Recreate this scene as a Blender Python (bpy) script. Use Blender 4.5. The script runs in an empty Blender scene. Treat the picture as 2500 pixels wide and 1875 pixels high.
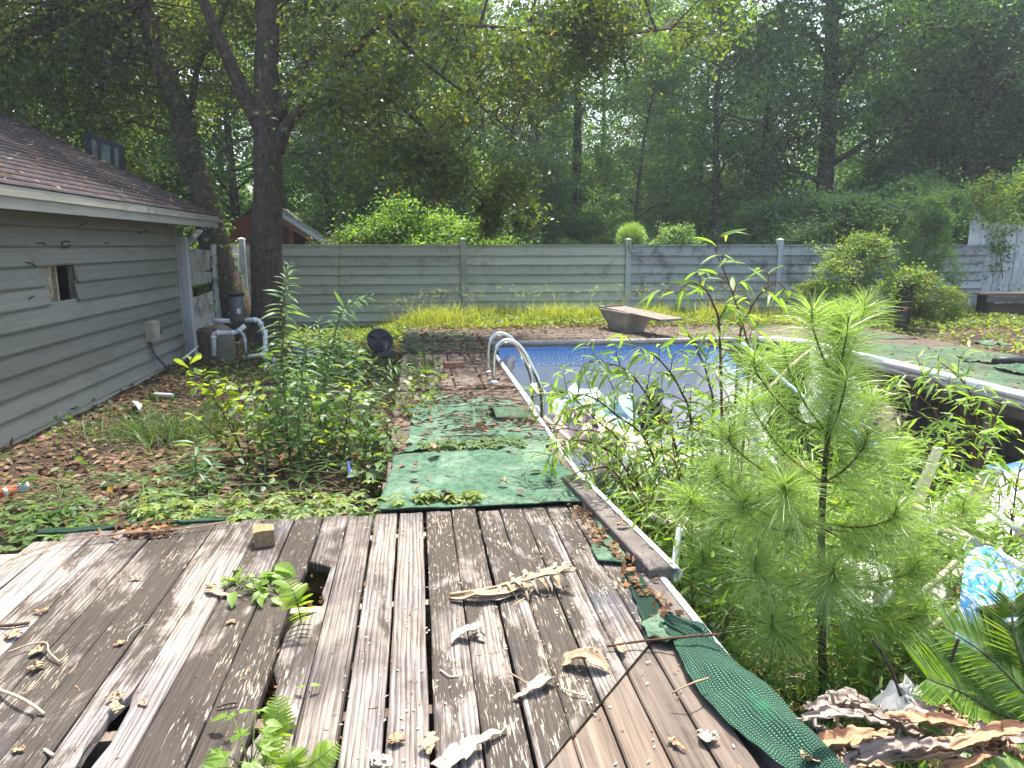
import bpy, math, random
import numpy as np
from mathutils import Vector, Matrix, noise

SC = bpy.context.scene
COL = SC.collection
R = math.radians

# ---------------------------------------------------------------- camera
CAM_H, PITCH, YAW, FPX = 1.45, R(11.0), R(-7.6), 1733.0
cam_data = bpy.data.cameras.new('camera')
cam = bpy.data.objects.new('camera', cam_data)
COL.objects.link(cam)
cam.location = (0, 0, CAM_H)
cam.rotation_euler = (R(90) - PITCH, 0, YAW)
cam_data.sensor_width = 36
cam_data.lens = 36 * FPX / 2500
cam_data.clip_start = 0.05
cam_data.clip_end = 800
SC.camera = cam

# ---------------------------------------------------------------- world, sun, exposure
SUN_EL, SUN_AZ = R(66), R(20)          # azimuth measured from +Y towards +X
world = bpy.data.worlds.new('World')
SC.world = world
world.use_nodes = True
wn = world.node_tree
sky = wn.nodes.new('ShaderNodeTexSky')
sky.sky_type = 'NISHITA'
sky.sun_disc = False
sky.sun_elevation = SUN_EL
sky.sun_rotation = SUN_AZ
sky.air_density = 1.0
sky.dust_density = 4.0
sky.ozone_density = 1.0
bg = wn.nodes['Background']
bg.inputs['Strength'].default_value = 0.15
wn.links.new(sky.outputs[0], bg.inputs['Color'])
sun_data = bpy.data.lights.new('sun', 'SUN')
sun_data.energy = 3.2
sun_data.angle = R(0.5)
sun_data.color = (1.0, 0.95, 0.86)
sun = bpy.data.objects.new('sun', sun_data)
COL.objects.link(sun)
sd = Vector((math.sin(SUN_AZ) * math.cos(SUN_EL), math.cos(SUN_AZ) * math.cos(SUN_EL), math.sin(SUN_EL)))
sun.rotation_euler = sd.to_track_quat('Z', 'Y').to_euler()
sun.location = (0, 0, 30)
SC.view_settings.view_transform = 'Standard'
SC.view_settings.look = 'None'
SC.view_settings.exposure = 1.8
SC.view_settings.gamma = 1.0
SC.view_settings.use_curve_mapping = False
cy = SC.cycles
cy.max_bounces = 7
cy.diffuse_bounces = 4
cy.glossy_bounces = 2
cy.transmission_bounces = 5
cy.transparent_max_bounces = 8
cy.volume_bounces = 0
cy.use_denoising = True
cy.sample_clamp_indirect = 6
cy.caustics_reflective = False
cy.caustics_refractive = False

# ---------------------------------------------------------------- pixel of the photograph -> point
def ray(px, py):
    x, y = (px - 1250) / FPX, (937.5 - py) / FPX
    f = math.cos(PITCH) + y * math.sin(PITCH)
    up = -math.sin(PITCH) + y * math.cos(PITCH)
    return x * math.cos(YAW) - f * math.sin(YAW), x * math.sin(YAW) + f * math.cos(YAW), up

def at(px, py, z=0.0):
    X, Y, u = ray(px, py)
    t = (z - CAM_H) / u
    return Vector((X * t, Y * t, z))

def atv(px, py, v):
    X, Y, u = ray(px, py)
    t = v / Y
    return Vector((X * t, v, CAM_H + u * t))

def atu(px, py, uu):
    X, Y, u = ray(px, py)
    t = uu / X
    return Vector((uu, Y * t, CAM_H + u * t))

def proj(p):
    z = p[2] - CAM_H
    x = p[0] * math.cos(YAW) + p[1] * math.sin(YAW)
    f = -p[0] * math.sin(YAW) + p[1] * math.cos(YAW)
    zz = f * math.cos(PITCH) - z * math.sin(PITCH)
    y = f * math.sin(PITCH) + z * math.cos(PITCH)
    return 1250 + FPX * x / zz, 937.5 - FPX * y / zz

# ---------------------------------------------------------------- objects
def tag(o, label=None, cat=None, group=None, kind=None):
    if label: o['label'] = label
    if cat: o['category'] = cat
    if group: o['group'] = group
    if kind: o['kind'] = kind
    return o

def thing(name, label, cat, loc=(0, 0, 0), group=None):
    o = bpy.data.objects.new(name, None)
    COL.objects.link(o)
    o.empty_display_size = 0.1
    o.location = loc
    return tag(o, label, cat, group)

def wloc(o):
    p = Vector((0, 0, 0))
    while o is not None:
        p += o.location
        o = o.parent
    return p

def link(name, me, parent=None, loc=None):
    o = bpy.data.objects.new(name, me)
    COL.objects.link(o)
    if parent is not None:
        o.parent = parent
    if loc is not None:
        o.location = loc
    return o

def npmesh(name, V, F, mat, rnd=None, smooth=False, uv=None):
    """mesh from arrays: V (n,3), F (m,k)"""
    V = np.asarray(V, np.float32).reshape(-1, 3)
    F = np.asarray(F, np.int32)
    me = bpy.data.meshes.new(name)
    m, k = F.shape
    me.vertices.add(len(V))
    me.vertices.foreach_set('co', V.ravel())
    me.loops.add(m * k)
    me.loops.foreach_set('vertex_index', F.ravel())
    me.polygons.add(m)
    me.polygons.foreach_set('loop_start', np.arange(0, m * k, k, dtype=np.int32))
    me.polygons.foreach_set('loop_total', np.full(m, k, np.int32))
    if smooth:
        me.polygons.foreach_set('use_smooth', np.ones(m, bool))
    if rnd is not None:
        a = me.attributes.new('rnd', 'FLOAT', 'FACE')
        a.data.foreach_set('value', np.asarray(rnd, np.float32))
    if uv is not None:
        l = me.uv_layers.new(name='UVMap')
        l.data.foreach_set('uv', np.asarray(uv, np.float32)[F.ravel()].ravel())
    me.materials.append(mat)
    me.update(calc_edges=True)
    me.validate()
    return me

class MB:
    """collects boxes, tubes and sheets for ONE mesh object"""
    def __init__(s):
        s.v, s.f = [], []
    def add(s, vs, fs):
        b = len(s.v)
        s.v += [tuple(p) for p in vs]
        s.f += [tuple(b + i for i in f) for f in fs]
        return s
    def box(s, c, d, rot=None, bev=0.0):
        c = Vector(c)
        x, y, z = d[0] / 2, d[1] / 2, d[2] / 2
        if bev <= 0:
            P = [(-x, -y, -z), (x, -y, -z), (x, y, -z), (-x, y, -z), (-x, -y, z), (x, -y, z), (x, y, z), (-x, y, z)]
            F = [(0, 3, 2, 1), (4, 5, 6, 7), (0, 1, 5, 4), (1, 2, 6, 5), (2, 3, 7, 6), (3, 0, 4, 7)]
        else:
            b = bev
            P = [(-x, -y, -z), (x, -y, -z), (x, y, -z), (-x, y, -z),
                 (-x, -y, z - b), (x, -y, z - b), (x, y, z - b), (-x, y, z - b),
                 (-x + b, -y + b, z), (x - b, -y + b, z), (x - b, y - b, z), (-x + b, y - b, z)]
            F = [(0, 3, 2, 1), (8, 9, 10, 11)]
            for i in range(4):
                j = (i + 1) % 4
                F += [(i, j, 4 + j, 4 + i), (4 + i, 4 + j, 8 + j, 8 + i)]
        if rot is not None:
            P = [rot @ Vector(p) for p in P]
        return s.add([c + Vector(p) for p in P], F)
    def bar(s, a, b, w, h, bev=0.0, up=(0, 0, 1)):
        a, b = Vector(a), Vector(b)
        d = b - a
        L = d.length
        y = d.normalized()
        x = y.cross(Vector(up))
        if x.length < 1e-4: x = Vector((1, 0, 0))
        x.normalize()
        z = x.cross(y)
        m = Matrix((x, y, z)).transposed()
        return s.box((a + b) / 2, (w, L, h), m, bev)
    def tube(s, pts, rad, n=8, cap=True):
        pts = [Vector(p) for p in pts]
        k = len(pts)
        if not hasattr(rad, '__len__'): rad = [rad] * k
        t0 = (pts[1] - pts[0]).normalized()
        ref = Vector((0, 0, 1)) if abs(t0.z) < 0.9 else Vector((1, 0, 0))
        x = t0.cross(ref).normalized()
        V, Fs = [], []
        for i in range(k):
            t = (pts[min(i + 1, k - 1)] - pts[max(i - 1, 0)])
            if t.length < 1e-7: t = t0
            t = t.normalized()
            x = (x - t * x.dot(t))
            if x.length < 1e-5: x = t.orthogonal()
            x.normalize()
            y = t.cross(x)
            for j in range(n):
                a = 2 * math.pi * j / n
                V.append(pts[i] + (x * math.cos(a) + y * math.sin(a)) * rad[i])
        for i in range(k - 1):
            for j in range(n):
                q = (j + 1) % n
                Fs.append((i * n + j, i * n + q, (i + 1) * n + q, (i + 1) * n + j))
        if cap:
            Fs.append(tuple(range(n - 1, -1, -1)))
            Fs.append(tuple(range((k - 1) * n, k * n)))
        return s.add(V, Fs)
    def disc(s, c, r, h, n=20, axis=(0, 0, 1)):
        a = Vector(axis).normalized()
        return s.tube([Vector(c) - a * h / 2, Vector(c) + a * h / 2], r, n)
    def lathe(s, c, prof, n=16):
        V, Fs = [], []
        for r, z in prof:
            for j in range(n):
                a = 2 * math.pi * j / n
                V.append((c[0] + r * math.cos(a), c[1] + r * math.sin(a), c[2] + z))
        for i in range(len(prof) - 1):
            for j in range(n):
                q = (j + 1) % n
                Fs.append((i * n + j, i * n + q, (i + 1) * n + q, (i + 1) * n + j))
        Fs.append(tuple(range(n - 1, -1, -1)))
        Fs.append(tuple(range((len(prof) - 1) * n, len(prof) * n)))
        return s.add(V, Fs)
    def build(s, name, mat, parent=None, smooth=False, origin=None):
        o0 = wloc(parent) if parent is not None else Vector((0, 0, 0))
        org = Vector(origin) if origin is not None else o0
        me = bpy.data.meshes.new(name)
        me.from_pydata([tuple(Vector(p) - org) for p in s.v], [], s.f)
        me.materials.append(mat)
        if smooth:
            me.polygons.foreach_set('use_smooth', np.ones(len(me.polygons), bool))
        me.update()
        return link(name, me, parent, org - o0)

def curve(pts, n=12):
    """Catmull-Rom through points"""
    P = [Vector(p) for p in pts]
    if len(P) < 3:
        return [P[0].lerp(P[-1], i / n) for i in range(n + 1)]
    P = [P[0] * 2 - P[1]] + P + [P[-1] * 2 - P[-2]]
    out = []
    for i in range(1, len(P) - 2):
        for j in range(n):
            t = j / n
            a, b, c, d = P[i - 1], P[i], P[i + 1], P[i + 2]
            out.append(0.5 * ((2 * b) + (c - a) * t + (2 * a - 5 * b + 4 * c - d) * t * t + (3 * b - a - 3 * c + d) * t ** 3))
    out.append(P[-2])
    return out

def fbm(x, y, z=0.0, s=1.0):
    return noise.fractal(Vector((x * s, y * s, z)), 1.0, 2.0, 4)

# ---------------------------------------------------------------- materials
class NT:
    def __init__(s, name):
        s.m = bpy.data.materials.new(name)
        s.m.use_nodes = True
        s.t = s.m.node_tree
        s.b = s.t.nodes['Principled BSDF']
        s.out = s.t.nodes['Material Output']
        s.b.inputs['Specular IOR Level'].default_value = 0.3
    def put(s, sock, v):
        if isinstance(v, bpy.types.NodeSocket): s.t.links.new(v, sock)
        elif isinstance(v, (tuple, list)) and sock.type == 'RGBA' and len(v) == 3: sock.default_value = (*v, 1)
        else: sock.default_value = v
    def n(s, typ, ins=None, **props):
        nd = s.t.nodes.new('ShaderNode' + typ)
        for k, v in props.items(): setattr(nd, k, v)
        for k, v in (ins or {}).items(): s.put(nd.inputs[k], v)
        return nd
    def obj(s): return s.n('TexCoord').outputs['Object']
    def pos(s): return s.n('NewGeometry').outputs['Position']
    def uv(s): return s.n('TexCoord').outputs['UV']
    def map(s, v, sc=(1, 1, 1), loc=(0, 0, 0), rot=(0, 0, 0)):
        return s.n('Mapping', {0: v, 1: loc, 2: rot, 3: sc}).outputs[0]
    def noise(s, v, scale=5, detail=4, rough=0.55, dist=0.0):
        return s.n('TexNoise', {'Vector': v, 'Scale': scale, 'Detail': detail, 'Roughness': rough, 'Distortion': dist}).outputs[0]
    def voro(s, v, scale=5, feature='F1', out='Distance'):
        return s.n('TexVoronoi', {'Vector': v, 'Scale': scale}, feature=feature).outputs[out]
    def math(s, op, a, b=0.0, clamp=False):
        return s.n('Math', {0: a, 1: b}, operation=op, use_clamp=clamp).outputs[0]
    def vadd(s, a, b): return s.n('VectorMath', {0: a, 1: b}, operation='ADD').outputs[0]
    def vscale(s, a, k):
        nd = s.n('VectorMath', {0: a}, operation='SCALE')
        s.put(nd.inputs['Scale'], k)
        return nd.outputs[0]
    def ramp(s, f, stops, interp='LINEAR'):
        nd = s.n('ValToRGB', {0: f})
        nd.color_ramp.interpolation = interp
        e = nd.color_ramp.elements
        while len(e) < len(stops): e.new(0.5)
        for q, (p, c) in zip(e, stops):
            q.position = p
            q.color = (*c, 1) if isinstance(c, tuple) else (c, c, c, 1)
        return nd.outputs[0]
    def step(s, f, a, b): return s.n('MapRange', {0: f, 1: a, 2: b}, clamp=True, interpolation_type='SMOOTHSTEP').outputs[0]
    def mix(s, f, a, b, mode='MIX'):
        return s.n('Mix', {0: f, 6: a, 7: b}, data_type='RGBA', blend_type=mode).outputs[2]
    def rand(s): return s.n('ObjectInfo').outputs['Random']
    def ocol(s): return s.n('ObjectInfo').outputs['Color']
    def attr(s, nm): return s.n('Attribute', attribute_name=nm).outputs['Fac']
    def bump(s, h, strength=0.5, dist=0.01):
        nd = s.n('Bump', {'Height': h, 'Strength': strength, 'Distance': dist})
        s.put(s.b.inputs['Normal'], nd.outputs[0])
        return nd.outputs[0]
    def done(s, color=None, rough=0.8, metal=0.0, spec=None):
        if color is not None: s.put(s.b.inputs['Base Color'], color)
        s.put(s.b.inputs['Roughness'], rough)
        s.put(s.b.inputs['Metallic'], metal)
        if spec is not None: s.b.inputs['Specular IOR Level'].default_value = spec
        return s.m

MT = {}
def plain(name, c, rough=0.7, metal=0.0, var=0.25, scale=6.0, bump=0.0, spec=None):
    t = NT(name)
    nz = t.noise(t.obj(), scale, 6, 0.6)
    d = tuple(x * (1 - var) for x in c)
    l = tuple(min(1, x * (1 + var)) for x in c)
    col = t.ramp(nz, [(0.3, d), (0.7, l)])
    if bump: t.bump(t.noise(t.obj(), scale * 8, 4), bump, 0.004)
    MT[name] = t.done(col, rough, metal, spec)
    return MT[name]

def wood_deck():
    t = NT('weathered_deck_wood')
    off = t.vscale(t.n('CombineXYZ', {0: t.rand(), 1: t.math('MULTIPLY', t.rand(), 3.7), 2: 0.0}).outputs[0], 37.0)
    c = t.vadd(t.obj(), off)
    grain = t.noise(t.map(c, (85, 2.2, 30)), 1.0, 5, 0.65, 0.6)
    fine = t.noise(t.map(c, (300, 5, 60)), 1.0, 3, 0.6)
    rings = t.n('TexWave', {'Vector': t.map(c, (1, 0.07, 1)), 'Scale': 17.0, 'Distortion': 7.0, 'Detail': 2.5, 'Detail Scale': 1.3},
                wave_type='BANDS', bands_direction='X', wave_profile='SAW').outputs['Fac']
    g = t.math('ADD', t.math('MULTIPLY', grain, 0.62), t.math('MULTIPLY', rings, 0.2))
    g = t.math('ADD', g, t.math('MULTIPLY', fine, 0.22))
    base = t.ramp(g, [(0.34, (0.05, 0.043, 0.039)), (0.43, (0.14, 0.123, 0.11)), (0.54, (0.265, 0.24, 0.22)), (0.70, (0.375, 0.345, 0.32))])
    tint = t.mix(t.step(t.noise(t.obj(), 1.7, 3), 0.35, 0.7), (1, 0.96, 0.90), (0.74, 0.75, 0.80))
    rb = t.math('ADD', 0.78, t.math('MULTIPLY', t.rand(), 0.44))
    tint = t.mix(1.0, tint, t.n('CombineColor', {0: rb, 1: rb, 2: rb}).outputs[0], 'MULTIPLY')
    soft = t.step(t.math('ADD', t.noise(t.map(t.obj(), (1.5, 1.1, 1)), 1.6, 5, 0.6, 0.8), t.math('MULTIPLY', t.noise(t.map(c, (30, 1.5, 1)), 1.0, 3), 0.25)), 0.60, 0.80)
    tint = t.mix(soft, tint, (0.36, 0.34, 0.34))
    base = t.mix(1.0, base, tint, 'MULTIPLY')
    sep = t.n('SeparateColor', {0: t.ocol()})
    bias, fl = sep.outputs[0], sep.outputs[1]
    st = t.noise(t.map(c, (3.4, 1.5, 1)), 1.0, 6, 0.66, 0.7)
    st = t.math('ADD', st, t.math('MULTIPLY', t.noise(t.map(c, (40, 2.0, 1)), 1.0, 3), 0.22))
    st = t.math('ADD', st, t.math('MULTIPLY', t.math('SUBTRACT', bias, 0.58), 0.95))
    stain = t.step(st, 0.50, 0.62)
    sepo = t.n('SeparateXYZ', {0: t.obj()})
    edge = t.step(t.math('ADD', sepo.outputs[1], t.math('MULTIPLY', t.noise(t.map(c, (9, 3, 1)), 1.0), 0.25)), 3.72, 3.95)
    stain = t.math('MAXIMUM', stain, t.math('MULTIPLY', edge, 0.8))
    dark = t.ramp(fine, [(0.3, (0.022, 0.018, 0.015)), (0.75, (0.07, 0.058, 0.046))])
    flk = t.noise(t.map(c, (150, 13, 1)), 1.0, 3, 0.6, 0.4)
    flk = t.math('ADD', flk, t.math('MULTIPLY', t.math('SUBTRACT', t.noise(t.map(c, (9, 3, 1)), 1.0, 2), 0.5), 0.45))
    flk = t.step(t.math('ADD', flk, t.math('MULTIPLY', fl, 0.10)), 0.665, 0.70)
    paint = t.mix(t.step(t.noise(t.obj(), 3.1, 2), 0.4, 0.6), (0.32, 0.275, 0.195), (0.285, 0.262, 0.225))
    dk = t.mix(flk, dark, paint)
    col = t.mix(t.math('MULTIPLY', stain, 0.93), base, dk)
    crack = t.step(t.noise(t.map(c, (120, 1.1, 1)), 1.0, 2, 0.5, 0.3), 0.70, 0.74)
    col = t.mix(t.math('MULTIPLY', crack, 0.85), col, (0.012, 0.01, 0.008))
    blue = t.step(t.noise(t.map(c, (2.0, 1.2, 1)), 1.0, 3), 0.62, 0.75)
    col = t.mix(t.math('MULTIPLY', blue, 0.3), col, (0.09, 0.12, 0.18))
    h = t.math('ADD', g, t.math('MULTIPLY', crack, -0.8))
    h = t.math('ADD', h, t.math('MULTIPLY', flk, 0.25))
    t.bump(h, 0.75, 0.006)
    MT['deck'] = t.done(col, 0.86, spec=0.2)

def wood_simple(key, dark, light, sx=70, sy=2.0, axis='Y', rough=0.85, mildew=None, mil_rng=(0.5, 0.68), bump=0.5, mix=0.8):
    t = NT('wood_' + key)
    off = t.vscale(t.n('CombineXYZ', {0: t.rand(), 1: t.math('MULTIPLY', t.rand(), 5.1), 2: t.rand()}).outputs[0], 29.0)
    c = t.vadd(t.obj(), off)
    sc = {'Y': (sx, sy, sx), 'X': (sy, sx, sx), 'Z': (sx, sx, sy)}[axis]
    g = t.noise(t.map(c, sc), 1.0, 5, 0.62, 0.5)
    f = t.noise(t.map(c, tuple(x * 3 for x in sc)), 1.0, 3)
    gg = t.math('ADD', t.math('MULTIPLY', g, 0.75), t.math('MULTIPLY', f, 0.25))
    col = t.ramp(gg, [(0.36, dark), (0.62, light)])
    rb = t.math('ADD', 0.8, t.math('MULTIPLY', t.rand(), 0.4))
    col = t.mix(1.0, col, t.n('CombineColor', {0: rb, 1: rb, 2: rb}).outputs[0], 'MULTIPLY')
    if mildew:
        p = t.pos()
        mm = {'X': (2.6, 2.6, 2.2), 'Y': (1.2, 1.2, 3.0), 'Z': (3.0, 3.0, 0.8)}[axis]
        k = t.noise(t.map(p, mm), 1.3, 6, 0.68, 0.5)
        col = t.mix(t.math('MULTIPLY', t.step(k, *mil_rng), mix), col, mildew)
    if key in ('siding', 'fence_paint', 'fence_grey'):  # lap shadow line painted into each board's lower edge, along with some grime
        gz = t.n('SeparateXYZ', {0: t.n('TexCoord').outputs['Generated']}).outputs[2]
        lap_shade_grime = t.math('MULTIPLY', t.step(t.math('ADD', gz, t.math('MULTIPLY', t.noise(t.map(t.pos(), (7, 7, 1)), 1.0, 3), 0.16)), 0.19, 0.12), 0.6)
        col = t.mix(lap_shade_grime, col, (0.07, 0.07, 0.05))
    t.bump(gg, bump, 0.004)
    MT[key] = t.done(col, rough, spec=0.2)

def leaf_mat(key, c1, c2, c3=None, trans=0.45, tcol=None, gloss=0.06, rough=0.45, objrand=False):
    """diffuse + translucent leaf, colour varied leaf by leaf; c3 a rare odd colour"""
    t = NT('leaf_' + key)
    r = t.rand() if objrand else t.attr('rnd')
    stops = [(0.0, c1), (0.85, c2)]
    if c3: stops += [(0.975, c2), (0.985, c3)]
    col = t.ramp(r, stops)
    if not objrand:
        br = t.math('ADD', 0.82, t.math('MULTIPLY', t.rand(), 0.36))
        col = t.mix(1.0, col, t.n('CombineColor', {0: br, 1: br, 2: br}).outputs[0], 'MULTIPLY')
    t.t.nodes.remove(t.b)
    tc = t.mix(1.0, col, tcol or (2.3, 2.0, 0.75), 'MULTIPLY')
    d = t.n('BsdfDiffuse', {0: col})
    tr = t.n('BsdfTranslucent', {0: tc})
    m = t.n('MixShader', {0: trans, 1: d.outputs[0], 2: tr.outputs[0]})
    g = t.n('BsdfGlossy', {'Color': (0.9, 0.95, 1.0), 'Roughness': rough})
    m2 = t.n('MixShader', {0: gloss * 0.4, 1: m.outputs[0], 2: g.outputs[0]})
    t.t.links.new(m2.outputs[0], t.out.inputs[0])
    MT[key] = t.m

wood_deck()
wood_simple('brown_plank', (0.065, 0.048, 0.037), (0.18, 0.14, 0.108), 60, 1.6, 'Y', mildew=(0.155, 0.135, 0.115), mil_rng=(0.45, 0.7), mix=0.5)
wood_simple('patio_plank', (0.055, 0.04, 0.031), (0.165, 0.13, 0.102), 60, 1.6, 'X', mildew=(0.07, 0.055, 0.04))
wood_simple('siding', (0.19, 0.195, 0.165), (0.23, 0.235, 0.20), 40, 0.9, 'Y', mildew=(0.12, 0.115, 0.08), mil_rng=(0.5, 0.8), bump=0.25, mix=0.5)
wood_simple('trim', (0.26, 0.255, 0.21), (0.34, 0.335, 0.28), 30, 0.9, 'Y', mildew=(0.2, 0.2, 0.15), mil_rng=(0.55, 0.75), bump=0.2, mix=0.5)
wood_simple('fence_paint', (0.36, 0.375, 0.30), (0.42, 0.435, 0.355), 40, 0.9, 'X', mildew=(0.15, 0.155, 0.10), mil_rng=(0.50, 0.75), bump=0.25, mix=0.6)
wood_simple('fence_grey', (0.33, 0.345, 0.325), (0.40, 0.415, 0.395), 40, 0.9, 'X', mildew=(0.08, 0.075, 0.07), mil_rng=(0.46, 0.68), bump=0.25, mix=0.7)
wood_simple('fence_post', (0.27, 0.29, 0.25), (0.40, 0.42, 0.37), 50, 1.2, 'Z', mildew=(0.14, 0.14, 0.11), mil_rng=(0.5, 0.7), mix=0.7)
wood_simple('white_board', (0.46, 0.47, 0.47), (0.62, 0.635, 0.64), 50, 1.0, 'Z', mildew=(0.22, 0.24, 0.28), mil_rng=(0.45, 0.7))
wood_simple('dark_wood', (0.018, 0.014, 0.012), (0.075, 0.062, 0.052), 50, 1.5, 'Z', mildew=(0.05, 0.06, 0.03))
wood_simple('bench_wood', (0.06, 0.047, 0.036), (0.2, 0.165, 0.135), 60, 1.5, 'X', mildew=(0.08, 0.09, 0.06))
wood_simple('block_wood', (0.20, 0.13, 0.065), (0.33, 0.24, 0.135), 60, 3.0, 'Y')
wood_simple('board_tan', (0.24, 0.19, 0.13), (0.46, 0.38, 0.27), 50, 2.0, 'Y', mildew=(0.16, 0.13, 0.1))
wood_simple('red_siding', (0.18, 0.045, 0.028), (0.26, 0.07, 0.042), 30, 0.8, 'X')
wood_simple('orange_trim', (0.28, 0.10, 0.045), (0.38, 0.15, 0.07), 30, 0.8, 'X')

def bark(key, d, l, s=1.0, moss=None):
    t = NT('bark_' + key)
    c = t.obj()
    w = t.noise(t.map(c, (9 * s, 9 * s, 16 * s)), 1.0, 6, 0.7, 1.2)
    v = t.noise(t.map(c, (26 * s, 26 * s, 5 * s)), 1.0, 4, 0.6)
    h = t.math('ADD', t.math('MULTIPLY', w, 0.6), t.math('MULTIPLY', v, 0.4))
    col = t.ramp(h, [(0.36, d), (0.62, l)])
    if moss:
        col = t.mix(t.math('MULTIPLY', t.step(t.noise(c, 1.8, 4), 0.52, 0.68), 0.6), col, moss)
    t.bump(h, 0.9, 0.03)
    MT[key] = t.done(col, 0.92, spec=0.15)
bark('bark', (0.032, 0.023, 0.018), (0.135, 0.10, 0.078), 1.0, (0.05, 0.06, 0.035))
bark('bark_far', (0.05, 0.042, 0.036), (0.13, 0.108, 0.09), 0.7, (0.05, 0.06, 0.035))
bark('twig', (0.06, 0.042, 0.03), (0.16, 0.11, 0.07), 6.0)
bark('green_stem', (0.10, 0.13, 0.05), (0.2, 0.25, 0.1), 6.0)
bark('red_stem', (0.09, 0.045, 0.03), (0.2, 0.105, 0.06), 6.0)

leaf_mat('oak', (0.040, 0.068, 0.020), (0.10, 0.14, 0.034), (0.2, 0.14, 0.03), 0.55, (2.7, 2.7, 0.85), 0.10, 0.4)
leaf_mat('forest', (0.042, 0.078, 0.030), (0.14, 0.205, 0.068), None, 0.55, (2.3, 2.7, 1.15), 0.10)
leaf_mat('forest_dark', (0.028, 0.056, 0.024), (0.105, 0.16, 0.055), None, 0.55, (2.7, 3.1, 1.1), 0.14)
leaf_mat('bright', (0.09, 0.17, 0.035), (0.15, 0.25, 0.06), None, 0.5, (2.0, 2.0, 0.7), 0.05)
leaf_mat('myrtle', (0.06, 0.12, 0.028), (0.14, 0.20, 0.05), (0.36, 0.17, 0.055), 0.5, (2.2, 2.1, 0.8), 0.06)
leaf_mat('willow', (0.12, 0.20, 0.035), (0.20, 0.285, 0.06), None, 0.5, (1.85, 2.1, 0.75), 0.08, objrand=True)
leaf_mat('willow_mass', (0.11, 0.18, 0.033), (0.19, 0.265, 0.058), (0.28, 0.25, 0.055), 0.5, (1.85, 2.1, 0.75), 0.06)
leaf_mat('weed', (0.09, 0.165, 0.07), (0.14, 0.22, 0.10), None, 0.4, (1.9, 2.0, 0.8), 0.06, objrand=True)
leaf_mat('shrub', (0.055, 0.115, 0.030), (0.12, 0.19, 0.052), (0.22, 0.19, 0.04), 0.45, (2.0, 2.1, 0.75), 0.07, objrand=True)
leaf_mat('oakling', (0.12, 0.19, 0.04), (0.21, 0.28, 0.06), None, 0.45, (2.1, 2.0, 0.6), 0.06, objrand=True)
leaf_mat('cover', (0.042, 0.088, 0.024), (0.095, 0.155, 0.042), (0.25, 0.17, 0.03), 0.45, (2.0, 2.2, 0.8), 0.05)
leaf_mat('cover_light', (0.10, 0.15, 0.032), (0.19, 0.235, 0.055), (0.32, 0.22, 0.045), 0.45, (1.9, 2.0, 0.75), 0.05)
leaf_mat('grass', (0.15, 0.20, 0.04), (0.27, 0.31, 0.075), (0.36, 0.31, 0.13), 0.5, (2.1, 2.0, 0.8), 0.05)
leaf_mat('fern', (0.15, 0.245, 0.035), (0.22, 0.32, 0.055), None, 0.5, (1.9, 1.9, 0.6), 0.04, objrand=True)
leaf_mat('fresh', (0.13, 0.235, 0.035), (0.19, 0.30, 0.055), None, 0.5, (1.9, 1.9, 0.6), 0.05, objrand=True)
leaf_mat('pine', (0.20, 0.295, 0.07), (0.32, 0.40, 0.125), None, 0.42, (1.5, 1.75, 0.85), 0.12, 0.35)
leaf_mat('cycad', (0.07, 0.15, 0.025), (0.16, 0.25, 0.045), None, 0.45, (2.2, 2.1, 0.6), 0.10, 0.3)
leaf_mat('dead', (0.12, 0.068, 0.036), (0.30, 0.185, 0.10), (0.36, 0.16, 0.05), 0.2, (1.4, 1.1, 0.8), 0.03)
leaf_mat('dead_litter', (0.075, 0.046, 0.030), (0.235, 0.15, 0.092), (0.36, 0.17, 0.065), 0.15, (1.4, 1.1, 0.8), 0.03)

def tan_sheet(key, a, b, sy=3.0):
    t = NT('dry_' + key)
    c = t.uv()
    g = t.noise(t.map(c, (60, sy, 1)), 1.0, 4, 0.6, 0.3)
    col = t.ramp(g, [(0.3, a), (0.68, b)])
    col = t.mix(t.math('MULTIPLY', t.step(t.noise(t.pos(), 14, 3), 0.55, 0.7), 0.45), col, tuple(x * 0.45 for x in a))
    t.bump(g, 0.5, 0.003)
    t.b.inputs['Subsurface Weight'].default_value = 0.0
    MT[key] = t.done(col, 0.7, spec=0.25)
tan_sheet('tan_leaf', (0.25, 0.165, 0.098), (0.43, 0.315, 0.20))
tan_sheet('pale_leaf', (0.27, 0.215, 0.16), (0.45, 0.385, 0.31))
tan_sheet('brown_leaf', (0.24, 0.13, 0.07), (0.46, 0.28, 0.16))
tan_sheet('grey_leaf', (0.15, 0.12, 0.10), (0.36, 0.295, 0.245))

def turf(key, c1, c2, c3, dirt=0.55):
    t = NT('turf_' + key)
    p = t.pos()
    f = t.noise(p, 260, 3, 0.7)
    m = t.noise(p, 3.0, 5, 0.6)
    col = t.ramp(f, [(0.3, c1), (0.65, c2)])
    col = t.mix(t.math('MULTIPLY', t.step(m, 0.42, 0.72), 0.6), col, c3)
    col = t.mix(t.math('MULTIPLY', t.step(t.noise(p, 26, 5, 0.7), 0.45, 0.62), 0.55), col, tuple(x * 0.45 for x in c1))
    d = t.noise(t.map(p, (1.6, 4.0, 1)), 2.2, 8, 0.72)
    col = t.mix(t.math('MULTIPLY', t.step(d, dirt, dirt + 0.13), 0.7), col, (0.10, 0.085, 0.06))
    t.bump(t.noise(p, 190, 3, 0.7), 0.9, 0.008)
    MT[key] = t.done(col, 0.9, spec=0.15)
turf('turf', (0.032, 0.08, 0.05), (0.105, 0.205, 0.13), (0.23, 0.31, 0.225), 0.53)
turf('turf_old', (0.03, 0.075, 0.042), (0.09, 0.17, 0.095), (0.17, 0.22, 0.13), 0.46)

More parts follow.
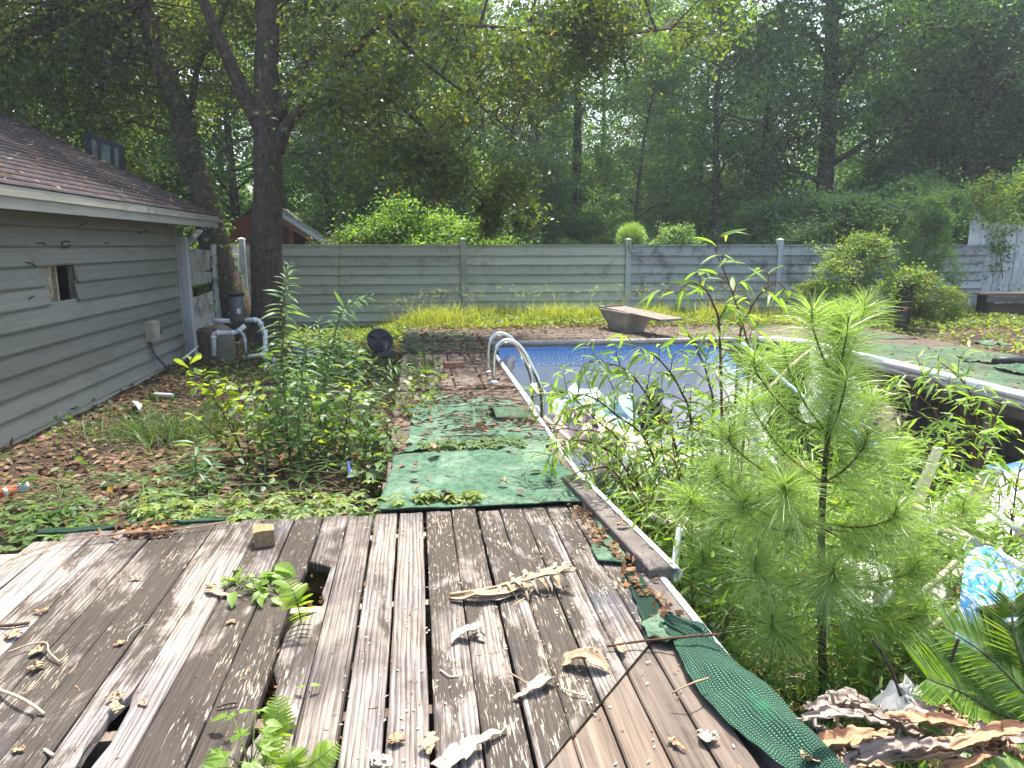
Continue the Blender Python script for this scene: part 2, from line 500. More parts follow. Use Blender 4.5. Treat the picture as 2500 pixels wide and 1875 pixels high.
def netting():
    t = NT('turf_backing')
    c = t.uv()
    a = t.n('TexWave', {'Vector': c, 'Scale': 26.0, 'Distortion': 0.6}, bands_direction='X').outputs['Fac']
    b = t.n('TexWave', {'Vector': c, 'Scale': 34.0, 'Distortion': 0.6}, bands_direction='Y').outputs['Fac']
    m = t.math('MULTIPLY', a, b)
    col = t.ramp(m, [(0.1, (0.012, 0.04, 0.026)), (0.55, (0.06, 0.16, 0.10)), (0.85, (0.14, 0.28, 0.19))])
    col = t.mix(t.math('MULTIPLY', t.step(t.noise(t.pos(), 9, 4), 0.56, 0.68), 0.5), col, (0.02, 0.16, 0.07))
    t.bump(m, 1.0, 0.006)
    MT['netting'] = t.done(col, 0.85, spec=0.2)
netting()

def shingle():
    t = NT('asphalt_shingle')
    p = t.pos()
    g = t.noise(p, 300, 2, 0.7)
    k = t.n('TexBrick', {'Vector': t.map(t.uv(), (1, 1, 1)), 'Color1': (0.05, 0.042, 0.046, 1), 'Color2': (0.075, 0.062, 0.064, 1), 'Mortar': (0.02, 0.018, 0.018, 1),
            'Scale': 1.0, 'Mortar Size': 0.006, 'Brick Width': 0.3, 'Row Height': 4.0}).outputs[0]
    col = t.mix(1.0, k, t.ramp(g, [(0.3, 0.55), (0.7, 1.4)]), 'MULTIPLY')
    col = t.mix(t.math('MULTIPLY', t.step(t.noise(t.map(p, (1, 0.6, 1)), 1.1, 5), 0.55, 0.75), 0.45), col, (0.11, 0.085, 0.07))
    t.bump(g, 0.5, 0.004)
    MT['shingle'] = t.done(col, 0.95, spec=0.15)
shingle()

def ground_mat():
    t = NT('litter_ground')
    p = t.pos()
    v = t.n('TexVoronoi', {'Vector': p, 'Scale': 26.0, 'Randomness': 1.0})
    leafc = t.ramp(t.n('SeparateColor', {0: v.outputs['Color']}).outputs[0],
                   [(0.0, (0.035, 0.024, 0.017)), (0.4, (0.075, 0.048, 0.033)), (0.75, (0.15, 0.095, 0.062)), (1.0, (0.24, 0.165, 0.11))])
    dirt = t.ramp(t.noise(p, 40, 5, 0.7), [(0.3, (0.022, 0.017, 0.013)), (0.7, (0.07, 0.054, 0.042))])
    col = t.mix(t.step(t.noise(p, 2.2, 5), 0.38, 0.6), dirt, leafc)
    g = t.ramp(t.noise(p, 60, 3), [(0.3, (0.03, 0.05, 0.015)), (0.7, (0.09, 0.12, 0.035))])
    col = t.mix(t.math('MULTIPLY', t.step(t.noise(p, 1.1, 4), 0.5, 0.62), 0.55), col, g)
    t.bump(t.math('ADD', v.outputs['Distance'], t.noise(p, 60, 4)), 0.8, 0.02)
    MT['ground'] = t.done(col, 0.95, spec=0.1)
ground_mat()

def concrete(key, a, b, speck=True):
    t = NT('concrete_' + key)
    p = t.obj()
    col = t.ramp(t.noise(p, 9, 6, 0.65), [(0.3, a), (0.7, b)])
    if speck:
        col = t.mix(t.step(t.voro(p, 120), 0.17, 0.10), col, (0.45, 0.42, 0.38))
        col = t.mix(t.math('MULTIPLY', t.step(t.noise(p, 60, 3), 0.6, 0.7), 0.7), col, tuple(x * 0.4 for x in a))
    t.bump(t.noise(p, 110, 4, 0.7), 0.6, 0.003)
    MT[key] = t.done(col, 0.9, spec=0.2)
concrete('coping', (0.085, 0.072, 0.066), (0.165, 0.145, 0.135))
concrete('paver', (0.10, 0.078, 0.06), (0.22, 0.178, 0.145))
concrete('pale_conc', (0.26, 0.24, 0.2), (0.42, 0.39, 0.34))
concrete('mud', (0.045, 0.035, 0.026), (0.13, 0.105, 0.08), False)
concrete('brick', (0.22, 0.10, 0.07), (0.34, 0.18, 0.12))

def liner():
    t = NT('pool_liner')
    c = t.uv()
    s = t.n('SeparateXYZ', {0: c})
    x, d = s.outputs[0], s.outputs[1]              # metres along, metres down from the top edge
    fx = t.math('SUBTRACT', t.math('FRACT', t.math('DIVIDE', x, 0.225)), 0.5)
    fy = t.math('DIVIDE', t.math('SUBTRACT', d, 0.155), 0.225)
    r = t.math('SQRT', t.math('ADD', t.math('MULTIPLY', fx, fx), t.math('MULTIPLY', fy, fy)))
    ang = t.math('ARCTAN2', fy, fx)
    pet = t.math('MULTIPLY', t.math('ADD', t.math('COSINE', t.math('MULTIPLY', ang, 8.0)), 1.0), 0.04)
    ringw = t.math('ABSOLUTE', t.math('SINE', t.math('MULTIPLY', t.math('ADD', r, pet), 15.0)))
    line = t.math('MULTIPLY', t.step(ringw, 0.55, 0.25), t.step(r, 0.45, 0.42))
    sq = t.step(t.math('ABSOLUTE', fx), 0.465, 0.485)
    hl = t.math('MAXIMUM', t.step(t.math('ABSOLUTE', t.math('SUBTRACT', d, 0.045)), 0.006, 0.003),
                t.step(t.math('ABSOLUTE', t.math('SUBTRACT', d, 0.27)), 0.006, 0.003))
    line = t.math('MAXIMUM', line, t.math('MAXIMUM', sq, hl))
    bl = t.ramp(d, [(0.0, (0.05, 0.18, 0.50)), (0.06, (0.12, 0.29, 0.60)), (0.2, (0.36, 0.49, 0.66)), (0.27, (0.54, 0.60, 0.66))])
    bl = t.mix(t.math('MULTIPLY', t.noise(c, 30, 4), 0.5), bl, (0.15, 0.27, 0.47))
    bl = t.mix(t.math('MULTIPLY', line, 0.7), bl, (0.05, 0.075, 0.12))
    inb = t.step(d, 0.285, 0.28)
    dirt = t.noise(c, 1.6, 6, 0.65)
    body = t.ramp(t.math('ADD', dirt, t.math('MULTIPLY', d, 0.10)), [(0.35, (0.50, 0.505, 0.51)), (0.9, (0.36, 0.37, 0.375))])
    spot = t.math('MULTIPLY', t.step(t.voro(c, 24), 0.25, 0.12), t.step(t.noise(c, 5, 3), 0.42, 0.62))
    spot = t.math('MAXIMUM', spot, t.math('MULTIPLY', t.step(t.voro(c, 60), 0.4, 0.2), t.step(t.math('ADD', d, t.math('MULTIPLY', t.noise(c, 3), 0.6)), 1.0, 1.5)))
    body = t.mix(t.math('MULTIPLY', spot, 0.7), body, (0.10, 0.11, 0.13))
    col = t.mix(inb, body, bl)
    t.bump(t.noise(c, 5, 3), 0.3, 0.03)
    MT['liner'] = t.done(col, 0.42, spec=0.4)
liner()

def floral():
    t = NT('floral_vinyl')
    p = t.obj()
    n1 = t.noise(p, 9, 3, 0.6, 1.2)
    col = t.ramp(n1, [(0.44, (0.72, 0.74, 0.76)), (0.5, (0.10, 0.42, 0.72)), (0.58, (0.03, 0.2, 0.55)), (0.62, (0.7, 0.73, 0.76))])
    MT['floral'] = t.done(col, 0.35, spec=0.4)
floral()

plain('chrome', (0.62, 0.62, 0.60), 0.18, 1.0, 0.1)
plain('pvc', (0.62, 0.64, 0.64), 0.4, 0, 0.14, 9)
plain('vinyl_white', (0.74, 0.75, 0.74), 0.35, 0, 0.08, 5)
plain('vinyl_grey', (0.50, 0.50, 0.48), 0.4, 0, 0.15, 4)
plain('ivory_plastic', (0.62, 0.58, 0.44), 0.45, 0, 0.2, 7)
plain('cream_plastic', (0.58, 0.50, 0.32), 0.5, 0, 0.3, 9)
plain('black_plastic', (0.022, 0.022, 0.024), 0.45, 0, 0.4, 8)
plain('grey_plastic', (0.10, 0.105, 0.10), 0.5, 0, 0.3, 10)
plain('tank', (0.17, 0.165, 0.125), 0.55, 0, 0.35, 6)
plain('box_beige', (0.33, 0.31, 0.235), 0.5, 0, 0.2, 9)
plain('steel', (0.28, 0.28, 0.27), 0.5, 0.6, 0.3, 12)
plain('board_top', (0.17, 0.145, 0.118), 0.8, 0, 0.4, 12, 0.4)
plain('fibreglass', (0.30, 0.285, 0.24), 0.6, 0, 0.3, 6)
plain('rock_wool', (0.36, 0.30, 0.20), 0.95, 0, 0.6, 14, 0.8)
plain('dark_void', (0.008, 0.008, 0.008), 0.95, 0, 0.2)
plain('roof_grey', (0.42, 0.43, 0.43), 0.85, 0, 0.15, 8)
plain('blue_tube', (0.30, 0.46, 0.66), 0.4, 0, 0.3, 7)
plain('bag_white', (0.66, 0.66, 0.63), 0.4, 0, 0.2, 8)
plain('bag_teal', (0.30, 0.44, 0.42), 0.35, 0, 0.35, 6)
plain('rag_pink', (0.50, 0.40, 0.36), 0.8, 0, 0.3, 9)
plain('rag_grey', (0.34, 0.31, 0.28), 0.85, 0, 0.35, 8)
plain('moss', (0.10, 0.085, 0.025), 0.95, 0, 0.5, 60, 0.9)
plain('wood_chip', (0.48, 0.40, 0.30), 0.9, 0, 0.35, 30)
plain('flake', (0.40, 0.36, 0.29), 0.8, 0, 0.2, 30)
plain('wire', (0.35, 0.36, 0.34), 0.5, 0.3, 0.2)
plain('rust', (0.08, 0.055, 0.04), 0.85, 0.2, 0.4, 20)
plain('can_blue', (0.42, 0.47, 0.60), 0.35, 0, 0.08)
plain('can_red', (0.50, 0.09, 0.05), 0.35, 0, 0.1)
plain('blue_paint', (0.03, 0.07, 0.22), 0.6, 0, 0.3)

def pane():
    t = NT('dusty_pane')
    col = t.ramp(t.noise(t.obj(), 5, 4), [(0.3, (0.18, 0.22, 0.14)), (0.7, (0.42, 0.46, 0.34))])
    t.b.inputs['Transmission Weight'].default_value = 0.55
    MT['pane'] = t.done(col, 0.25)
pane()
def film():
    t = NT('clear_film')
    t.b.inputs['Transmission Weight'].default_value = 0.6
    t.b.inputs['IOR'].default_value = 1.05
    t.bump(t.noise(t.obj(), 12, 4), 0.6, 0.02)
    MT['film'] = t.done((0.72, 0.75, 0.74), 0.22)
film()

# ================================================================ GROUND
PU0, PU1, PV0, PV1 = 1.05, 5.88, 0.60, 10.50        # the pool opening

def ss(x, a, b):
    t = min(1, max(0, (x - a) / (b - a)))
    return t * t * (3 - 2 * t)

def gh(u, v):
    """height of the soil"""
    h = -0.27 + 0.05 * fbm(u, v, 1.3, 0.7) + 0.018 * fbm(u, v, 5.3, 3.1)
    far = ss(v, 11.9, 13.0) * ss(u, -1.2, 0.6)
    rt = ss(u, 7.6, 9.2) * ss(v, 3.0, 6.0)
    k = max(far * (1 - ss(v, 14.0, 15.0) * 0.5), rt)
    h += k * 0.23
    under = ss(u, -0.45, -0.15) * (1 - ss(u, 8.0, 8.4)) * ss(v, 3.4, 3.8) * (1 - ss(v, 12.4, 12.9))
    h -= under * 0.10
    d = ss(u, -2.2, -1.9) * (1 - ss(v, 3.5, 3.9))
    h -= d * 0.22
    return h

def in_pool(u, v, e=0.0):
    return PU0 - e < u < PU1 + e and PV0 - e < v < PV1 + e

def build_ground():
    us = sorted(set([round(-9 + 0.2 * i, 3) for i in range(141)] + [PU0 - 0.12, PU1 + 0.12]))
    vs = sorted(set([round(-3 + 0.2 * i, 3) for i in range(116)] + [PV0 - 0.12, PV1 + 0.12]))
    V, idx = [], {}
    for j, v in enumerate(vs):
        for i, u in enumerate(us):
            idx[i, j] = len(V)
            e = min(1, min(u - us[0], us[-1] - u, v - vs[0], vs[-1] - v) / 1.5)
            V.append((u, v, -0.27 + (gh(u, v) + 0.27) * e))
    F = []
    for j in range(len(vs) - 1):
        for i in range(len(us) - 1):
            cu, cv = (us[i] + us[i + 1]) / 2, (vs[j] + vs[j + 1]) / 2
            if in_pool(cu, cv, 0.11): continue
            F.append((idx[i, j], idx[i + 1, j], idx[i + 1, j + 1], idx[i, j + 1]))
    B = 400
    b = len(V)
    u0, u1, v0, v1 = us[0], us[-1], vs[0], vs[-1]
    V += [(u0, v0, -.27), (u1, v0, -.27), (u1, v1, -.27), (u0, v1, -.27), (-B, -B, -.27), (B, -B, -.27), (B, B, -.27), (-B, B, -.27)]
    for i in range(4):
        j = (i + 1) % 4
        F.append((b + i, b + 4 + i, b + 4 + j, b + j))
    me = npmesh('ground', V, F, MT['ground'], smooth=True)
    tag(link('ground', me), kind='structure')
build_ground()

# ================================================================ DECK IN FRONT
rng = random.Random(7)
deck = thing('wooden_deck', 'weathered grey plank deck with peeling paint in the foreground', 'deck')
GAPS = [-2.07, -1.94, -1.815, -1.665, -1.525, -1.375, -1.225, -1.09, -0.965, -0.85, -0.685, -0.535, -0.40, -0.263, -0.13, 0.012, 0.16, 0.30, 0.43, 0.56, 0.69, 0.82, 0.935]
WIDE = {13: 0.011, 15: 0.017, 17: 0.012, 12: 0.004, 14: 0.010, 11: 0.008}
DK_T = 0.036
MITRE = lambda u: 1.70 + (u - 0.30) * 1.17

def plank(gl, gr, v0, v1, mat, z=0.0, bias=0.5, flk=0.5, lnotch=(), rnotch=(), tilt=0.0, parent=None, name='plank', seed=0, ns=44):
    """board along v; v0 / v1 are numbers or functions of u; notches (va, vb, depth, jag)"""
    r = random.Random(seed)
    f0 = v0 if callable(v0) else (lambda u: v0)
    f1 = v1 if callable(v1) else (lambda u: v1)
    V, F = [], []
    e0, e1 = r.uniform(-.004, .004), r.uniform(-.004, .004)
    for i in range(ns + 1):
        t = i / ns
        vm = f0((gl + gr) / 2) * (1 - t) + f1((gl + gr) / 2) * t
        l = gl + 0.0035 * fbm(vm * 2.2, gl * 9, seed, 1)
        q = gr + 0.0035 * fbm(vm * 2.2, gr * 9 + 5, seed, 1)
        for (va, vb, dp, jag) in lnotch:
            k = ss(vm, va - .02, va + .03) * (1 - ss(vm, vb - .03, vb + .02))
            l += k * (dp + jag * noise.noise((vm * 23, seed, 0)))
        for (va, vb, dp, jag) in rnotch:
            k = ss(vm, va - .02, va + .03) * (1 - ss(vm, vb - .03, vb + .02))
            q -= k * (dp + jag * noise.noise((vm * 23, seed + 3, 0)))
        zz = z + tilt * (t - .5) + 0.003 * noise.noise((vm * 1.1, seed * 3.1, 0))
        row = [(l, -DK_T), (l, -.005), (l + .006, 0), (l * .5 + q * .5, e0 * .5), (q - .006, e1 * .3), (q, -.005), (q, -DK_T)]
        for (u, dz) in row:
            uu = min(max(u, gl - .01), gr + .01)
            v = f0(uu) * (1 - t) + f1(uu) * t
            V.append((u, v, zz + dz))
    for i in range(ns):
        for j in range(6):
            a = i * 7 + j
            F.append((a, a + 1, a + 8, a + 7))
        F.append((i * 7 + 6, i * 7, i * 7 + 7, i * 7 + 13))
    F.append((0, 6, 5, 4, 3, 2, 1)) ; b = ns * 7
    F.append(tuple(b + k for k in (0, 1, 2, 3, 4, 5, 6)))
    mb = MB().add(V, F)
    o = mb.build(name, MT[mat], parent)
    o.color = (bias, flk, 0, 1)
    return o

for i in range(len(GAPS) - 1):
    gl, gr = GAPS[i], GAPS[i + 1]
    a = gl + WIDE.get(i, 0.0035) / 2 + 0.001
    b = gr - WIDE.get(i + 1, 0.0035) / 2 - 0.001
    bias = {0: .42, 1: .40, 2: .42, 3: .46, 4: .54, 5: .60, 6: .63, 7: .50, 8: .45, 9: .62, 10: .63, 11: .50, 12: .40, 13: .40, 14: .34, 15: .60,
            16: .60, 17: .58, 18: .60, 19: .56, 20: .54, 21: .60}.get(i, .5)
    flk = 0.35 if i < 14 else (0.4 if i < 15 else 0.8)
    v1 = 3.765 + rng.uniform(-.012, .012)
    v0 = 0.25
    ln, rn = [], []
    z = rng.uniform(-.003, .003)
    if i == 0: v1 = 3.45
    if i == 1: v1 = 3.62
    if i == 11: pass
    if i == 12:
        pass
    if i == 11: ln = [(2.66, 3.17, 0.105, 0.018), (1.98, 2.27, 0.035, 0.02)]
    if i == 10: rn = [(2.5, 3.0, 0.012, 0.01)]
    if i == 7: rn = [(1.80, 2.24, 0.03, 0.02), (0.6, 1.9, 0.045, 0.03)]
    if i == 8: ln = [(1.85, 2.2, 0.022, 0.02), (0.9, 1.8, 0.03, 0.02)]
    if i == 16: v1 = 3.86; z = .006
    if i == 17:
        plank(a, b, 3.315, v1, 'deck', -.006, bias, flk, parent=deck, seed=i + 40, ns=12)
        v1, z = 3.305, .010
    if gr > 0.31:
        m0 = MITRE
        plank(a, b, m0, v1, 'deck', z, bias, flk, ln, rn, parent=deck, seed=i)
        w = plank(a, b, 0.25, lambda u: MITRE(u) - .008, 'brown_plank', z - .002, parent=deck, seed=i + 70, ns=24)
        w['label'] = 'light brown plank cut off on the slant'
    else:
        plank(a, b, v0, v1, 'deck', z, bias, flk, ln, rn, parent=deck, seed=i)
w = plank(0.940, 1.045, 0.25, 2.02, 'coping', -.045, parent=deck, seed=90, ns=20)
w['label'] = 'dark grey edge plank by the pool'
MB().add([(u + d, MITRE(u) + d - .004, z) for u in [0.30 + .02 * k for k in range(32)] for d, z in ((-.007, .002), (.0, .009), (.008, .002))],
         [(3 * k + j, 3 * k + 1 + j, 3 * k + 4 + j, 3 * k + 3 + j) for k in range(31) for j in (0, 1)]).build('moss_line', MT['moss'], deck)
for v in (3.55, 2.82, 2.1, 1.4, 0.7):
    MB().box((-0.52, v, -DK_T - .088), (3.1, .045, .165)).build('joist', MT['board_tan'] if v > 2.7 else MT['brown_plank'], deck)
MB().box((-.5, 3.70, -.17), (3.0, .03, .20)).build('rim_joist', MT['dark_wood'], deck)

# ================================================================ PATIO ROUND THE POOL (boards under the carpets, pavers by the ladder)
patio = bpy.data.objects.new('pool_patio', None); COL.objects.link(patio); tag(patio, kind='structure')
bx = MB()
bx.box((0.38, 8.26, -.16), (1.22, 9.0, .20))
bx.box((4.7, 11.62, -.16), (7.3, 2.0, .20))
bx.box((7.05, 7.2, -.16), (2.2, 6.8, .20))
bx.build('patio_base', MT['mud'], patio)
r2 = random.Random(3)
def patio_boards(u0, u1, v0, v1, w=.142):
    n = int((v1 - v0) / w)
    for k in range(n):
        a, b = v0 + k * w + .004, v0 + (k + 1) * w - .004
        z = -.02 + r2.uniform(-.004, .004)
        j0, j1 = r2.uniform(-.02, .0), r2.uniform(0, .05)
        MB().box(((u0 + u1) / 2 + (j0 + j1) / 2, (a + b) / 2, z), (u1 - u0 + j1 - j0, b - a, .036), bev=.004).build('plank', MT['patio_plank'], patio)
patio_boards(1.0, 8.0, 10.62, 12.55)
patio_boards(5.98, 8.0, 4.0, 10.60)
patio_boards(-0.22, 0.98, 3.90, 7.25)
for k in range(4):
    for q in range(8):
        u, v = -.07 + k * .30, 7.42 + q * .30
        MB().box((u, v, -.025 + r2.uniform(-.008, .008)), (.285, .285, .05), Matrix.Rotation(r2.uniform(-.03, .03), 3, 'Z'), .008).build('paver', MT['paver'], patio)
patio_boards(-0.22, 0.98, 9.85, 12.6)

# ================================================================ POOL
pool = thing('swimming_pool', 'ruined in-ground pool with torn blue-bordered liner full of debris', 'pool')
# earth floor, raised by rubbish at the near end
def pool_z(u, v):
    d = -1.05 - 1.0 * ss(v, 4.2, 8.8)
    d += 0.42 * math.exp(-((u - 1.5) ** 2 / 1.2 + (v - 2.2) ** 2 / 2.5)) + 0.35 * math.exp(-((u - 3.6) ** 2 / 1.6 + (v - 2.6) ** 2 / 2.0))
    d += 0.55 * math.exp(-((u - 5.2) ** 2 / .8 + (v - 8.6) ** 2 / 2.0))
    d += 0.10 * fbm(u, v, 2.2, 1.1) + .03 * fbm(u, v, 7.2, 5.0)
    return d
NU, NV = 40, 80
V, F = [], []
for j in range(NV + 1):
    for i in range(NU + 1):
        u = PU0 - .1 + (PU1 - PU0 + .25) * i / NU
        v = PV0 - .1 + (PV1 - PV0 + .16) * j / NV
        V.append((u, v, pool_z(u, v)))
for j in range(NV):
    for i in range(NU):
        a = j * (NU + 1) + i
        F.append((a, a + 1, a + NU + 2, a + NU + 1))
link('pool_floor', npmesh('pool_floor', V, F, MT['ground'], smooth=True), pool)
# earth walls behind the missing liner
ew = MB()
ew.box((PU1 + .30, 5.5, -1.3), (.08, 10.2, 2.4))
ew.box((3.5, PV1 + .09, -1.3), (5.2, .05, 2.36))
ew.box((PU0 - .10, 5.5, -1.3), (.05, 10.0, 2.2))
ew.box((3.5, PV0 - .10, -1.3), (5.0, .05, 2.2))
ew.build('earth_wall', MT['mud'], pool)
for v in (4.55, 5.55, 6.55, 7.65, 8.7, 9.7):
    MB().box((PU1 + .10, v, -.75), (.10, .10, 1.3)).build('wall_post', MT['dark_wood'] if v > 7 else MT['bench_wood'], pool)
for u in (4.95, 5.4):
    MB().box((u, PV1 + .0, -.75), (.10, .08, 1.3)).build('wall_post', MT['dark_wood'], pool)
for k in range(4):
    MB().box((PU1 + .17, 7.4, -.30 - k * .3), (.03, 6.4, .13 + .05 * (k % 2))).build('wall_board', MT['dark_wood'], pool)

def sheet(name, mat, P, parent=None, uv=None, thick=0.0, smooth=True):
    """P[j][i] grid of points -> one sheet"""
    nj, ni = len(P), len(P[0])
    V = [p for row in P for p in row]
    F = [(j * ni + i, j * ni + i + 1, (j + 1) * ni + i + 1, (j + 1) * ni + i) for j in range(nj - 1) for i in range(ni - 1)]
    if uv is None:
        uv = [(i / (ni - 1), j / (nj - 1)) for j in range(nj) for i in range(ni)]
    else:
        uv = [q for row in uv for q in row]
    if thick:
        n0 = len(V)
        V = V + [(p[0], p[1], p[2] - thick) for p in V]
        uv = uv + uv
        F = F + [tuple(n0 + k for k in reversed(f)) for f in F]
        rim = [i for i in range(ni)] + [j * ni + ni - 1 for j in range(1, nj)] + [(nj - 1) * ni + i for i in range(ni - 2, -1, -1)] + [j * ni for j in range(nj - 2, 0, -1)]
        for k in range(len(rim)):
            a, b = rim[k], rim[(k + 1) % len(rim)]
            F.append((b, a, n0 + a, n0 + b))
    org = wloc(parent) if parent is not None else Vector((0, 0, 0))
    V = [Vector(p) - org for p in V]
    me = npmesh(name, V, F, mat, smooth=smooth, uv=uv)
    return link(name, me, parent)

# far liner wall, its right end peeling off and hanging
P, U = [], []
for j in range(31):
    d = 2.25 * (j / 30) ** 1.25
    row, ur = [], []
    for i in range(61):
        t = i / 60
        x = t * 4.05
        u = 1.16 + x
        peel = ss(u, 4.0, 5.2)
        sag = peel * (0.10 + 0.55 * ss(u, 4.6, 5.2))
        bulge = 0.30 * d + 0.22 * d * d + 0.012 * fbm(u, d, 1, 2.0) + .05 * ss(d, 1.0, 2.2) * fbm(u, d, 3, 1.3)
        lean = peel * (0.25 + .5 * d)
        lft = (1 - ss(u, 1.16, 1.7)) * .18 * (0.3 + d)
        row.append((u - peel * d * .25 + lft * .4, PV1 - .02 - bulge - lean - lft * .5, -.05 - d * (1 - .05 * peel) - sag))
        ur.append((x, d))
    P.append(row); U.append(ur)
o = sheet('liner_wall', MT['liner'], P, pool, U); o['label'] = 'standing far wall of liner with blue medallion border'
# torn flap at the far left corner
P, U = [], []
for j in range(13):
    row, ur = [], []
    for i in range(9):
        s, t = i / 8, j / 12
        row.append((1.10 + .35 * s + .06 * fbm(s, t, 2, 4), 9.75 + .75 * s - .35 * t + .05 * fbm(s, t, 9, 5), -.10 - .75 * t - .25 * (1 - s) + .04 * fbm(s, t, 4, 6)))
        ur.append((s, .4 + t))
    P.append(row); U.append(ur)
sheet('liner_flap', MT['rag_grey'], P, pool, U)

# coping: rounded white bead along the far and the right edge, then the broken near-left pieces
cop = [(1.08, PV1, .01), (2.5, PV1, .01), (4.0, PV1 + .005, .008), (5.25, PV1, .01)]
arc = [(5.88 - .55 + .55 * math.sin(a), PV1 - .55 + .55 * math.cos(a), .008) for a in [R(15 * k) for k in range(7)]]
def bead(pts, name, mat, r=.042, dz=0):
    return MB().tube([(p[0], p[1], p[2] + dz) for p in pts], r, 10).build(name, MT[mat], pool, smooth=True)
bead(cop, 'coping_bead', 'pale_conc', .043)
bead(arc, 'coping_bead', 'vinyl_white', .045)
rv = [9.93, 8.2, 6.45, 4.75, 3.0, 1.0]
for k in range(5):
    o = bead([(PU1 + .006 * (k % 2), rv[k] - .004, .006), (PU1, (rv[k] + rv[k + 1]) / 2, .008), (PU1 + .005, rv[k + 1] + .004, .006)], 'coping_bead', 'vinyl_white', .047)
MB().box((PU1 + .02, 5.4, -.066), (.05, 9.0, .05), bev=.01).build('coping_lip', MT['vinyl_grey'], pool)
MB().box((PU1 + .05, 5.4, -.118), (.03, 9.0, .04)).build('coping_lip', MT['fibreglass'], pool)
MB().box((3.2, PV1 + .035, -.06), (4.2, .04, .06)).build('coping_lip', MT['vinyl_grey'], pool)

def slab(p0, p1, w, h, z, name='coping_stone'):
    """dark coping beam whose left edge runs p0 -> p1, with a white rolled edge on its pool side"""
    a, b = Vector((*p0, z)), Vector((*p1, z))
    d = (b - a).normalized(); n = Vector((-d.y, d.x, 0))
    if n.x < 0: n = -n
    c0, c1 = a + n * w / 2, b + n * w / 2
    dn = Vector((0, 0, -h / 2))
    s = MB().bar(c0 + dn, c1 + dn, w, h, .006).build(name, MT['coping'], pool)
    e = MB()
    ring = []
    for k in range(9):
        ang = R(112 - k * 26)
        ring.append((math.cos(ang) * .034, math.sin(ang) * .034))
    V = []
    for base in (a - d * .012, b + d * .012):
        cc = base + n * (w + .012) + Vector((0, 0, -.030))
        V += [cc + n * x + Vector((0, 0, y)) for x, y in ring]
        V += [cc + n * x * .8 + Vector((0, 0, y * .8)) for x, y in ring]
    F = []
    for k in range(8):
        F += [(k, k + 1, 18 + k + 1, 18 + k), (9 + k + 1, 9 + k, 27 + k, 27 + k + 1), (k, 9 + k, 10 + k, k + 1), (18 + k, 19 + k, 28 + k, 27 + k)]
    F += [(0, 18, 27, 9), (8, 17, 35, 26)]
    e.add(V, F)
    e.build('white_edge', MT['vinyl_white'], s, origin=None)
    return s
slab((0.865, 4.12), (0.985, 2.80), .105, .085, .055)
slab((0.955, 2.86), (0.985, 1.62), .075, .07, .012)
slab((0.93, 5.9), (0.93, 4.16), .07, .06, .0)
slab((0.99, 9.7), (0.97, 7.3), .02, .05, -.01)
slab((0.97, 7.2), (0.95, 5.95), .05, .05, -.005)
MB().bar((1.02, 9.3, .02), (1.02, 6.4, .012), .05, .03, .006).build('white_strip', MT['vinyl_white'], pool)

# pool wall below the near-left coping (steel panels)
for v0, v1 in ((2.0, 4.4), (4.45, 6.9), (6.95, 9.4)):
    MB().box((1.035, (v0 + v1) / 2, -.62), (.02, v1 - v0, 1.1)).build('wall_panel', MT['grey_plastic'], pool)

# big sheet of liner collapsed from the right wall
P, U = [], []
for j in range(33):
    t = j / 32
    row, ur = [], []
    for i in range(49):
        s = i / 48
        v = 6.15 - 3.4 * s                       # along the wall, towards the camera
        top = -.10 - .62 * (1 - ss(s, 0.0, .36)) + .02
        u = 5.74 - .10 * (1 - s) - 2.05 * t ** 1.1 * (0.55 + .5 * s)
        z = top - 0.95 * t ** .85 * (1 - .25 * (1 - s)) + .04 * fbm(s * 2.2, t, 3, 2.0) + .05 * math.sin(s * 17 + t * 6) * t * (1 - s) ** 2 * 1.3
        row.append((u, v, max(z, pool_z(u, v) + .05)))
        ur.append((s * 3.5, t * 2.0 + .0))
    P.append(row); U.append(ur)
o = sheet('collapsed_liner', MT['liner'], P, pool, U); o['label'] = 'pale liner sheet slumped from the right wall'
MB().tube(curve([(5.55, 4.75, -.02 - .12), (5.0, 4.6, -.33), (4.3, 4.6, -.62), (3.9, 4.9, -.86)]), .012, 6).build('liner_cord', MT['vinyl_white'], pool, smooth=True)

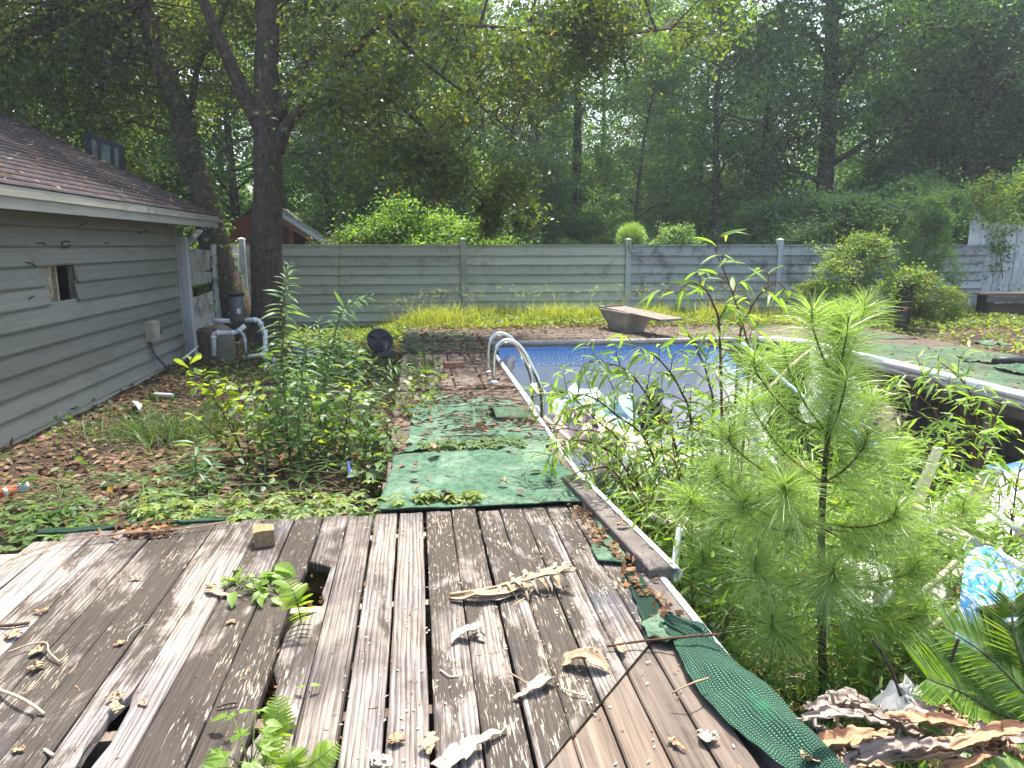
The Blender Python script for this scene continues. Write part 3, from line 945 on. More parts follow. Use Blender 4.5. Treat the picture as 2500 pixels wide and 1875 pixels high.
# ================================================================ SHED ON THE LEFT
shed = thing('garden_shed', 'low clapboard shed in pale grey-green paint with dark shingle roof', 'shed', (-3.6, 7, -.25))
WU, VC = -3.60, 11.40
SB = -0.24
EX = 0.187
r3 = random.Random(11)
hA, hB = atu(105, 700, WU), atu(182, 700, WU)
zb = SB + EX * round((atu(140, 748, WU).z - SB) / EX); zt = zb + 2 * EX
nb = 11
for k in range(nb):
    z0 = SB + k * EX
    z1 = z0 + EX + .022
    segs = [(2.2, VC - .02)]
    if z0 + EX > zb + .02 and z0 < zt - .02:
        segs = [(2.2, hA.y + r3.uniform(-.02, .02)), (hB.y + r3.uniform(-.03, .01), VC - .02)]
    elif k == 2:
        vj = atu(280, 985, WU).y
        segs = [(2.2, vj - .004), (vj + .004, VC - .02)]
    elif k % 3 == 1:
        vj = 4.9 + .5 * (k % 2)
        segs = [(2.2, vj - .002), (vj + .002, VC - .02)]
    for (a, b) in segs:
        ns = 14
        V, F = [], []
        jz = r3.uniform(-.004, .004)
        for i in range(ns + 1):
            v = a + (b - a) * i / ns
            w = .004 * noise.noise((v * .9, k * 5.1, 0)) + (.012 * noise.noise((v * 2.1, k, 3)) if k in (1, 2, 5) else 0)
            V += [(WU + .050 + w, v, z0 + jz + .003 * noise.noise((v * 1.7, k * 2, 9))), (WU + .018 + w, v, z0 + jz), (WU + .002, v, z1), (WU + .014, v, z1)]
        for i in range(ns):
            for j in range(4):
                q = (j + 1) % 4
                F.append((i * 4 + j, i * 4 + 4 + j, i * 4 + 4 + q, i * 4 + q))
        F += [(0, 1, 2, 3), (ns * 4 + 3, ns * 4 + 2, ns * 4 + 1, ns * 4)]
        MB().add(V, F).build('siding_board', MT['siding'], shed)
WT = SB + nb * EX + .02
# wall behind with the hole, dark inside, insulation
wl = MB()
for (a, b, c, d) in ((2.2, hA.y, SB, WT), (hB.y, VC, SB, WT), (hA.y, hB.y, SB, zb), (hA.y, hB.y, zt, WT)):
    wl.box((WU - .03, (a + b) / 2, (c + d) / 2), (.05, b - a, d - c))
wl.box((WU - 2.4, VC - .04, (SB + WT) / 2), (4.7, .06, WT - SB))
wl.box((WU - 2.4, 2.2, (SB + WT) / 2), (4.7, .06, WT - SB))
wl.box((WU - 4.8, 6.8, (SB + WT) / 2), (.06, 9.2, WT - SB))
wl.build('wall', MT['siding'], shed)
vm = hA.y + (hB.y - hA.y) * .50
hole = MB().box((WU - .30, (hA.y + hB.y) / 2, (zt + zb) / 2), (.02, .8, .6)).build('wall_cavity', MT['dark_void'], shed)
P = []
for j in range(9):
    P.append([(WU - .05 + .025 * fbm(i * .4, j * .4, 3, 2), hA.y - .02 + (vm - hA.y) * i / 8, zb - .02 + (zt - zb + .04) * j / 8) for i in range(9)])
sheet('insulation', MT['rock_wool'], P, shed)
MB().box((WU - .05, vm + .01, (zt + zb) / 2), (.06, .03, zt - zb)).build('stud', MT['board_tan'], shed)
MB().box((WU + .030, VC + .01, (SB + WT) / 2 - .01), (.05, .085, WT - SB + .05)).build('corner_trim', MT['trim'], shed)
MB().box((WU + .03, 6.6, SB - .05), (.05, 9.5, .1)).build('sill_board', MT['trim'], shed)
# eave: soffit, two-step fascia
EU, EZ0, EZ1, VE = -3.15, 1.735, 1.925, 12.22
MB().box(((EU + WU) / 2 - .02, 6.9, EZ0 + .035), (WU * -1 + EU + .06, 10.5, .02)).build('soffit', MT['siding'], shed)
MB().box((EU, 7.0, (EZ0 + EZ1) / 2 - .045), (.025, 10.4, EZ1 - EZ0 - .09)).build('fascia', MT['trim'], shed)
MB().box((EU + .012, 7.0, EZ1 - .05), (.035, 10.44, .085)).build('fascia', MT['trim'], shed)
pr = atv(0, 275, VE)
SLOPE = (pr.z - EZ1) / (EU - pr.x)
RU = -6.9
rz = lambda u: EZ1 + (EU - u) * SLOPE
L = math.hypot(1, SLOPE)
MB().add([(EU - .02, VE, EZ0), (EU - .02, VE - .025, EZ0), (EU - .02, VE, EZ1 - .01), (EU - .02, VE - .025, EZ1 - .01),
          (RU, VE, rz(RU) - .2), (RU, VE - .025, rz(RU) - .2), (RU, VE, rz(RU) - .01), (RU, VE - .025, rz(RU) - .01)],
         [(0, 2, 3, 1), (0, 4, 6, 2), (1, 3, 7, 5), (2, 6, 7, 3), (0, 1, 5, 4), (4, 5, 7, 6)]).build('rake_board', MT['trim'], shed)
roof = MB().add([(EU + .02, 1.8, EZ1 - .02), (EU + .02, VE + .02, EZ1 - .02), (RU, VE + .02, rz(RU) - .02), (RU, 1.8, rz(RU) - .02),
                 (RU - 3.7, VE + .02, EZ1), (RU - 3.7, 1.8, EZ1)],
                [(0, 1, 2, 3), (3, 2, 4, 5), (1, 4, 2), (0, 3, 5)]).build('roof', MT['dark_wood'], shed)
ne = 29
se = (EU + .03 - RU) * L / ne
for k in range(ne):
    ns = 52
    s0 = k * se
    V, UV, F = [], [], []
    for i in range(ns + 1):
        v = 1.8 + (VE + .035 - 1.8) * i / ns
        w = .010 * noise.noise((v * 1.3, k * 3.3, 0))
        for (s, h) in ((s0 + w * .4, .0), (s0 + w * .4, .013 + .004 * noise.noise((v * 3, k, 1))), (s0 + se + .01, .004)):
            u = EU + .03 - s / L
            V.append((u + h * SLOPE / L, v, EZ1 - .012 - .03 * 0 + (s / L) * SLOPE + h / L))
            UV.append((v + (.15 if k % 2 else 0), s))
    for i in range(ns):
        a = i * 3
        F += [(a, a + 3, a + 4, a + 1), (a + 1, a + 4, a + 5, a + 2)]
    V = [Vector(p) - wloc(roof) for p in V]
    link('shingle_row', npmesh('shingle_row', V, F, MT['shingle'], uv=UV), roof)
# nails, hooks on the wall
for (x, y, dx, dy) in ((190, 556, 22, -12), (338, 570, 26, -8), (88, 595, 24, 2), (255, 595, 10, -2), (62, 640, 26, 12), (70, 730, 14, -6)):
    p, q = atu(x, y, WU + .045), atu(x + dx, y + dy, WU + .05)
    MB().tube(curve([p, p.lerp(q, .5) + Vector((.012, 0, .012)), q], 4), .006, 5).build('bent_nail', MT['rust'], shed)
MB().tube(curve([atu(x, y, WU + .05) for x, y in ((170, 590), (155, 590), (152, 600), (163, 604), (172, 598))], 4), .008, 5).build('hook', MT['rust'], shed)

# electric box on the wall, with its conduit: hangs on the shed, so a thing of its own
bp = atu(354, 808, WU)
eb = thing('electrical_box', 'beige outdoor electrical box mounted on the shed siding', 'electrical box', (WU + .03, bp.y, bp.z))
MB().box((WU + .085, bp.y, bp.z), (.10, .235, .27), bev=.012).build('box_body', MT['box_beige'], eb)
MB().box((WU + .145, bp.y + .01, bp.z + .005), (.018, .20, .235), bev=.008).build('box_door', MT['box_beige'], eb)
MB().box((WU + .14, bp.y + .135, bp.z - .03), (.04, .02, .05)).build('latch', MT['black_plastic'], eb)
MB().tube(curve([(WU + .07, bp.y - .03, bp.z - .13), (WU + .08, bp.y + .02, bp.z - .3), (WU + .14, bp.y + .25, -.18), (WU + .18, bp.y + .42, -.24)]), .017, 7).build('conduit', MT['grey_plastic'], eb, smooth=True)
MB().tube(curve([(WU + .25, 10.6, -.14), (WU + .33, 10.9, -.05), (WU + .42, 11.4, .08), (WU + .46, 11.8, .12)]), .013, 6).build('conduit', MT['pvc'], eb, smooth=True)

# black window frame leaning on the roof slope
wf = thing('window_sash', 'black three-pane window sash propped up behind the shed roof', 'window')
fr = [atv(x, y, VE + .35) for x, y in ((212, 328), (300, 362), (300, 412), (212, 372))]
fr[2].z -= .25; fr[3].z -= .25
def fbar(a, b, w, nm='frame', m='black_plastic'): return MB().bar(a, b, w, .06, .008, up=(0, 1, 0)).build(nm, MT[m], wf)
fbar(fr[0], fr[1], .075); fbar(fr[1] + Vector((-.02, .002, 0)), fr[2] + Vector((-.03, .002, 0)), .075); fbar(fr[0] + Vector((.02, .002, 0)), fr[3] + Vector((.03, .002, 0)), .075)
ts = [0.06, .33, .70, .95]
for k in (1, 2):
    fbar(fr[0].lerp(fr[1], ts[k]) + Vector((0, .003, 0)), fr[3].lerp(fr[2], ts[k]) + Vector((0, .003, 0)), .05, 'mullion')
for k in range(3):
    a, b = ts[k] + .04, ts[k + 1] - .02
    q = [fr[0].lerp(fr[1], a), fr[0].lerp(fr[1], b), fr[3].lerp(fr[2], b), fr[3].lerp(fr[2], a)]
    V = [p + Vector((0, d, 0)) for d in (-.004, .004) for p in q]
    MB().add(V, [(0, 1, 2, 3), (7, 6, 5, 4), (0, 4, 5, 1), (1, 5, 6, 2), (2, 6, 7, 3), (3, 7, 4, 0)]).build('pane', MT['pane'], wf)

# ================================================================ FENCES
def board_fence(root, a, b, z0, z1, n, mat, skip=(), jit=.006, seed=0, gap=None):
    """lapped boards between two posts; every board a mesh"""
    r = random.Random(seed)
    a, b = Vector((*a, 0)), Vector((*b, 0))
    d = (b - a).normalized()
    nrm = Vector((d.y, -d.x, 0))                     # faces the camera side
    ex = (z1 - z0) / n
    for k in range(n):
        if k in skip: continue
        za, zc = z0 + k * ex, z0 + (k + 1) * ex + .02
        ns = 10
        V, F = [], []
        t0, t1 = r.uniform(-jit, jit), r.uniform(-jit, jit)
        for i in range(ns + 1):
            t = i / ns
            p = a.lerp(b, t)
            w = .006 * noise.noise((t * 3, k * 4.2 + seed, 0))
            sg = -.012 * math.sin(math.pi * t)
            dz = t0 * (1 - t) + t1 * t + sg
            for (o, z) in ((.056 + w, za + dz), (.018 + w, za + dz), (.0, zc + dz), (.013 + w * .5, zc + dz)):
                V.append(p + nrm * o + Vector((0, 0, z)))
        for i in range(ns):
            for j in range(4):
                q = (j + 1) % 4
                F.append((i * 4 + j, i * 4 + q, i * 4 + 4 + q, i * 4 + 4 + j))
        F += [(3, 2, 1, 0), (ns * 4, ns * 4 + 1, ns * 4 + 2, ns * 4 + 3)]
        MB().add(V, F).build('board', MT[mat], root)

def post(root, u, v, z0, z1, w=.11, mat='fence_post', cap=True):
    p = MB().box((u, v, (z0 + z1) / 2), (w, w, z1 - z0), bev=.008).build('post', MT[mat], root)
    if cap:
        MB().add([(u - w * .56, v - w * .56, z1), (u + w * .56, v - w * .56, z1), (u + w * .56, v + w * .56, z1), (u - w * .56, v + w * .56, z1),
                  (u - w * .56, v - w * .56, z1 + .03), (u + w * .56, v - w * .56, z1 + .03), (u + w * .56, v + w * .56, z1 + .03), (u - w * .56, v + w * .56, z1 + .03),
                  (u, v, z1 + .062)],
                 [(0, 3, 2, 1), (0, 1, 5, 4), (1, 2, 6, 5), (2, 3, 7, 6), (3, 0, 4, 7), (4, 5, 8), (5, 6, 8), (6, 7, 8), (7, 4, 8)]).build('post_cap', MT[mat], p)
    return p

FV = 15.0
ff = thing('board_fence', 'long horizontal lap-board fence painted pale green-grey behind the pool', 'fence', (4, FV, -.25))
FU = [-3.42, -2.88, 0.98, 4.50, 7.94, 11.4, 13.0]
for k in range(6):
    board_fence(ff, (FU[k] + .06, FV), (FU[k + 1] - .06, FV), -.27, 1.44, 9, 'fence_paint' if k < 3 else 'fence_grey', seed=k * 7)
    if 0 < k:
        post(ff, FU[k], FV - .02, -.3, 1.56, mat='fence_post' if k < 4 else 'white_board')
    o = MB().box(((FU[k] + FU[k + 1]) / 2, FV - .012, 1.468), (FU[k + 1] - FU[k] - .13, .075, .024), Matrix.Rotation(r3.uniform(-.003, .003), 3, 'Y')).build('top_rail', MT['fence_paint' if k < 3 else 'fence_grey'], ff)
MB().tube(curve([atv(x, y, FV - .1) for x, y in ((1536, 592), (1537, 610), (1545, 620), (1553, 615))], 5), .007, 5).build('hook', MT['rust'], ff)

lf = thing('side_fence', 'short sagging lap-board fence joining the shed corner to the long fence', 'fence', (-3.5, 13, -.25))
post(lf, -3.58, 11.75, -.3, 1.60, .15, 'white_board', False)
post(lf, -3.43, 14.98, -.3, 1.56, .12, 'white_board')
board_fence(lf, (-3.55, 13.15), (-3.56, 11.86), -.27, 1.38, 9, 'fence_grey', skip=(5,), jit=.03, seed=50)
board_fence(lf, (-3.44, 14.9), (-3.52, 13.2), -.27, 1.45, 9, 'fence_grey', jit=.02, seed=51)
MB().bar((-3.60, 11.9, 1.42), (-3.5, 12.5, 1.70), .09, .03).build('brace', MT['white_board'], lf)

rf = thing('plank_fence', 'leaning fence of tall whitewashed vertical planks on the right', 'fence', (14, 15.4, -.25))
r4 = random.Random(5)
for k in range(24):
    u = 12.62 + k * .152
    h = 1.99 + r4.uniform(-.03, .03) - .008 * k
    V = []
    tw = r4.uniform(-.012, .012)
    z0 = -.26 + .006 * k
    if k in (2, ): z0 = -.26
    for (z, off, s) in ((z0, 0, 0), (h * .5, -.10 + tw, .03), (h, -.02 + tw, .075)):
        for (x, y) in ((-.070, 0), (.070, 0), (.070, .022), (-.070, .022)):
            V.append((u + x + s, 15.15 + y + off * .9, z))
    F = [(3, 2, 1, 0), (8, 9, 10, 11)]
    for b in (0, 4):
        for j in range(4):
            q = (j + 1) % 4
            F.append((b + j, b + q, b + 4 + q, b + 4 + j))
    MB().add(V, F).build('plank', MT['white_board'], rf)
for z in (.3, 1.5):
    MB().box((14.4, 15.21, z), (3.6, .04, .09)).build('rail', MT['dark_wood'], rf)
po = atv(2393, 500, 15.6)
MB().box((po.x, 15.6, .9), (.16, .12, 2.6)).build('post', MT['white_board'], rf)
print('STRUCT DONE')

# ================================================================ TREES
def unit(a): return a / np.maximum(np.linalg.norm(a, axis=-1, keepdims=True), 1e-9)

def leaf_quads(g, P, L, W, axis=None, up=0.5, fold=0.18, droop=0.25, spread=1.0):
    """P (n,3) -> V (4n,3): one folded leaf at each point, with a random heading"""
    n = len(P)
    A = g.normal(0, 1, (n, 3)) * spread
    A[:, 2] = A[:, 2] * 0.55 - droop
    if axis is not None: A = A + axis
    A = unit(A)
    N = g.normal(0, 0.55, (n, 3)); N[:, 2] += up
    S = unit(np.cross(A, N)); N = unit(np.cross(S, A))
    l = (L * g.uniform(0.65, 1.25, n))[:, None]
    w = (W * g.uniform(0.75, 1.2, n))[:, None]
    V = np.empty((n, 4, 3))
    V[:, 0] = P
    V[:, 1] = P + A * l * .5 + S * w * .5 + N * w * fold
    V[:, 2] = P + A * l - N * l * .06
    V[:, 3] = P + A * l * .5 - S * w * .5 + N * w * fold
    return V.reshape(-1, 3)

def leaf_mesh_np(name, V, g, mat, clump=None):
    n = len(V) // 4
    r = g.uniform(0, 1, n)
    if clump is not None: r = np.clip(r * .55 + clump * .45, 0, 1) * (r < .96) + r * (r >= .96)
    return npmesh(name, V, np.arange(4 * n).reshape(-1, 4), mat, rnd=r)

def clusters_to_leaves(g, C, S, n, L, W, flat=.42, **k):
    C = np.asarray(C); m = len(C)
    S = np.broadcast_to(np.asarray(S, float), (m,))
    cnt = np.maximum((n * g.uniform(.45, 1.5, m)).astype(int), 3)
    idx = np.repeat(np.arange(m), cnt)
    off = g.normal(0, 1, (len(idx), 3)) * np.array([1, 1, flat])
    # a random tilt for each cluster keeps them from lying in horizontal plates
    tl = g.normal(0, .45, (m, 2))[idx]
    off[:, 2] += off[:, 0] * tl[:, 0] + off[:, 1] * tl[:, 1]
    P = C[idx] + off * S[idx][:, None]
    return leaf_quads(g, P, L, W, **k), g.uniform(0, 1, m)[idx]

def tree_variant(seed, H, base, spread, nl, per, L, tr, lean=(0, 0), shape='oval', size=.45, W=None, sub=5):
    """trunk builder + leaf arrays for one forest tree, root at the origin"""
    g = np.random.default_rng(seed)
    mb = MB()
    path, rad = [], []
    for i in range(9):
        t = i / 8
        path.append(Vector((lean[0] * t ** 1.3 + .25 * math.sin(seed + t * 5) * t, lean[1] * t + .2 * math.cos(seed * 2 + t * 4) * t, H * .97 * t)))
        rad.append(tr * (1 - .85 * t) * (1.25 if i == 0 else 1))
    mb.tube(path, rad, 9)
    C, S = [], []
    for k in range(nl):
        t = base / H + (1 - base / H) * ((k + .5) / nl) ** .9 * .98
        f = t * 8; i = min(int(f), 7)
        p = path[i].lerp(path[i + 1], f - i)
        az = k * 2.39996 + g.uniform(-.4, .4)
        q = (t - base / H) / (1 - base / H)
        if shape == 'oval': pr = math.sin(math.pi * min(1, .12 + .86 * q)) ** .7
        elif shape == 'top': pr = .35 + .65 * math.sin(math.pi * (.1 + .85 * q))
        else: pr = (1 - q) ** .7 + .12
        ln = spread * pr * g.uniform(.65, 1.15)
        el = g.uniform(.05, .55) + .5 * q
        d = Vector((math.cos(az) * math.cos(el), math.sin(az) * math.cos(el), math.sin(el)))
        e = p + d * ln; e.z -= .12 * ln
        mid = p.lerp(e, .5) + Vector((0, 0, .10 * ln))
        r0 = max(.012, rad[i] * .38)
        mb.tube([p, mid, e], [r0, r0 * .6, .008], 5, False)
        for s in range(sub):
            a = g.uniform(.35, 1.0)
            b = p.lerp(mid, a * 2) if a < .5 else mid.lerp(e, a * 2 - 1)
            o = Vector(g.normal(0, 1, 3)) * ln * .22; o.z *= .6
            C.append(b + o); S.append(size * g.uniform(.6, 1.3) * (.6 + .4 * pr))
            mb.tube([b, b + o], [.012, .005], 3, False)
        C.append(e); S.append(size * .8)
    V, cl = clusters_to_leaves(g, [tuple(c) for c in C], S, per, L, W or L * .5)
    return mb, V, cl, g

def make_tree(name, label, cat, seed, mat, barkm, group=None, dummy=False, **k):
    mb, V, cl, g = tree_variant(seed, **k)
    root = thing(name, label, cat, (0, 0, 0), group)
    mb.build('trunk', MT[barkm], root, smooth=True)
    link('crown', leaf_mesh_np('crown', V, g, MT[mat], cl), root)
    return root

def copy_tree(o, parent=None):
    c = o.copy(); COL.objects.link(c)
    if parent is not None: c.parent = parent
    for ch in list(o.children): copy_tree(ch, c)
    return c

PROTO = {}
def proto(key, *a, **k):
    PROTO[key] = [make_tree(*a, **k), False]
def place(key, loc, rz, sc, label, group=None):
    p, used = PROTO[key]
    o = p if not used else copy_tree(p)
    PROTO[key][1] = True
    o.location = loc; o.rotation_euler = (0, 0, rz); o.scale = sc if isinstance(sc, tuple) else (sc,) * 3
    o['label'] = label
    if group: o['group'] = group
    return o

proto('A', 'forest_tree', '', 'tree', 101, 'forest', 'bark_far', H=15, base=4.0, spread=3.4, nl=34, per=105, L=.15, tr=.20, shape='oval', size=.48)
proto('B', 'forest_tree', '', 'tree', 102, 'forest', 'bark_far', H=17, base=6.5, spread=3.0, nl=30, per=110, L=.15, tr=.22, shape='top', size=.46)
proto('C', 'forest_tree', '', 'tree', 103, 'forest', 'bark_far', H=12, base=2.0, spread=2.8, nl=34, per=95, L=.14, tr=.14, lean=(.8, .2), shape='oval', size=.42)
proto('D', 'forest_tree', '', 'tree', 104, 'forest_dark', 'bark', H=16, base=2.6, spread=4.4, nl=44, per=200, L=.14, tr=.26, lean=(.9, .3), shape='oval', size=.52)
proto('E', 'forest_tree', '', 'tree', 105, 'forest_dark', 'bark', H=14, base=1.6, spread=3.6, nl=44, per=190, L=.14, tr=.17, lean=(-.5, .2), shape='cone', size=.48)
proto('F', 'forest_tree', '', 'tree', 106, 'oak', 'bark', H=13, base=3.0, spread=3.6, nl=36, per=110, L=.12, tr=.17, lean=(.4, -.3), shape='oval', size=.48)
proto('S', 'forest_shrub', '', 'shrub', 107, 'forest', 'twig', H=3.2, base=.1, spread=2.0, nl=26, per=105, L=.10, tr=.04, shape='cone', size=.24, sub=5)
proto('T', 'forest_shrub', '', 'shrub', 108, 'forest_dark', 'twig', H=2.8, base=.15, spread=1.7, nl=26, per=140, L=.10, tr=.04, shape='cone', size=.28, sub=4)
proto('G', 'garden_bush', '', 'bush', 109, 'bright', 'twig', H=2.2, base=.2, spread=1.05, nl=24, per=80, L=.085, tr=.03, shape='oval', size=.2, sub=4)
proto('Y', 'garden_bush', '', 'bush', 110, 'myrtle', 'twig', H=2.0, base=.2, spread=.9, nl=26, per=70, L=.075, tr=.025, shape='oval', size=.17, sub=4)

def px_ground(px, v, z=-.27):
    X, Y, u = ray(px, 700)
    return (X * v / Y, v, z)

# what a trunk stands above or behind, for the labels
LAND = [(-500, 'far left of the shed'), (-120, 'left of the shed roof'), (60, 'above the roof left end'), (190, 'above the roof middle'),
        (330, 'above the black window sash'), (450, 'behind the leaning tree'), (570, 'left of the forked tree'), (680, 'above the red house'), (790, 'right of the red house roof'),
        (900, 'above the orange-tipped bush'), (1010, 'above the bright green bushes'), (1130, 'behind the first post'), (1260, 'right of the bright bushes'),
        (1400, 'left of the hook post'), (1530, 'behind the hook post'), (1650, 'right of the hook post'), (1780, 'left of the third post'),
        (1905, 'behind the third post'), (2010, 'behind the orange-tipped shrub'), (2120, 'left of the mossy post'), (2240, 'behind the mossy post'),
        (2340, 'left of the plank fence'), (2450, 'behind the leaning plank fence'), (2600, 'past the plank fence'), (2800, 'far out to the right')]
FOR = []
def where(px): return min(LAND, key=lambda q: abs(q[0] - px))[1]

r5 = random.Random(21)
ADJ = {'A': 'tall oval-crowned', 'B': 'tall bare-trunked', 'C': 'slender', 'D': 'big dark-leaved', 'E': 'low-branched dark', 'F': 'olive-green'}
def rowname(v): return 'just behind the fence' if v < 20 else 'in the second row' if v < 26 else 'in the hazy middle row' if v < 37 else 'in the faint back row'
seen_lab = {}
def forest(key, px, v, sc=1.0, rz=None):
    sy = sc * r5.uniform(.92, 1.08)
    lab = '%s tree %s, %s' % (ADJ[key], where(px), rowname(v))
    o = place(key, px_ground(px, v), r5.uniform(0, 6.28) if rz is None else rz, (sc, sc, sy), lab, 'woodland trees beyond the fence')
    FOR.append((px, o))

NEAR = [('D', -120, 17.5, .95), ('C', 60, 19.5, 1.0), ('F', 255, 18.8, 1.0),
        ('D', 1995, 25.5, 1.38), ('C', 1745, 25.0, 1.15), ('C', 1880, 30, 1.05), ('D', 2335, 25.0, 1.2), ('A', 2190, 28, 1.0), ('D', 2570, 25, 1.2), ('E', 2470, 27, 1.05), ('D', 2800, 25, 1.1),
        ('B', 945, 24.5, 1.0), ('A', 1080, 28, .8), ('C', 1200, 25, .8), ('B', 1405, 26.5, 1.0), ('C', 1540, 25, .75), ('A', 1620, 29, .68), ('C', 820, 25.5, 1.05), ('A', 700, 29, .95), ('E', 590, 24, .95), ('C', 1320, 30, .8), ('C', 1000, 31, 1.1), ('A', 1470, 33, .85), ('E', 1300, 27, .72), ('A', 1700, 31, .9), ('E', 1600, 34, .9), ('C', 1830, 26, 1.15), ('A', 2100, 30, 1.0), ('E', 2250, 31, 1.1), ('A', 2420, 30, 1.0), ('E', 1130, 33, .9)]
for k, px, v, sc in NEAR: forest(k, px, v, sc)
i = 0
for v, step, off in ((35, 210, 0), (46, 190, 60)):
    px = -520 + off
    while px < 2950:
        c = 1100 < px < 1800
        forest('ABCA'[i % 4] if not c else 'CAC'[i % 3], px + r5.uniform(-35, 35), v + r5.uniform(-2.5, 2.5), r5.uniform(.72, .98) * (1.0 if not c else .74))
        i += 1; px += step

ADJS = {'S': 'leafy undergrowth shrub', 'T': 'dark undergrowth shrub'}
k = 0
for v, step, off in ((17.2, 150, 0), (21.0, 125, 50), (26, 115, 20), (33, 110, 70)):
    px = -300 + off
    while px < 2800:
        key = 'T' if (px > 1650 and v < 24) or (k % 3 == 0) else 'S'
        if not (v < 21 and 520 < px < 1300) and not (v < 23 and 560 < px < 880):
            q = px + r5.uniform(-25, 25)
            s = r5.uniform(.75, 1.25) * (1.0 if v < 22 else 1.35)
            if 480 < px < 880 and v < 27: s *= .6
            if 1230 < px < 1850 and v < 27: s *= .58
            lab = '%s %s, %s' % (ADJS[key], where(q), rowname(v))
            o = place(key, px_ground(q, v + r5.uniform(-.8, .8)), r5.uniform(0, 6.28), (s, s, s * r5.uniform(.8, 1.2)), lab, 'undergrowth shrubs beyond the fence')
            FOR.append((q, o))
        k += 1; px += step
# where two would read alike, tell them apart from left to right
byl = {}
for q, o in FOR: byl.setdefault(o['label'], []).append((q, o))
for lab, l in byl.items():
    if len(l) < 2: continue
    l.sort(key=lambda t: t[0])
    W = {2: ['left', 'right'], 3: ['leftmost', 'middle', 'rightmost']}.get(len(l)) or ['leftmost', 'second', 'third', 'fourth', 'fifth', 'sixth'][:len(l)]
    for (q, o), w in zip(l, W): o['label'] = w + ' ' + lab

# far wood: one mass of leaves closing the view low down
g = np.random.default_rng(9)
n = 26000
th = g.uniform(-.85, .95, n); rr = g.uniform(62, 82, n)
hh = np.abs(g.normal(0, 1, n)) * 4.6
P = np.stack([np.sin(th + .13) * rr, np.cos(th + .13) * rr, hh - .3], 1)
V = leaf_quads(g, P, 1.0, .8)
tag(link('far_woodland', leaf_mesh_np('far_woodland', V, g, MT['forest'])), kind='stuff')

# bushes over the fence that stand out
place('G', px_ground(985, 17.0), .4, (1.15, 1.15, 1.18), 'airy bright green bush rising behind the fence left of its first post')
b = place('G', px_ground(1165, 16.6), 2.0, (1.15, 1.0, .96), 'rounded bright leafy bush behind the fence over its first post')
place('G', px_ground(1090, 18.0), 4.0, (1.3, 1.1, 1.05), 'bright green bush set back between the two sunlit bushes')
place('Y', px_ground(845, 17.2), 1.0, (1.35, .9, .98), 'orange-tipped bush behind the fence beside the red house')

# small round pine-like bush
g = np.random.default_rng(31)
rb = thing('round_bush', 'small round fine-needled bush peeping over the fence near the hook post', 'bush', px_ground(1540, 16.4))
c0 = atv(1542, 580, 16.4)
P = np.array(c0) + unit(g.normal(0, 1, (3200, 3))) * (g.uniform(.1, 1, (3200, 1)) ** .6) * .30
A = unit(P - np.array(c0)) * 2.5
V = leaf_quads(g, P - np.array(rb.location), .12, .014, axis=A, droop=0)
link('needles', leaf_mesh_np('needles', V, g, MT['pine']), rb)
MB().tube([(c0.x, 16.4, -.27), c0], .03, 6).build('stem', MT['twig'], rb)

# ---------------------------------------------------------------- the two trees inside the fence
def limb(mb, pts, r0, r1, n=10, sides=10):
    c = curve(pts, n)
    m = len(c)
    mb.tube(c, [r0 + (r1 - r0) * (i / (m - 1)) ** .8 for i in range(m)], sides)
    return c

def garden_tree(name, label, trunk, r0, limbs, targets, per, L, W, mat, seed, size, droop, barkm='bark', flare=1.35):
    root = thing(name, label, 'tree', trunk[0])
    g = np.random.default_rng(seed)
    mb = MB()
    c = curve(trunk, 12)
    m = len(c)
    mb.tube(c, [r0 * (1 - .60 * i / (m - 1)) * (1 + (flare - 1) * math.exp(-i / 4)) for i in range(m)], 16)
    mb.build('trunk', MT[barkm], root, smooth=True)
    nodes = list(c[int(m * .45):])
    for pts, a, b in limbs:
        l = MB()
        cc = limb(l, pts, a, b)
        l.build('limb', MT[barkm], root, smooth=True)
        nodes += cc[3:]
    NA = np.array([tuple(p) for p in nodes])
    tw = MB()
    C, S = [], []
    for (t, s) in targets:
        d = np.linalg.norm((NA - np.array(t)) * np.array([1, 1, 1.3]) + np.array([0, 0, .4]), axis=1)
        b = Vector(NA[int(np.argmin(d + g.uniform(0, 1.3, len(d))))])
        t = Vector(t)
        ln = (t - b).length
        mid = b.lerp(t, .55) + Vector((g.normal(0, .08), g.normal(0, .08), .14)) * ln
        tw.tube(curve([b, mid, t], 4), [min(.022, .008 + .006 * ln) * (1 - .8 * i / 8) + .003 for i in range(9)], 5, False)
        C.append(tuple(t)); S.append(s)
        C.append(tuple(t.lerp(mid, .4))); S.append(s * .85)
        for q in range(5):
            e = t + Vector(g.normal(0, s * 1.1, 3)); e.z -= s * .5 * droop
            tw.tube([t.lerp(mid, .1 * q), e], [.007, .003], 3, False)
    tw.build('twigs', MT[barkm], root)['kind'] = 'stuff'
    V, cl = clusters_to_leaves(g, C, S, per, L, W, flat=.62, droop=droop, up=.35)
    V = V - np.array(root.location)
    link('crown', leaf_mesh_np('crown', V, g, MT[mat], cl), root)
    return root

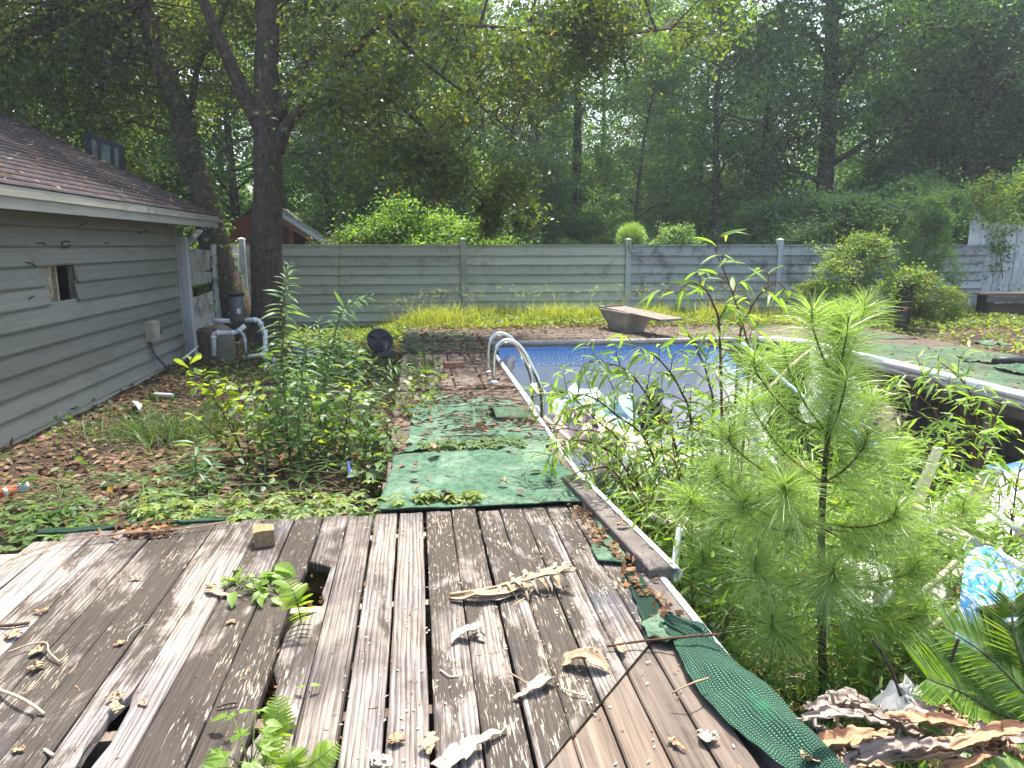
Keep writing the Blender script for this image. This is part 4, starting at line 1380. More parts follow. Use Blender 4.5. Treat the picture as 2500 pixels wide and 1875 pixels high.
TV = 13.0
def tp(*ps, v=TV): return [atv(x, y, v + (p[0] if p else 0)) for (x, y, *p) in ps]
g = np.random.default_rng(5)
T1 = []
def reg(n, x0, x1, y0, y1, va, vb, s0, s1, keep=None):
    """foliage clumps inside a window of the view, spread over depths va..vb"""
    k = 0
    while k < n:
        x, y, v = g.uniform(x0, x1), g.uniform(y0, y1), g.uniform(va, vb)
        if keep and not keep(x, y): continue
        T1.append((tuple(atv(x, y, v)), g.uniform(s0, s1))); k += 1
reg(58, 760, 1480, 0, 420, 10.0, 13.5, .20, .36, lambda x, y: y < 180 + 380 * math.exp(-((x - 1020) / 230) ** 2))
reg(20, 880, 1300, 300, 520, 11.0, 12.8, .14, .26, lambda x, y: abs(y - (330 + (x - 880) * .58)) < 120)
reg(4, 1180, 1290, 470, 560, 11.4, 12.4, .09, .15)
reg(18, 1350, 1800, -40, 190, 10.0, 12.5, .16, .28, lambda x, y: y < 200 - (x - 1350) * .25)
reg(46, -100, 640, -80, 300, 13.3, 16.0, .25, .42, lambda x, y: y < 300 - x * .05)
reg(26, 500, 1000, -120, 110, 13.3, 15.5, .22, .38)
for i in range(95):                                   # the crown above the frame, which shades the left of the yard
    uu_ = g.uniform(-7.5, 3.4)
    T1.append(((uu_, g.uniform(9.8 if uu_ < -2.2 else 10.8, 15.2), g.uniform(6.4, 11.5)), g.uniform(.3, .55)))
t1_limbs = [(tp((640, 318), (590, 215, -.1), (543, 113, -.25), (497, 0, -.5), (470, -120, -.8)), .15, .06),
            (tp((676, 290), (715, 205, -.2), (760, 136, -.4), (827, 0, -.8), (880, -120, -1.2)), .13, .05),
            (tp((676, 368), (705, 300, -.15), (746, 253, -.3), (840, 150, -.6), (927, 59, -1.0), (1010, -10, -1.3)), .12, .045),
            (tp((812, 192, -.5), (900, 215, -.8), (1000, 280, -1.0), (1110, 400, -1.1), (1210, 520, -1.1)), .045, .012),
            (tp((930, 55, -1.0), (1060, 60, -1.3), (1250, 70, -1.6), (1450, 90, -1.9), (1640, 70, -2.1)), .05, .012),
            (tp((850, -40, -1.0), (1000, 120, -1.6), (1150, 240, -1.9), (1260, 330, -2.0)), .035, .012),
            (tp((497, 0, -.5), (420, -20, .2), (330, 10, .6)), .06, .015)]
garden_tree('forked_tree', 'big dark forked tree standing between the pool pump and the corner of the fence', [Vector((-2.78, TV, -.4))] + tp((655, 760), (650, 600), (655, 460), (652, 330), (650, 160), (648, 0)) + [Vector((-2.6, 12.9, 8.5)), Vector((-2.4, 12.8, 11))],
            .315, t1_limbs, T1, 150, .105, .046, 'oak', 77, .3, .5, flare=1.45)

T2 = []
for i in range(70):
    T2.append((tuple(atv(g.uniform(-180, 560), g.uniform(-60, 330), g.uniform(13.9, 16.5))), g.uniform(.24, .42)))
for i in range(60):
    T2.append(((g.uniform(-9.5, -3.0), g.uniform(11, 16), g.uniform(6.2, 10.5)), g.uniform(.3, .5)))
t2_limbs = [(tp((448, 292), (470, 240), (482, 165), (520, 90, -.3), (560, 0, -.4), v=13.7), .07, .03),
            (tp((395, 180), (350, 130), (280, 60), (200, 0), v=13.7), .08, .03)]
t2 = garden_tree('leaning_tree', 'leaning ivy-clad tree between the shed corner and the forked tree', [Vector((-3.05, 13.7, -.4))] + tp((548, 690), (515, 560), (490, 470), (462, 370), (440, 270), (392, 150), (340, 0), v=13.7) + [Vector((-5.4, 13.7, 8))],
                 .30, t2_limbs, T2, 150, .10, .045, 'oak', 78, .3, .3)
P = []
for i in range(650):
    t = g.uniform(0, 1) ** 1.2
    pa = [(552, 720), (515, 560), (490, 470), (462, 370), (440, 270)]
    f = t * 4; j = min(int(f), 3)
    x = pa[j][0] + (pa[j + 1][0] - pa[j][0]) * (f - j); y = pa[j][1] + (pa[j + 1][1] - pa[j][1]) * (f - j)
    a = g.uniform(0, 6.28); rr = .27 * (1 - .3 * t) + g.uniform(0, .10)
    q = atv(x, y, 13.7)
    P.append((q.x + rr * math.cos(a), q.y + rr * math.sin(a), q.z))
V = leaf_quads(g, np.array(P) - np.array(t2.location), .10, .06, droop=.6)
link('ivy', leaf_mesh_np('ivy', V, g, MT['forest_dark']), t2)['kind'] = 'stuff'
print('TREES DONE')

# ================================================================ RED HOUSE BEYOND THE FENCE
HV = 22.0
rh = thing('red_house', 'red-sided house with pale grey roof seen over the fence beside the forked tree', 'house', (-5.5, HV, -.27))
ea = atv(778, 590, HV); pk = atv(635, 496, HV)
sl = (pk.z - ea.z) / (ea.x - pk.x)
def rzz(u): return ea.z + (ea.x - u) * sl
wx = atv(708, 600, HV).x
MB().add([(pk.x - 3.5, HV + .5, -.27), (wx, HV + .5, -.27), (wx, HV + .5, rzz(wx) - .1), (pk.x, HV + .5, pk.z - .1), (pk.x - 3.5, HV + .5, rzz(pk.x) - 1.6),
          (pk.x - 3.5, HV + 8, -.27), (wx, HV + 8, -.27), (wx, HV + 8, rzz(wx) - .1), (pk.x, HV + 8, pk.z - .1), (pk.x - 3.5, HV + 8, rzz(pk.x) - 1.6)],
         [(0, 1, 2, 3, 4), (9, 8, 7, 6, 5), (1, 6, 7, 2), (0, 4, 9, 5)]).build('wall', MT['red_siding'], rh)
MB().box((wx - .02, HV + .47, .9), (.14, .06, 2.3)).build('corner_post', MT['orange_trim'], rh)
def slope_slab(x0, x1, y0, y1, th, zoff, nm, m):
    V = []
    for y in (y0, y1):
        for x in (x0, x1):
            V += [(x, y, rzz(x) + zoff), (x, y, rzz(x) + zoff - th)]
    return MB().add(V, [(0, 2, 3, 1), (4, 5, 7, 6), (0, 4, 6, 2), (1, 3, 7, 5), (0, 1, 5, 4), (2, 6, 7, 3)]).build(nm, MT[m], rh)
slope_slab(pk.x, ea.x + .08, HV - .02, HV + 8.4, .05, .05, 'roof', 'roof_grey')
slope_slab(pk.x, ea.x, HV + .02, HV + .12, .16, -.004, 'rake_board', 'orange_trim')
MB().box((ea.x - .02, HV + 4.2, ea.z - .09), (.05, 8, .15)).build('fascia', MT['orange_trim'], rh)
MB().tube([(atv(708, 543, HV + 1).x, HV + 1, atv(708, 543, HV + 1).z - .4), atv(708, 541, HV + 1)], .05, 8).build('vent_pipe', MT['vinyl_grey'], rh)
a, b = atv(370, 392, HV + 3), atv(446, 428, HV + 3)
MB().add([a, b, b + Vector((0, 0, -.13)), a + Vector((0, 0, -.13)), a + Vector((0, .1, 0)), b + Vector((0, .1, 0)), b + Vector((0, .1, -.13)), a + Vector((0, .1, -.13))],
         [(3, 2, 1, 0), (4, 5, 6, 7), (0, 1, 5, 4), (2, 3, 7, 6), (1, 2, 6, 5), (0, 4, 7, 3)]).build('rake_board', MT['orange_trim'], rh)
MB().add([a + Vector((0, -.05, .02)), b + Vector((.1, -.05, .0)), b + Vector((.1, 5, .0)), a + Vector((0, 5, .02)), a + Vector((0, -.05, .07)), b + Vector((.1, -.05, .05)), b + Vector((.1, 5, .05)), a + Vector((0, 5, .07))],
         [(3, 2, 1, 0), (4, 5, 6, 7), (0, 1, 5, 4), (2, 3, 7, 6), (1, 2, 6, 5), (0, 4, 7, 3)]).build('roof', MT['roof_grey'], rh)
MB().box(((a.x + b.x) / 2 - 1.0, HV + 4, 1.2), (3.2, .1, 3.0)).build('wall', MT['red_siding'], rh)

# ================================================================ CARPETS
def quadpatch(c, nu, nv, zf, wob=.02, seed=0, wobs=3.0):
    """patch between four corners (near-left, near-right, far-right, far-left)"""
    c = [Vector((*p[:2], 0)) for p in c]
    P = []
    for j in range(nv + 1):
        t = j / nv
        row = []
        for i in range(nu + 1):
            s = i / nu
            p = (c[0] * (1 - s) + c[1] * s) * (1 - t) + (c[3] * (1 - s) + c[2] * s) * t
            e = max(abs(2 * s - 1), abs(2 * t - 1)) ** 6
            p = p + Vector((fbm(p.x, p.y, seed, wobs), fbm(p.x, p.y, seed + 7, wobs), 0)) * wob * e * 2
            row.append((p.x, p.y, zf(p.x, p.y, s, t)))
        P.append(row)
    return P
def carpet(label, c, nu, nv, zf, mat='turf', wob=.02, seed=0, name='turf_carpet', th=.006):
    P = quadpatch(c, nu, nv, zf, wob, seed)
    o = sheet(name, MT[mat], P, None, None, th)
    return tag(o, label, 'carpet')
def lump(u, v, seed, a=.012, s=3.0): return max(0, fbm(u, v, seed, s)) * a + a * .3
def wr(u, v, u0, v0, u1, v1, w=.03, h=.03):
    """height of a wrinkle along a segment"""
    d = Vector((u1 - u0, v1 - v0)); p = Vector((u - u0, v - v0))
    t = max(0, min(1, p.dot(d) / d.length_squared))
    q = (p - d * t).length
    return h * math.exp(-(q / w) ** 2) * math.sin(math.pi * min(1, max(0, .08 + .84 * t)))
carpet('wide green turf carpet at the end of the grey plank deck', [(-.245, 3.80), (.955, 3.73), (.915, 4.98), (-.185, 4.86)], 70, 70,
       lambda u, v, s, t: .014 + lump(u, v, 1) + wr(u, v, .02, 4.45, .34, 4.80, .018, .03) + wr(u, v, .34, 4.80, .5, 4.86, .016, .02) + .012 * max(0, math.sin(v * 9)) * s, wob=.014, seed=1)
carpet('worn green turf carpet strip crossed by twigs beside the pool edge', [(-.17, 4.93), (.90, 5.02), (.90, 6.55), (.0, 6.95)], 60, 60,
       lambda u, v, s, t: .010 + lump(u, v, 2, .016) + wr(u, v, .05, 5.3, .8, 5.2, .03, .03) + wr(u, v, .42, 5.2, .50, 6.6, .022, .03), 'turf', .05, 2)
carpet('folded-up green carpet flap over a dark gap by the pool ladder', [(.62, 5.72), (.92, 5.70), (.93, 6.0), (.60, 6.05)], 16, 12,
       lambda u, v, s, t: .045 + .05 * math.sin(math.pi * t) + .01 * fbm(u, v, 3, 6), 'turf_old', .02, 3)
carpet('leaf-strewn green carpet at the far left corner of the pool', [(-.2, 9.85), (.98, 10.05), (.95, 10.55), (-.18, 10.9)], 40, 30,
       lambda u, v, s, t: .004 + lump(u, v, 4, .012), 'turf_old', .03, 4)
carpet('green carpet strip half buried in leaves before the grass', [(-.20, 11.0), (.85, 11.0), (.88, 12.45), (-.22, 12.9)], 40, 40,
       lambda u, v, s, t: .004 + lump(u, v, 5, .014) + (gh(u, v) + .1) * .3 * ss(t, .6, 1), 'turf_old', .05, 5)
carpet('small loose square of bright turf on the deck by the pool coping', [(.80, 2.99), (.92, 2.955), (.955, 3.10), (.815, 3.20)], 14, 14,
       lambda u, v, s, t: .012 + .006 * fbm(u, v, 6, 9) + .012 * (1 - t), 'turf', .012, 6, th=.008)
carpet('narrow torn strip of green turf along the coping stone', [(.90, 3.02), (.955, 3.02), (.955, 3.72), (.925, 3.74)], 8, 30,
       lambda u, v, s, t: .006 + .01 * fbm(u, v, 7, 9) + .01, 'turf', .02, 7)
carpet('ragged scrap of turned-over turf backing beside the broken coping', [(.85, 2.42), (.945, 2.50), (.945, 2.86), (.885, 2.92)], 14, 22,
       lambda u, v, s, t: .012 + .014 * max(0, fbm(u, v, 8, 7)), 'netting', .02, 8)
carpet('frayed crumple of bright green turf at the head of the long backing strip', [(.79, 2.30), (.93, 2.28), (.93, 2.42), (.80, 2.44)], 16, 14,
       lambda u, v, s, t: .02 + .035 * abs(fbm(u, v, 9, 12)), 'turf', .04, 9)
# long strip hanging over the pool edge, netting side up
P, U = [], []
cl = [(.885, 2.40, .925), (.90, 2.28, 1.02), (.88, 2.13, 1.10), (.88, 1.98, 1.145), (.905, 1.84, 1.175), (.96, 1.70, 1.175), (1.02, 1.56, 1.17), (1.08, 1.40, 1.17)]
for j in range(43):
    f = j / 42 * (len(cl) - 1); k = min(int(f), len(cl) - 2); t = f - k
    L_, v, R_ = [cl[k][q] * (1 - t) + cl[k + 1][q] * t for q in range(3)]
    row, ur = [], []
    for i in range(25):
        s = i / 24
        u = L_ + (R_ - L_) * s + .006 * fbm(v, s, 4, 8)
        vv = v + .05 * (s - .5) * ss(j, 4, 20) + .02 * fbm(s, v, 6, 5)
        z = .03 + .012 * fbm(u, vv, 3, 9) + .02 * math.sin(s * 7 + v * 6) * s + .030 * ss(s, .2, .6) * ss(v, 1.5, 2.0) - .16 * ss(s, .80, 1.0) * ss(2.4 - v, .1, .3)
        row.append((u, vv, z)); ur.append((s * .30, j / 42 * 1.0))
    P.append(row); U.append(ur)
tag(sheet('turf_carpet', MT['netting'], P, None, U, .006), 'long green carpet strip lying mesh side up and drooping over the pool edge', 'carpet')
P = quadpatch([(6.02, 6.0), (8.1, 4.3), (7.75, 9.2), (6.05, 10.3)], 90, 110, lambda u, v, s, t: .006 + lump(u, v, 11, .022, 1.6) + wr(u, v, 6.3, 8.0, 7.4, 6.4, .06, .05) + wr(u, v, 6.2, 6.9, 7.0, 6.2, .05, .05)
              + wr(u, v, 6.2, 9.0, 7.0, 8.6, .05, .04) + wr(u, v, 6.5, 7.6, 7.6, 7.3, .05, .06), .10, 11)
tag(sheet('turf_carpet', MT['turf_old'], P, None, None, .006), 'large faded rumpled green carpet on the far side of the pool', 'carpet')
carpet('dull green carpet end under leaves near the mossy post', [(6.7, 10.4), (7.8, 10.2), (7.7, 11.3), (7.0, 11.5)], 30, 30, lambda u, v, s, t: .004 + lump(u, v, 12, .014), 'turf_old', .1, 12)
for (px, py, w, h, lb) in ((2410, 845, .34, .05, 'dark green rolled carpet scrap lying on bare planks across the pool'), (2395, 885, .5, .06, 'bunched dark carpet scrap beside the black pipe'),
                           (2490, 910, .4, .05, 'bright green carpet scrap at the right edge of the photo')):
    c = at(px, py, 0)
    carpet(lb, [(c.x - w / 2, c.y - .25), (c.x + w / 2, c.y - .2), (c.x + w / 2, c.y + .2), (c.x - w / 2, c.y + .15)], 18, 16, lambda u, v, s, t: .03 + h * abs(fbm(u, v, px, 5)) * 1.6, 'turf_old' if h > .05 else 'turf', .08, px % 17)
a, b = at(2430, 884, .07), at(2520, 880, .07)
o = MB().tube([a, a.lerp(b, .5) + Vector((0, .02, .004)), b + (b - a)], .055, 10).build('pipe', MT['black_plastic'], None, smooth=True)
tag(o, 'black pipe lying on the green carpet across the pool', 'pipe')

# ================================================================ POOL LADDER
lad = thing('pool_ladder', 'chrome pool ladder with two hooped handrails at the pool edge', 'ladder', (.9, 7.9, 0))
for vv in (8.12, 7.50):
    p = [(.80, vv, .0), (.80, vv, .20), (.815, vv, .34), (.87, vv, .43), (.95, vv, .455), (1.05, vv, .42), (1.13, vv, .33), (1.20, vv, .20), (1.30, vv, -.02), (1.335, vv, -.25), (1.335, vv, -.9)]
    MB().tube(curve(p, 6), .025, 12).build('handrail', MT['chrome'], lad, smooth=True)
    MB().lathe((.80, vv, .0), [(.075, 0), (.075, .008), (.05, .03), (.03, .034)], 20).build('base_flange', MT['chrome'], lad, smooth=True)
for z in (-.15, -.42, -.69):
    MB().box((1.34, 7.81, z), (.11, .58, .03), bev=.006).build('step', MT['vinyl_grey'], lad)

# ================================================================ DIVING BOARD
bx0 = at(1545, 806, 0)
db = thing('diving_board', 'weathered diving board on a tapered stand at the far end of the pool', 'diving board', (bx0.x, bx0.y, 0))
t0, t1 = atv(1487, 762, 12.55), atv(1640, 785, 10.9)
dd = (t1 - t0); dd.z = 0; L_ = dd.length; dn = dd.normalized(); nn = Vector((-dn.y, dn.x, 0))
P = []
cz0, cz1 = .36, .27
V = []
N_ = 14
for i in range(N_ + 1):
    t = i / N_
    c = t0.lerp(t1, t); c.z = cz0 + (cz1 - cz0) * t
    V += [c - nn * .23, c + nn * .23, c + nn * .23 + Vector((0, 0, .035)), c - nn * .23 + Vector((0, 0, .035))]
F = []
for i in range(N_):
    for j in range(4):
        q = (j + 1) % 4
        F.append((i * 4 + j, i * 4 + q, i * 4 + 4 + q, i * 4 + 4 + j))
F += [(3, 2, 1, 0), (N_ * 4, N_ * 4 + 1, N_ * 4 + 2, N_ * 4 + 3)]
MB().add(V, F).build('board', MT['board_top'], db)
c0 = t0 + dn * .05; c0.z = cz0 - .03
e0 = t0 + dn * .95; e0.z = cz0 - .05
b0 = t0 + dn * .32; b0.z = -.02
b1 = t0 + dn * .80; b1.z = -.02
V = [c0 - nn * .24, e0 - nn * .24, b1 - nn * .17, b0 - nn * .17, c0 + nn * .24, e0 + nn * .24, b1 + nn * .17, b0 + nn * .17]
MB().add(V, [(0, 1, 2, 3), (7, 6, 5, 4), (0, 4, 5, 1), (3, 2, 6, 7), (1, 5, 6, 2), (0, 3, 7, 4)]).build('stand', MT['fibreglass'], db)
MB().bar(c0 - nn * .25 + Vector((0, 0, .012)), e0 - nn * .25 + Vector((0, 0, .012)), .03, .035).build('stand_lip', MT['fibreglass'], db)
MB().bar(t0 + Vector((0, 0, cz0 - t0.z + .04)) - nn * .2 + dn * .15, t0 + Vector((0, 0, cz0 - t0.z + .04)) + nn * .2 + dn * .15, .05, .012).build('clamp_plate', MT['rust'], db)

# ================================================================ POOL PUMP CORNER
PVD = 11.0
def pp(x, y, dv=0): return atv(x, y, PVD + dv)
pf = thing('pool_filter', 'pool pump filter tank with grey strainer cylinder and white plastic pipes', 'pool filter', pp(580, 900))
pf.location.z = -.26
tc = pp(540, 880, .25)
MB().lathe((tc.x, tc.y, -.28), [(.20, 0), (.22, .05), (.22, .34), (.20, .44), (.15, .52), (.07, .56)], 20).build('tank', MT['tank'], pf, smooth=True)
sc = pp(580, 786, -.05)
h = (786 - 727) / FPX * 11
MB().lathe((sc.x, sc.y, sc.z), [(.085, 0), (.10, .01), (.10, h), (.095, h + .01)], 18).build('strainer', MT['grey_plastic'], pf, smooth=True)
MB().lathe((sc.x, sc.y, sc.z + h + .011), [(.118, 0), (.118, .045), (.10, .055), (.03, .06)], 18).build('strainer_cap', MT['black_plastic'], pf, smooth=True)
MB().box((sc.x + .05, sc.y - .092, sc.z + h * .45), (.05, .012, .07)).build('paper_label', MT['bag_white'], pf)
def pipe(*px, r=.032, dv=0):
    q = [pp(x, y, dv) for x, y in px]
    # rounded elbows
    P = [q[0]]
    for k in range(1, len(q) - 1):
        a, b, c = q[k - 1], q[k], q[k + 1]
        for s in (.0, .5, 1):
            u0 = b + (a - b).normalized() * min(.05, (a - b).length * .4); u1 = b + (c - b).normalized() * min(.05, (c - b).length * .4)
            P.append(u0 * (1 - s) ** 2 + b * 2 * s * (1 - s) + u1 * s * s)
    P.append(q[-1])
    MB().tube(P, r, 10).build('pipe', MT['pvc'], pf, smooth=True)
    for k in range(1, len(q) - 1):
        for e in (q[k - 1], q[k + 1]):
            d = (e - q[k]).normalized(); s = min(.085, (e - q[k]).length * .45)
            MB().tube([q[k] + d * s * .5, q[k] + d * s], r * 1.22, 10).build('coupling', MT['pvc'], pf, smooth=True)
pipe((521, 782), (566, 784), r=.034)
pipe((598, 781), (633, 781), (646, 818), r=.034)
pipe((647, 804), (648, 866), (652, 930), r=.034)
pipe((594, 873), (648, 865), (652, 900), dv=-.06)
pipe((598, 795), (578, 812), (521, 813), (522, 870), r=.036, dv=-.1)
pipe((560, 762), (572, 768), r=.03, dv=.1)
pipe((588, 812), (597, 822), (600, 860), r=.022, dv=.2)
pipe((668, 874), (668, 892), r=.034, dv=-.2)
sp = pp(508, 850, .1)
o = MB().lathe((sp.x, sp.y, -.3), [(.19, 0), (.16, .06), (.14, .3), (.145, .5), (.12, .54), (.04, .55)], 14).build('tree_stump', MT['bark'], None, smooth=True, origin=(sp.x, sp.y, -.3))
tag(o, 'short greyish tree stump behind the white pipes', 'stump')
mt = at(745, 890, -.25)
pm = thing('pump_motor', 'half-hidden dark pump housing in weeds right of the white pipes', 'pump', mt)
MB().tube([mt + Vector((-.12, 0, .13)), mt + Vector((.14, .05, .13))], .10, 14).build('motor', MT['grey_plastic'], pm, smooth=True)
MB().box(mt + Vector((.05, .0, .02)), (.26, .2, .05)).build('pump_base', MT['black_plastic'], pm)
MB().lathe(mt + Vector((-.1, .02, .2)), [(.07, 0), (.075, .1), (.05, .12)], 14).build('pump_pot', MT['film'], pm, smooth=True)

# round dark lid leaning on a block
lp = at(928, 862, -.2)
ld = thing('ribbed_plate', 'dark round ribbed plate standing tilted in leaf litter left of the pool', 'plate', lp)
ax = Vector((.25, -.85, .55)).normalized()
c = lp + Vector((0, 0, .20))
x = ax.cross(Vector((0, 0, 1))).normalized(); y = x.cross(ax)
m = MB()
pr = [(.195, -.02), (.205, .02), (.188, .035), (.168, .015), (.06, .02), (.0, .03)]
V, F = [], []
for r_, h_ in pr:
    for j in range(24):
        a = j * math.pi / 12
        V.append(c + (x * math.cos(a) + y * math.sin(a)) * r_ + ax * h_)
for i in range(len(pr) - 1):
    for j in range(24):
        q = (j + 1) % 24
        F.append((i * 24 + j, i * 24 + 24 + j, i * 24 + 24 + q, i * 24 + q))
F.append(tuple(range(24)))
m.add(V, F).build('disc', MT['black_plastic'], ld, smooth=True)
for a in (0.5, 2.6, 4.7):
    d = x * math.cos(a) + y * math.sin(a)
    MB().bar(c + d * .05 + ax * .035, c + d * .165 + ax * .025, .02, .02).build('rib', MT['black_plastic'], ld)
MB().box(lp + Vector((.05, -.05, .0)), (.36, .12, .10)).build('block', MT['coping'], ld)

def brick(name, label, cat, p, d, rz, m, bev=.006):
    c = Vector(p) + Vector((0, 0, d[2] / 2))
    o = MB().box((0, 0, 0), d, bev=bev).build(name, MT[m], None)
    o.location = c; o.rotation_euler = (0, 0, rz)
    return tag(o, label, cat)
brick('brick', 'single reddish brick lying on the pavers near the ladder', 'brick', at(1108, 898, 0), (.24, .11, .075), .15, 'brick')

# wooden off-cut on the deck: rough block with a split top
c = at(641, 1338, 0) + Vector((0, .05, .003))
V = []
for z, s in ((0, 1), (.078, 1.0)):
    for (x, y, dz) in ((-.048, -.045, 0), (.048, -.045, .004), (.048, .045, .0), (-.048, .045, .012)):
        V.append((x * s, y * s, z + (dz if z else 0)))
F = [(0, 3, 2, 1), (0, 1, 5, 4), (1, 2, 6, 5), (2, 3, 7, 6), (3, 0, 4, 7)]
b0 = len(V)
V += [(-.012, -.045, .083), (-.008, .045, .088)]
F = [(0, 3, 2, 1), (0, 1, 5, b0, 4), (1, 2, 6, 5), (2, 3, 7, b0 + 1, 6), (3, 0, 4, 7), (4, b0, b0 + 1, 7), (b0, 5, 6, b0 + 1)]
o = MB().add(V, F).build('wood_block', MT['block_wood'], None)
o.location = c; o.rotation_euler = (0, 0, .22)
tag(o, 'stubby sawn block of yellow-brown wood standing on the deck', 'wood block')
MB().tube([(-.03, -.046, .02), (-.03, -.052, .02)], .008, 6).build('knot', MT['bark'], o)

# spray can lying in the weeds
c = at(34, 1196, -.19)
cn = thing('spray_can', 'red and pale blue spray can lying in vines at the left edge', 'can', c)
d = Vector((.85, .5, .12)).normalized()
MB().tube([c - d * .10, c + d * .02], .033, 14).build('can_body', MT['can_red'], cn, smooth=True)
MB().tube([c + d * .0201, c + d * .075, c + d * .09], [.0335, .0335, .026], 14).build('can_body', MT['can_blue'], cn, smooth=True)
MB().tube([c - d * .06 + Vector((0, 0, .002)), c - d * .035 + Vector((0, 0, .002))], .0338, 14).build('can_band', MT['bag_white'], cn, smooth=True)
# pale scraps by the shed
P = quadpatch([(at(312, 1004, -.2).x, at(312, 1004, -.2).y), (at(342, 1002, -.2).x, at(342, 1002, -.2).y), (at(346, 984, -.2).x, at(346, 984, -.2).y), (at(318, 986, -.2).x, at(318, 986, -.2).y)], 8, 8, lambda u, v, s, t: -.21 + .11 * math.sin(math.pi * s) * (1 - .6 * t) + .02 * fbm(u, v, 2, 8), .02, 3)
tag(sheet('plastic_scrap', MT['bag_white'], P, None, None, .004), 'crumpled white plastic scrap on dark soil near the shed wall', 'scrap')
a, b = at(378, 963, -.2), at(422, 965, -.2)
o = MB().tube([a, b], .022, 10).build('pvc_offcut', MT['pvc']); tag(o, 'short white pipe off-cut on soil near the shed corner', 'pipe')
a, b = at(850, 1128, -.02), at(858, 1190, -.16)
o = MB().bar(a, a.lerp(b, .7), .02, .03).build('blue_stake', MT['blue_paint']); tag(o, 'blue painted scrap standing against the carpet edge in weeds', 'scrap')

# ================================================================ BENCH AND MOSSY POST ON THE RIGHT
bv = 13.4
bl = atv(2388, 715, bv)
be = thing('garden_bench', 'old grey plank bench with mossy top before the leaning plank fence', 'bench', (bl.x + .8, bv, -.1))
for k in range(3):
    MB().box((bl.x + .95, bv + k * .15 - .02, bl.z - .02 + .003 * k), (1.95, .14, .035), bev=.006).build('seat_plank', MT['bench_wood'], be)
MB().box((bl.x + 1.0, bv - .07, bl.z - .115), (1.7, .04, .15)).build('apron', MT['bench_wood'], be)
for x in (.28, 1.75):
    MB().box((bl.x + x, bv + .1, (bl.z - .12) / 2 - .06), (.10, .36, bl.z + .12)).build('leg', MT['dark_wood'], be)
MB().box((bl.x + 1.0, bv + .28, .08), (1.4, .03, .34)).build('back_panel', MT['bench_wood'], be)
pb = at(2200, 803, -.05)
mp = MB().box((pb.x, pb.y, .36), (.20, .18, .86), bev=.012).build('mossy_post', MT['dark_wood'], None, origin=(pb.x, pb.y, -.07))
tag(mp, 'dark square wooden post half covered by vines beyond the pool', 'post')
pc = MB().box((pb.x, pb.y, .83), (.235, .21, .07), bev=.012).build('post_cap', MT['bench_wood'], mp)
orn = MB().box((pb.x - .03, pb.y - .1, .33), (.07, .008, .06)).build('orange_leaf', MT['can_red'], mp)

# ================================================================ RUBBISH IN THE POOL
UPY = Vector((0, 1, 0))
# upturned plastic chair
ch = thing('plastic_chair', 'broken ivory plastic chair lying upside down with legs in the air', 'chair', at(2300, 1260, -.7))
CV = 3.5
def cpt(x, y, dv=0): return atv(x, y, CV + dv)
def lseg(a, b, w0, w1, nm='leg', m='ivory_plastic'):
    """L-section plastic leg"""
    a, b = Vector(a), Vector(b)
    d = (b - a).normalized(); x = d.cross(Vector((0, 1, 0))).normalized(); y = d.cross(x)
    V = []
    for p, w in ((a, w0), (b, w1)):
        V += [p - x * w, p + x * w, p + x * w + y * w * .9, p + x * (w - .008) + y * w * .9, p + x * (w - .008) + y * .008, p - x * w + y * .008]
    F = [(5, 4, 3, 2, 1, 0), (6, 7, 8, 9, 10, 11)]
    for j in range(6):
        q = (j + 1) % 6
        F.append((j, q, 6 + q, 6 + j))
    return MB().add(V, F).build(nm, MT[m], ch)
lseg(cpt(2237, 1225), cpt(2290, 1092, -.05), .045, .030)
lseg(cpt(2350, 1262), cpt(2395, 1155, -.25), .045, .034)
lseg(cpt(2375, 1258, .25), cpt(2440, 1145, .2), .040, .030)
lseg(cpt(2465, 1345, -.2), cpt(2530, 1265, -.3), .06, .05)
P = []
for j in range(13):
    P.append([])
    for i in range(15):
        s, t = i / 14, j / 12
        q = cpt(2225 + 240 * s + 45 * t, 1235 + 85 * s, -.1 + .55 * t)
        q.z += -.05 * math.sin(math.pi * s) * math.sin(math.pi * t) + .02 * fbm(s, t, 2, 3) - .05 * t
        P[-1].append(tuple(q))
sheet('seat', MT['cream_plastic'], P, ch, None, .012)
MB().tube(curve([cpt(2228, 1232, -.1), cpt(2300, 1278, -.2), cpt(2380, 1318, -.2), cpt(2450, 1335, -.15)], 5), .022, 8).build('seat_rim', MT['ivory_plastic'], ch, smooth=True)
for k, (x0, y0, x1, y1) in enumerate(((2290, 1290, 2420, 1330), (2300, 1315, 2400, 1350), (2330, 1335, 2440, 1362))):
    MB().bar(cpt(x0, y0, -.25), cpt(x1, y1, -.3), .05, .02, .004).build('back_slat', MT['cream_plastic'], ch)

def pvcpipe(label, pts, r=.02, m='pvc', name='pvc_pipe', cat='pipe'):
    o = MB().tube(curve(pts, 6), r, 10).build(name, MT[m], None, smooth=True)
    return tag(o, label, cat)
pvcpipe('thin white pipe sloping down to the right edge above the chair', [atv(2408, 1236, 3.3), atv(2485, 1294, 3.1)], .018)
pvcpipe('white pipe jutting from the pile at the right edge', [atv(2428, 1348, 3.0), atv(2505, 1392, 2.85)], .02)
pvcpipe('cream pipe slanting down from the tip of the grey plank', [atv(2358, 1348, 3.1), atv(2300, 1405, 3.0), atv(2225, 1470, 2.9)], .017, 'ivory_plastic')
pvcpipe('long cream stick across the blue floral sheet', [atv(2410, 1428, 2.8), atv(2320, 1495, 2.7), atv(2265, 1540, 2.65)], .013, 'ivory_plastic', 'stick', 'stick')
pvcpipe('grey metal tube over the blue floral sheet', [atv(2362, 1352, 3.15), atv(2440, 1385, 3.1), atv(2510, 1392, 3.05)], .013, 'steel', 'metal_tube', 'tube')
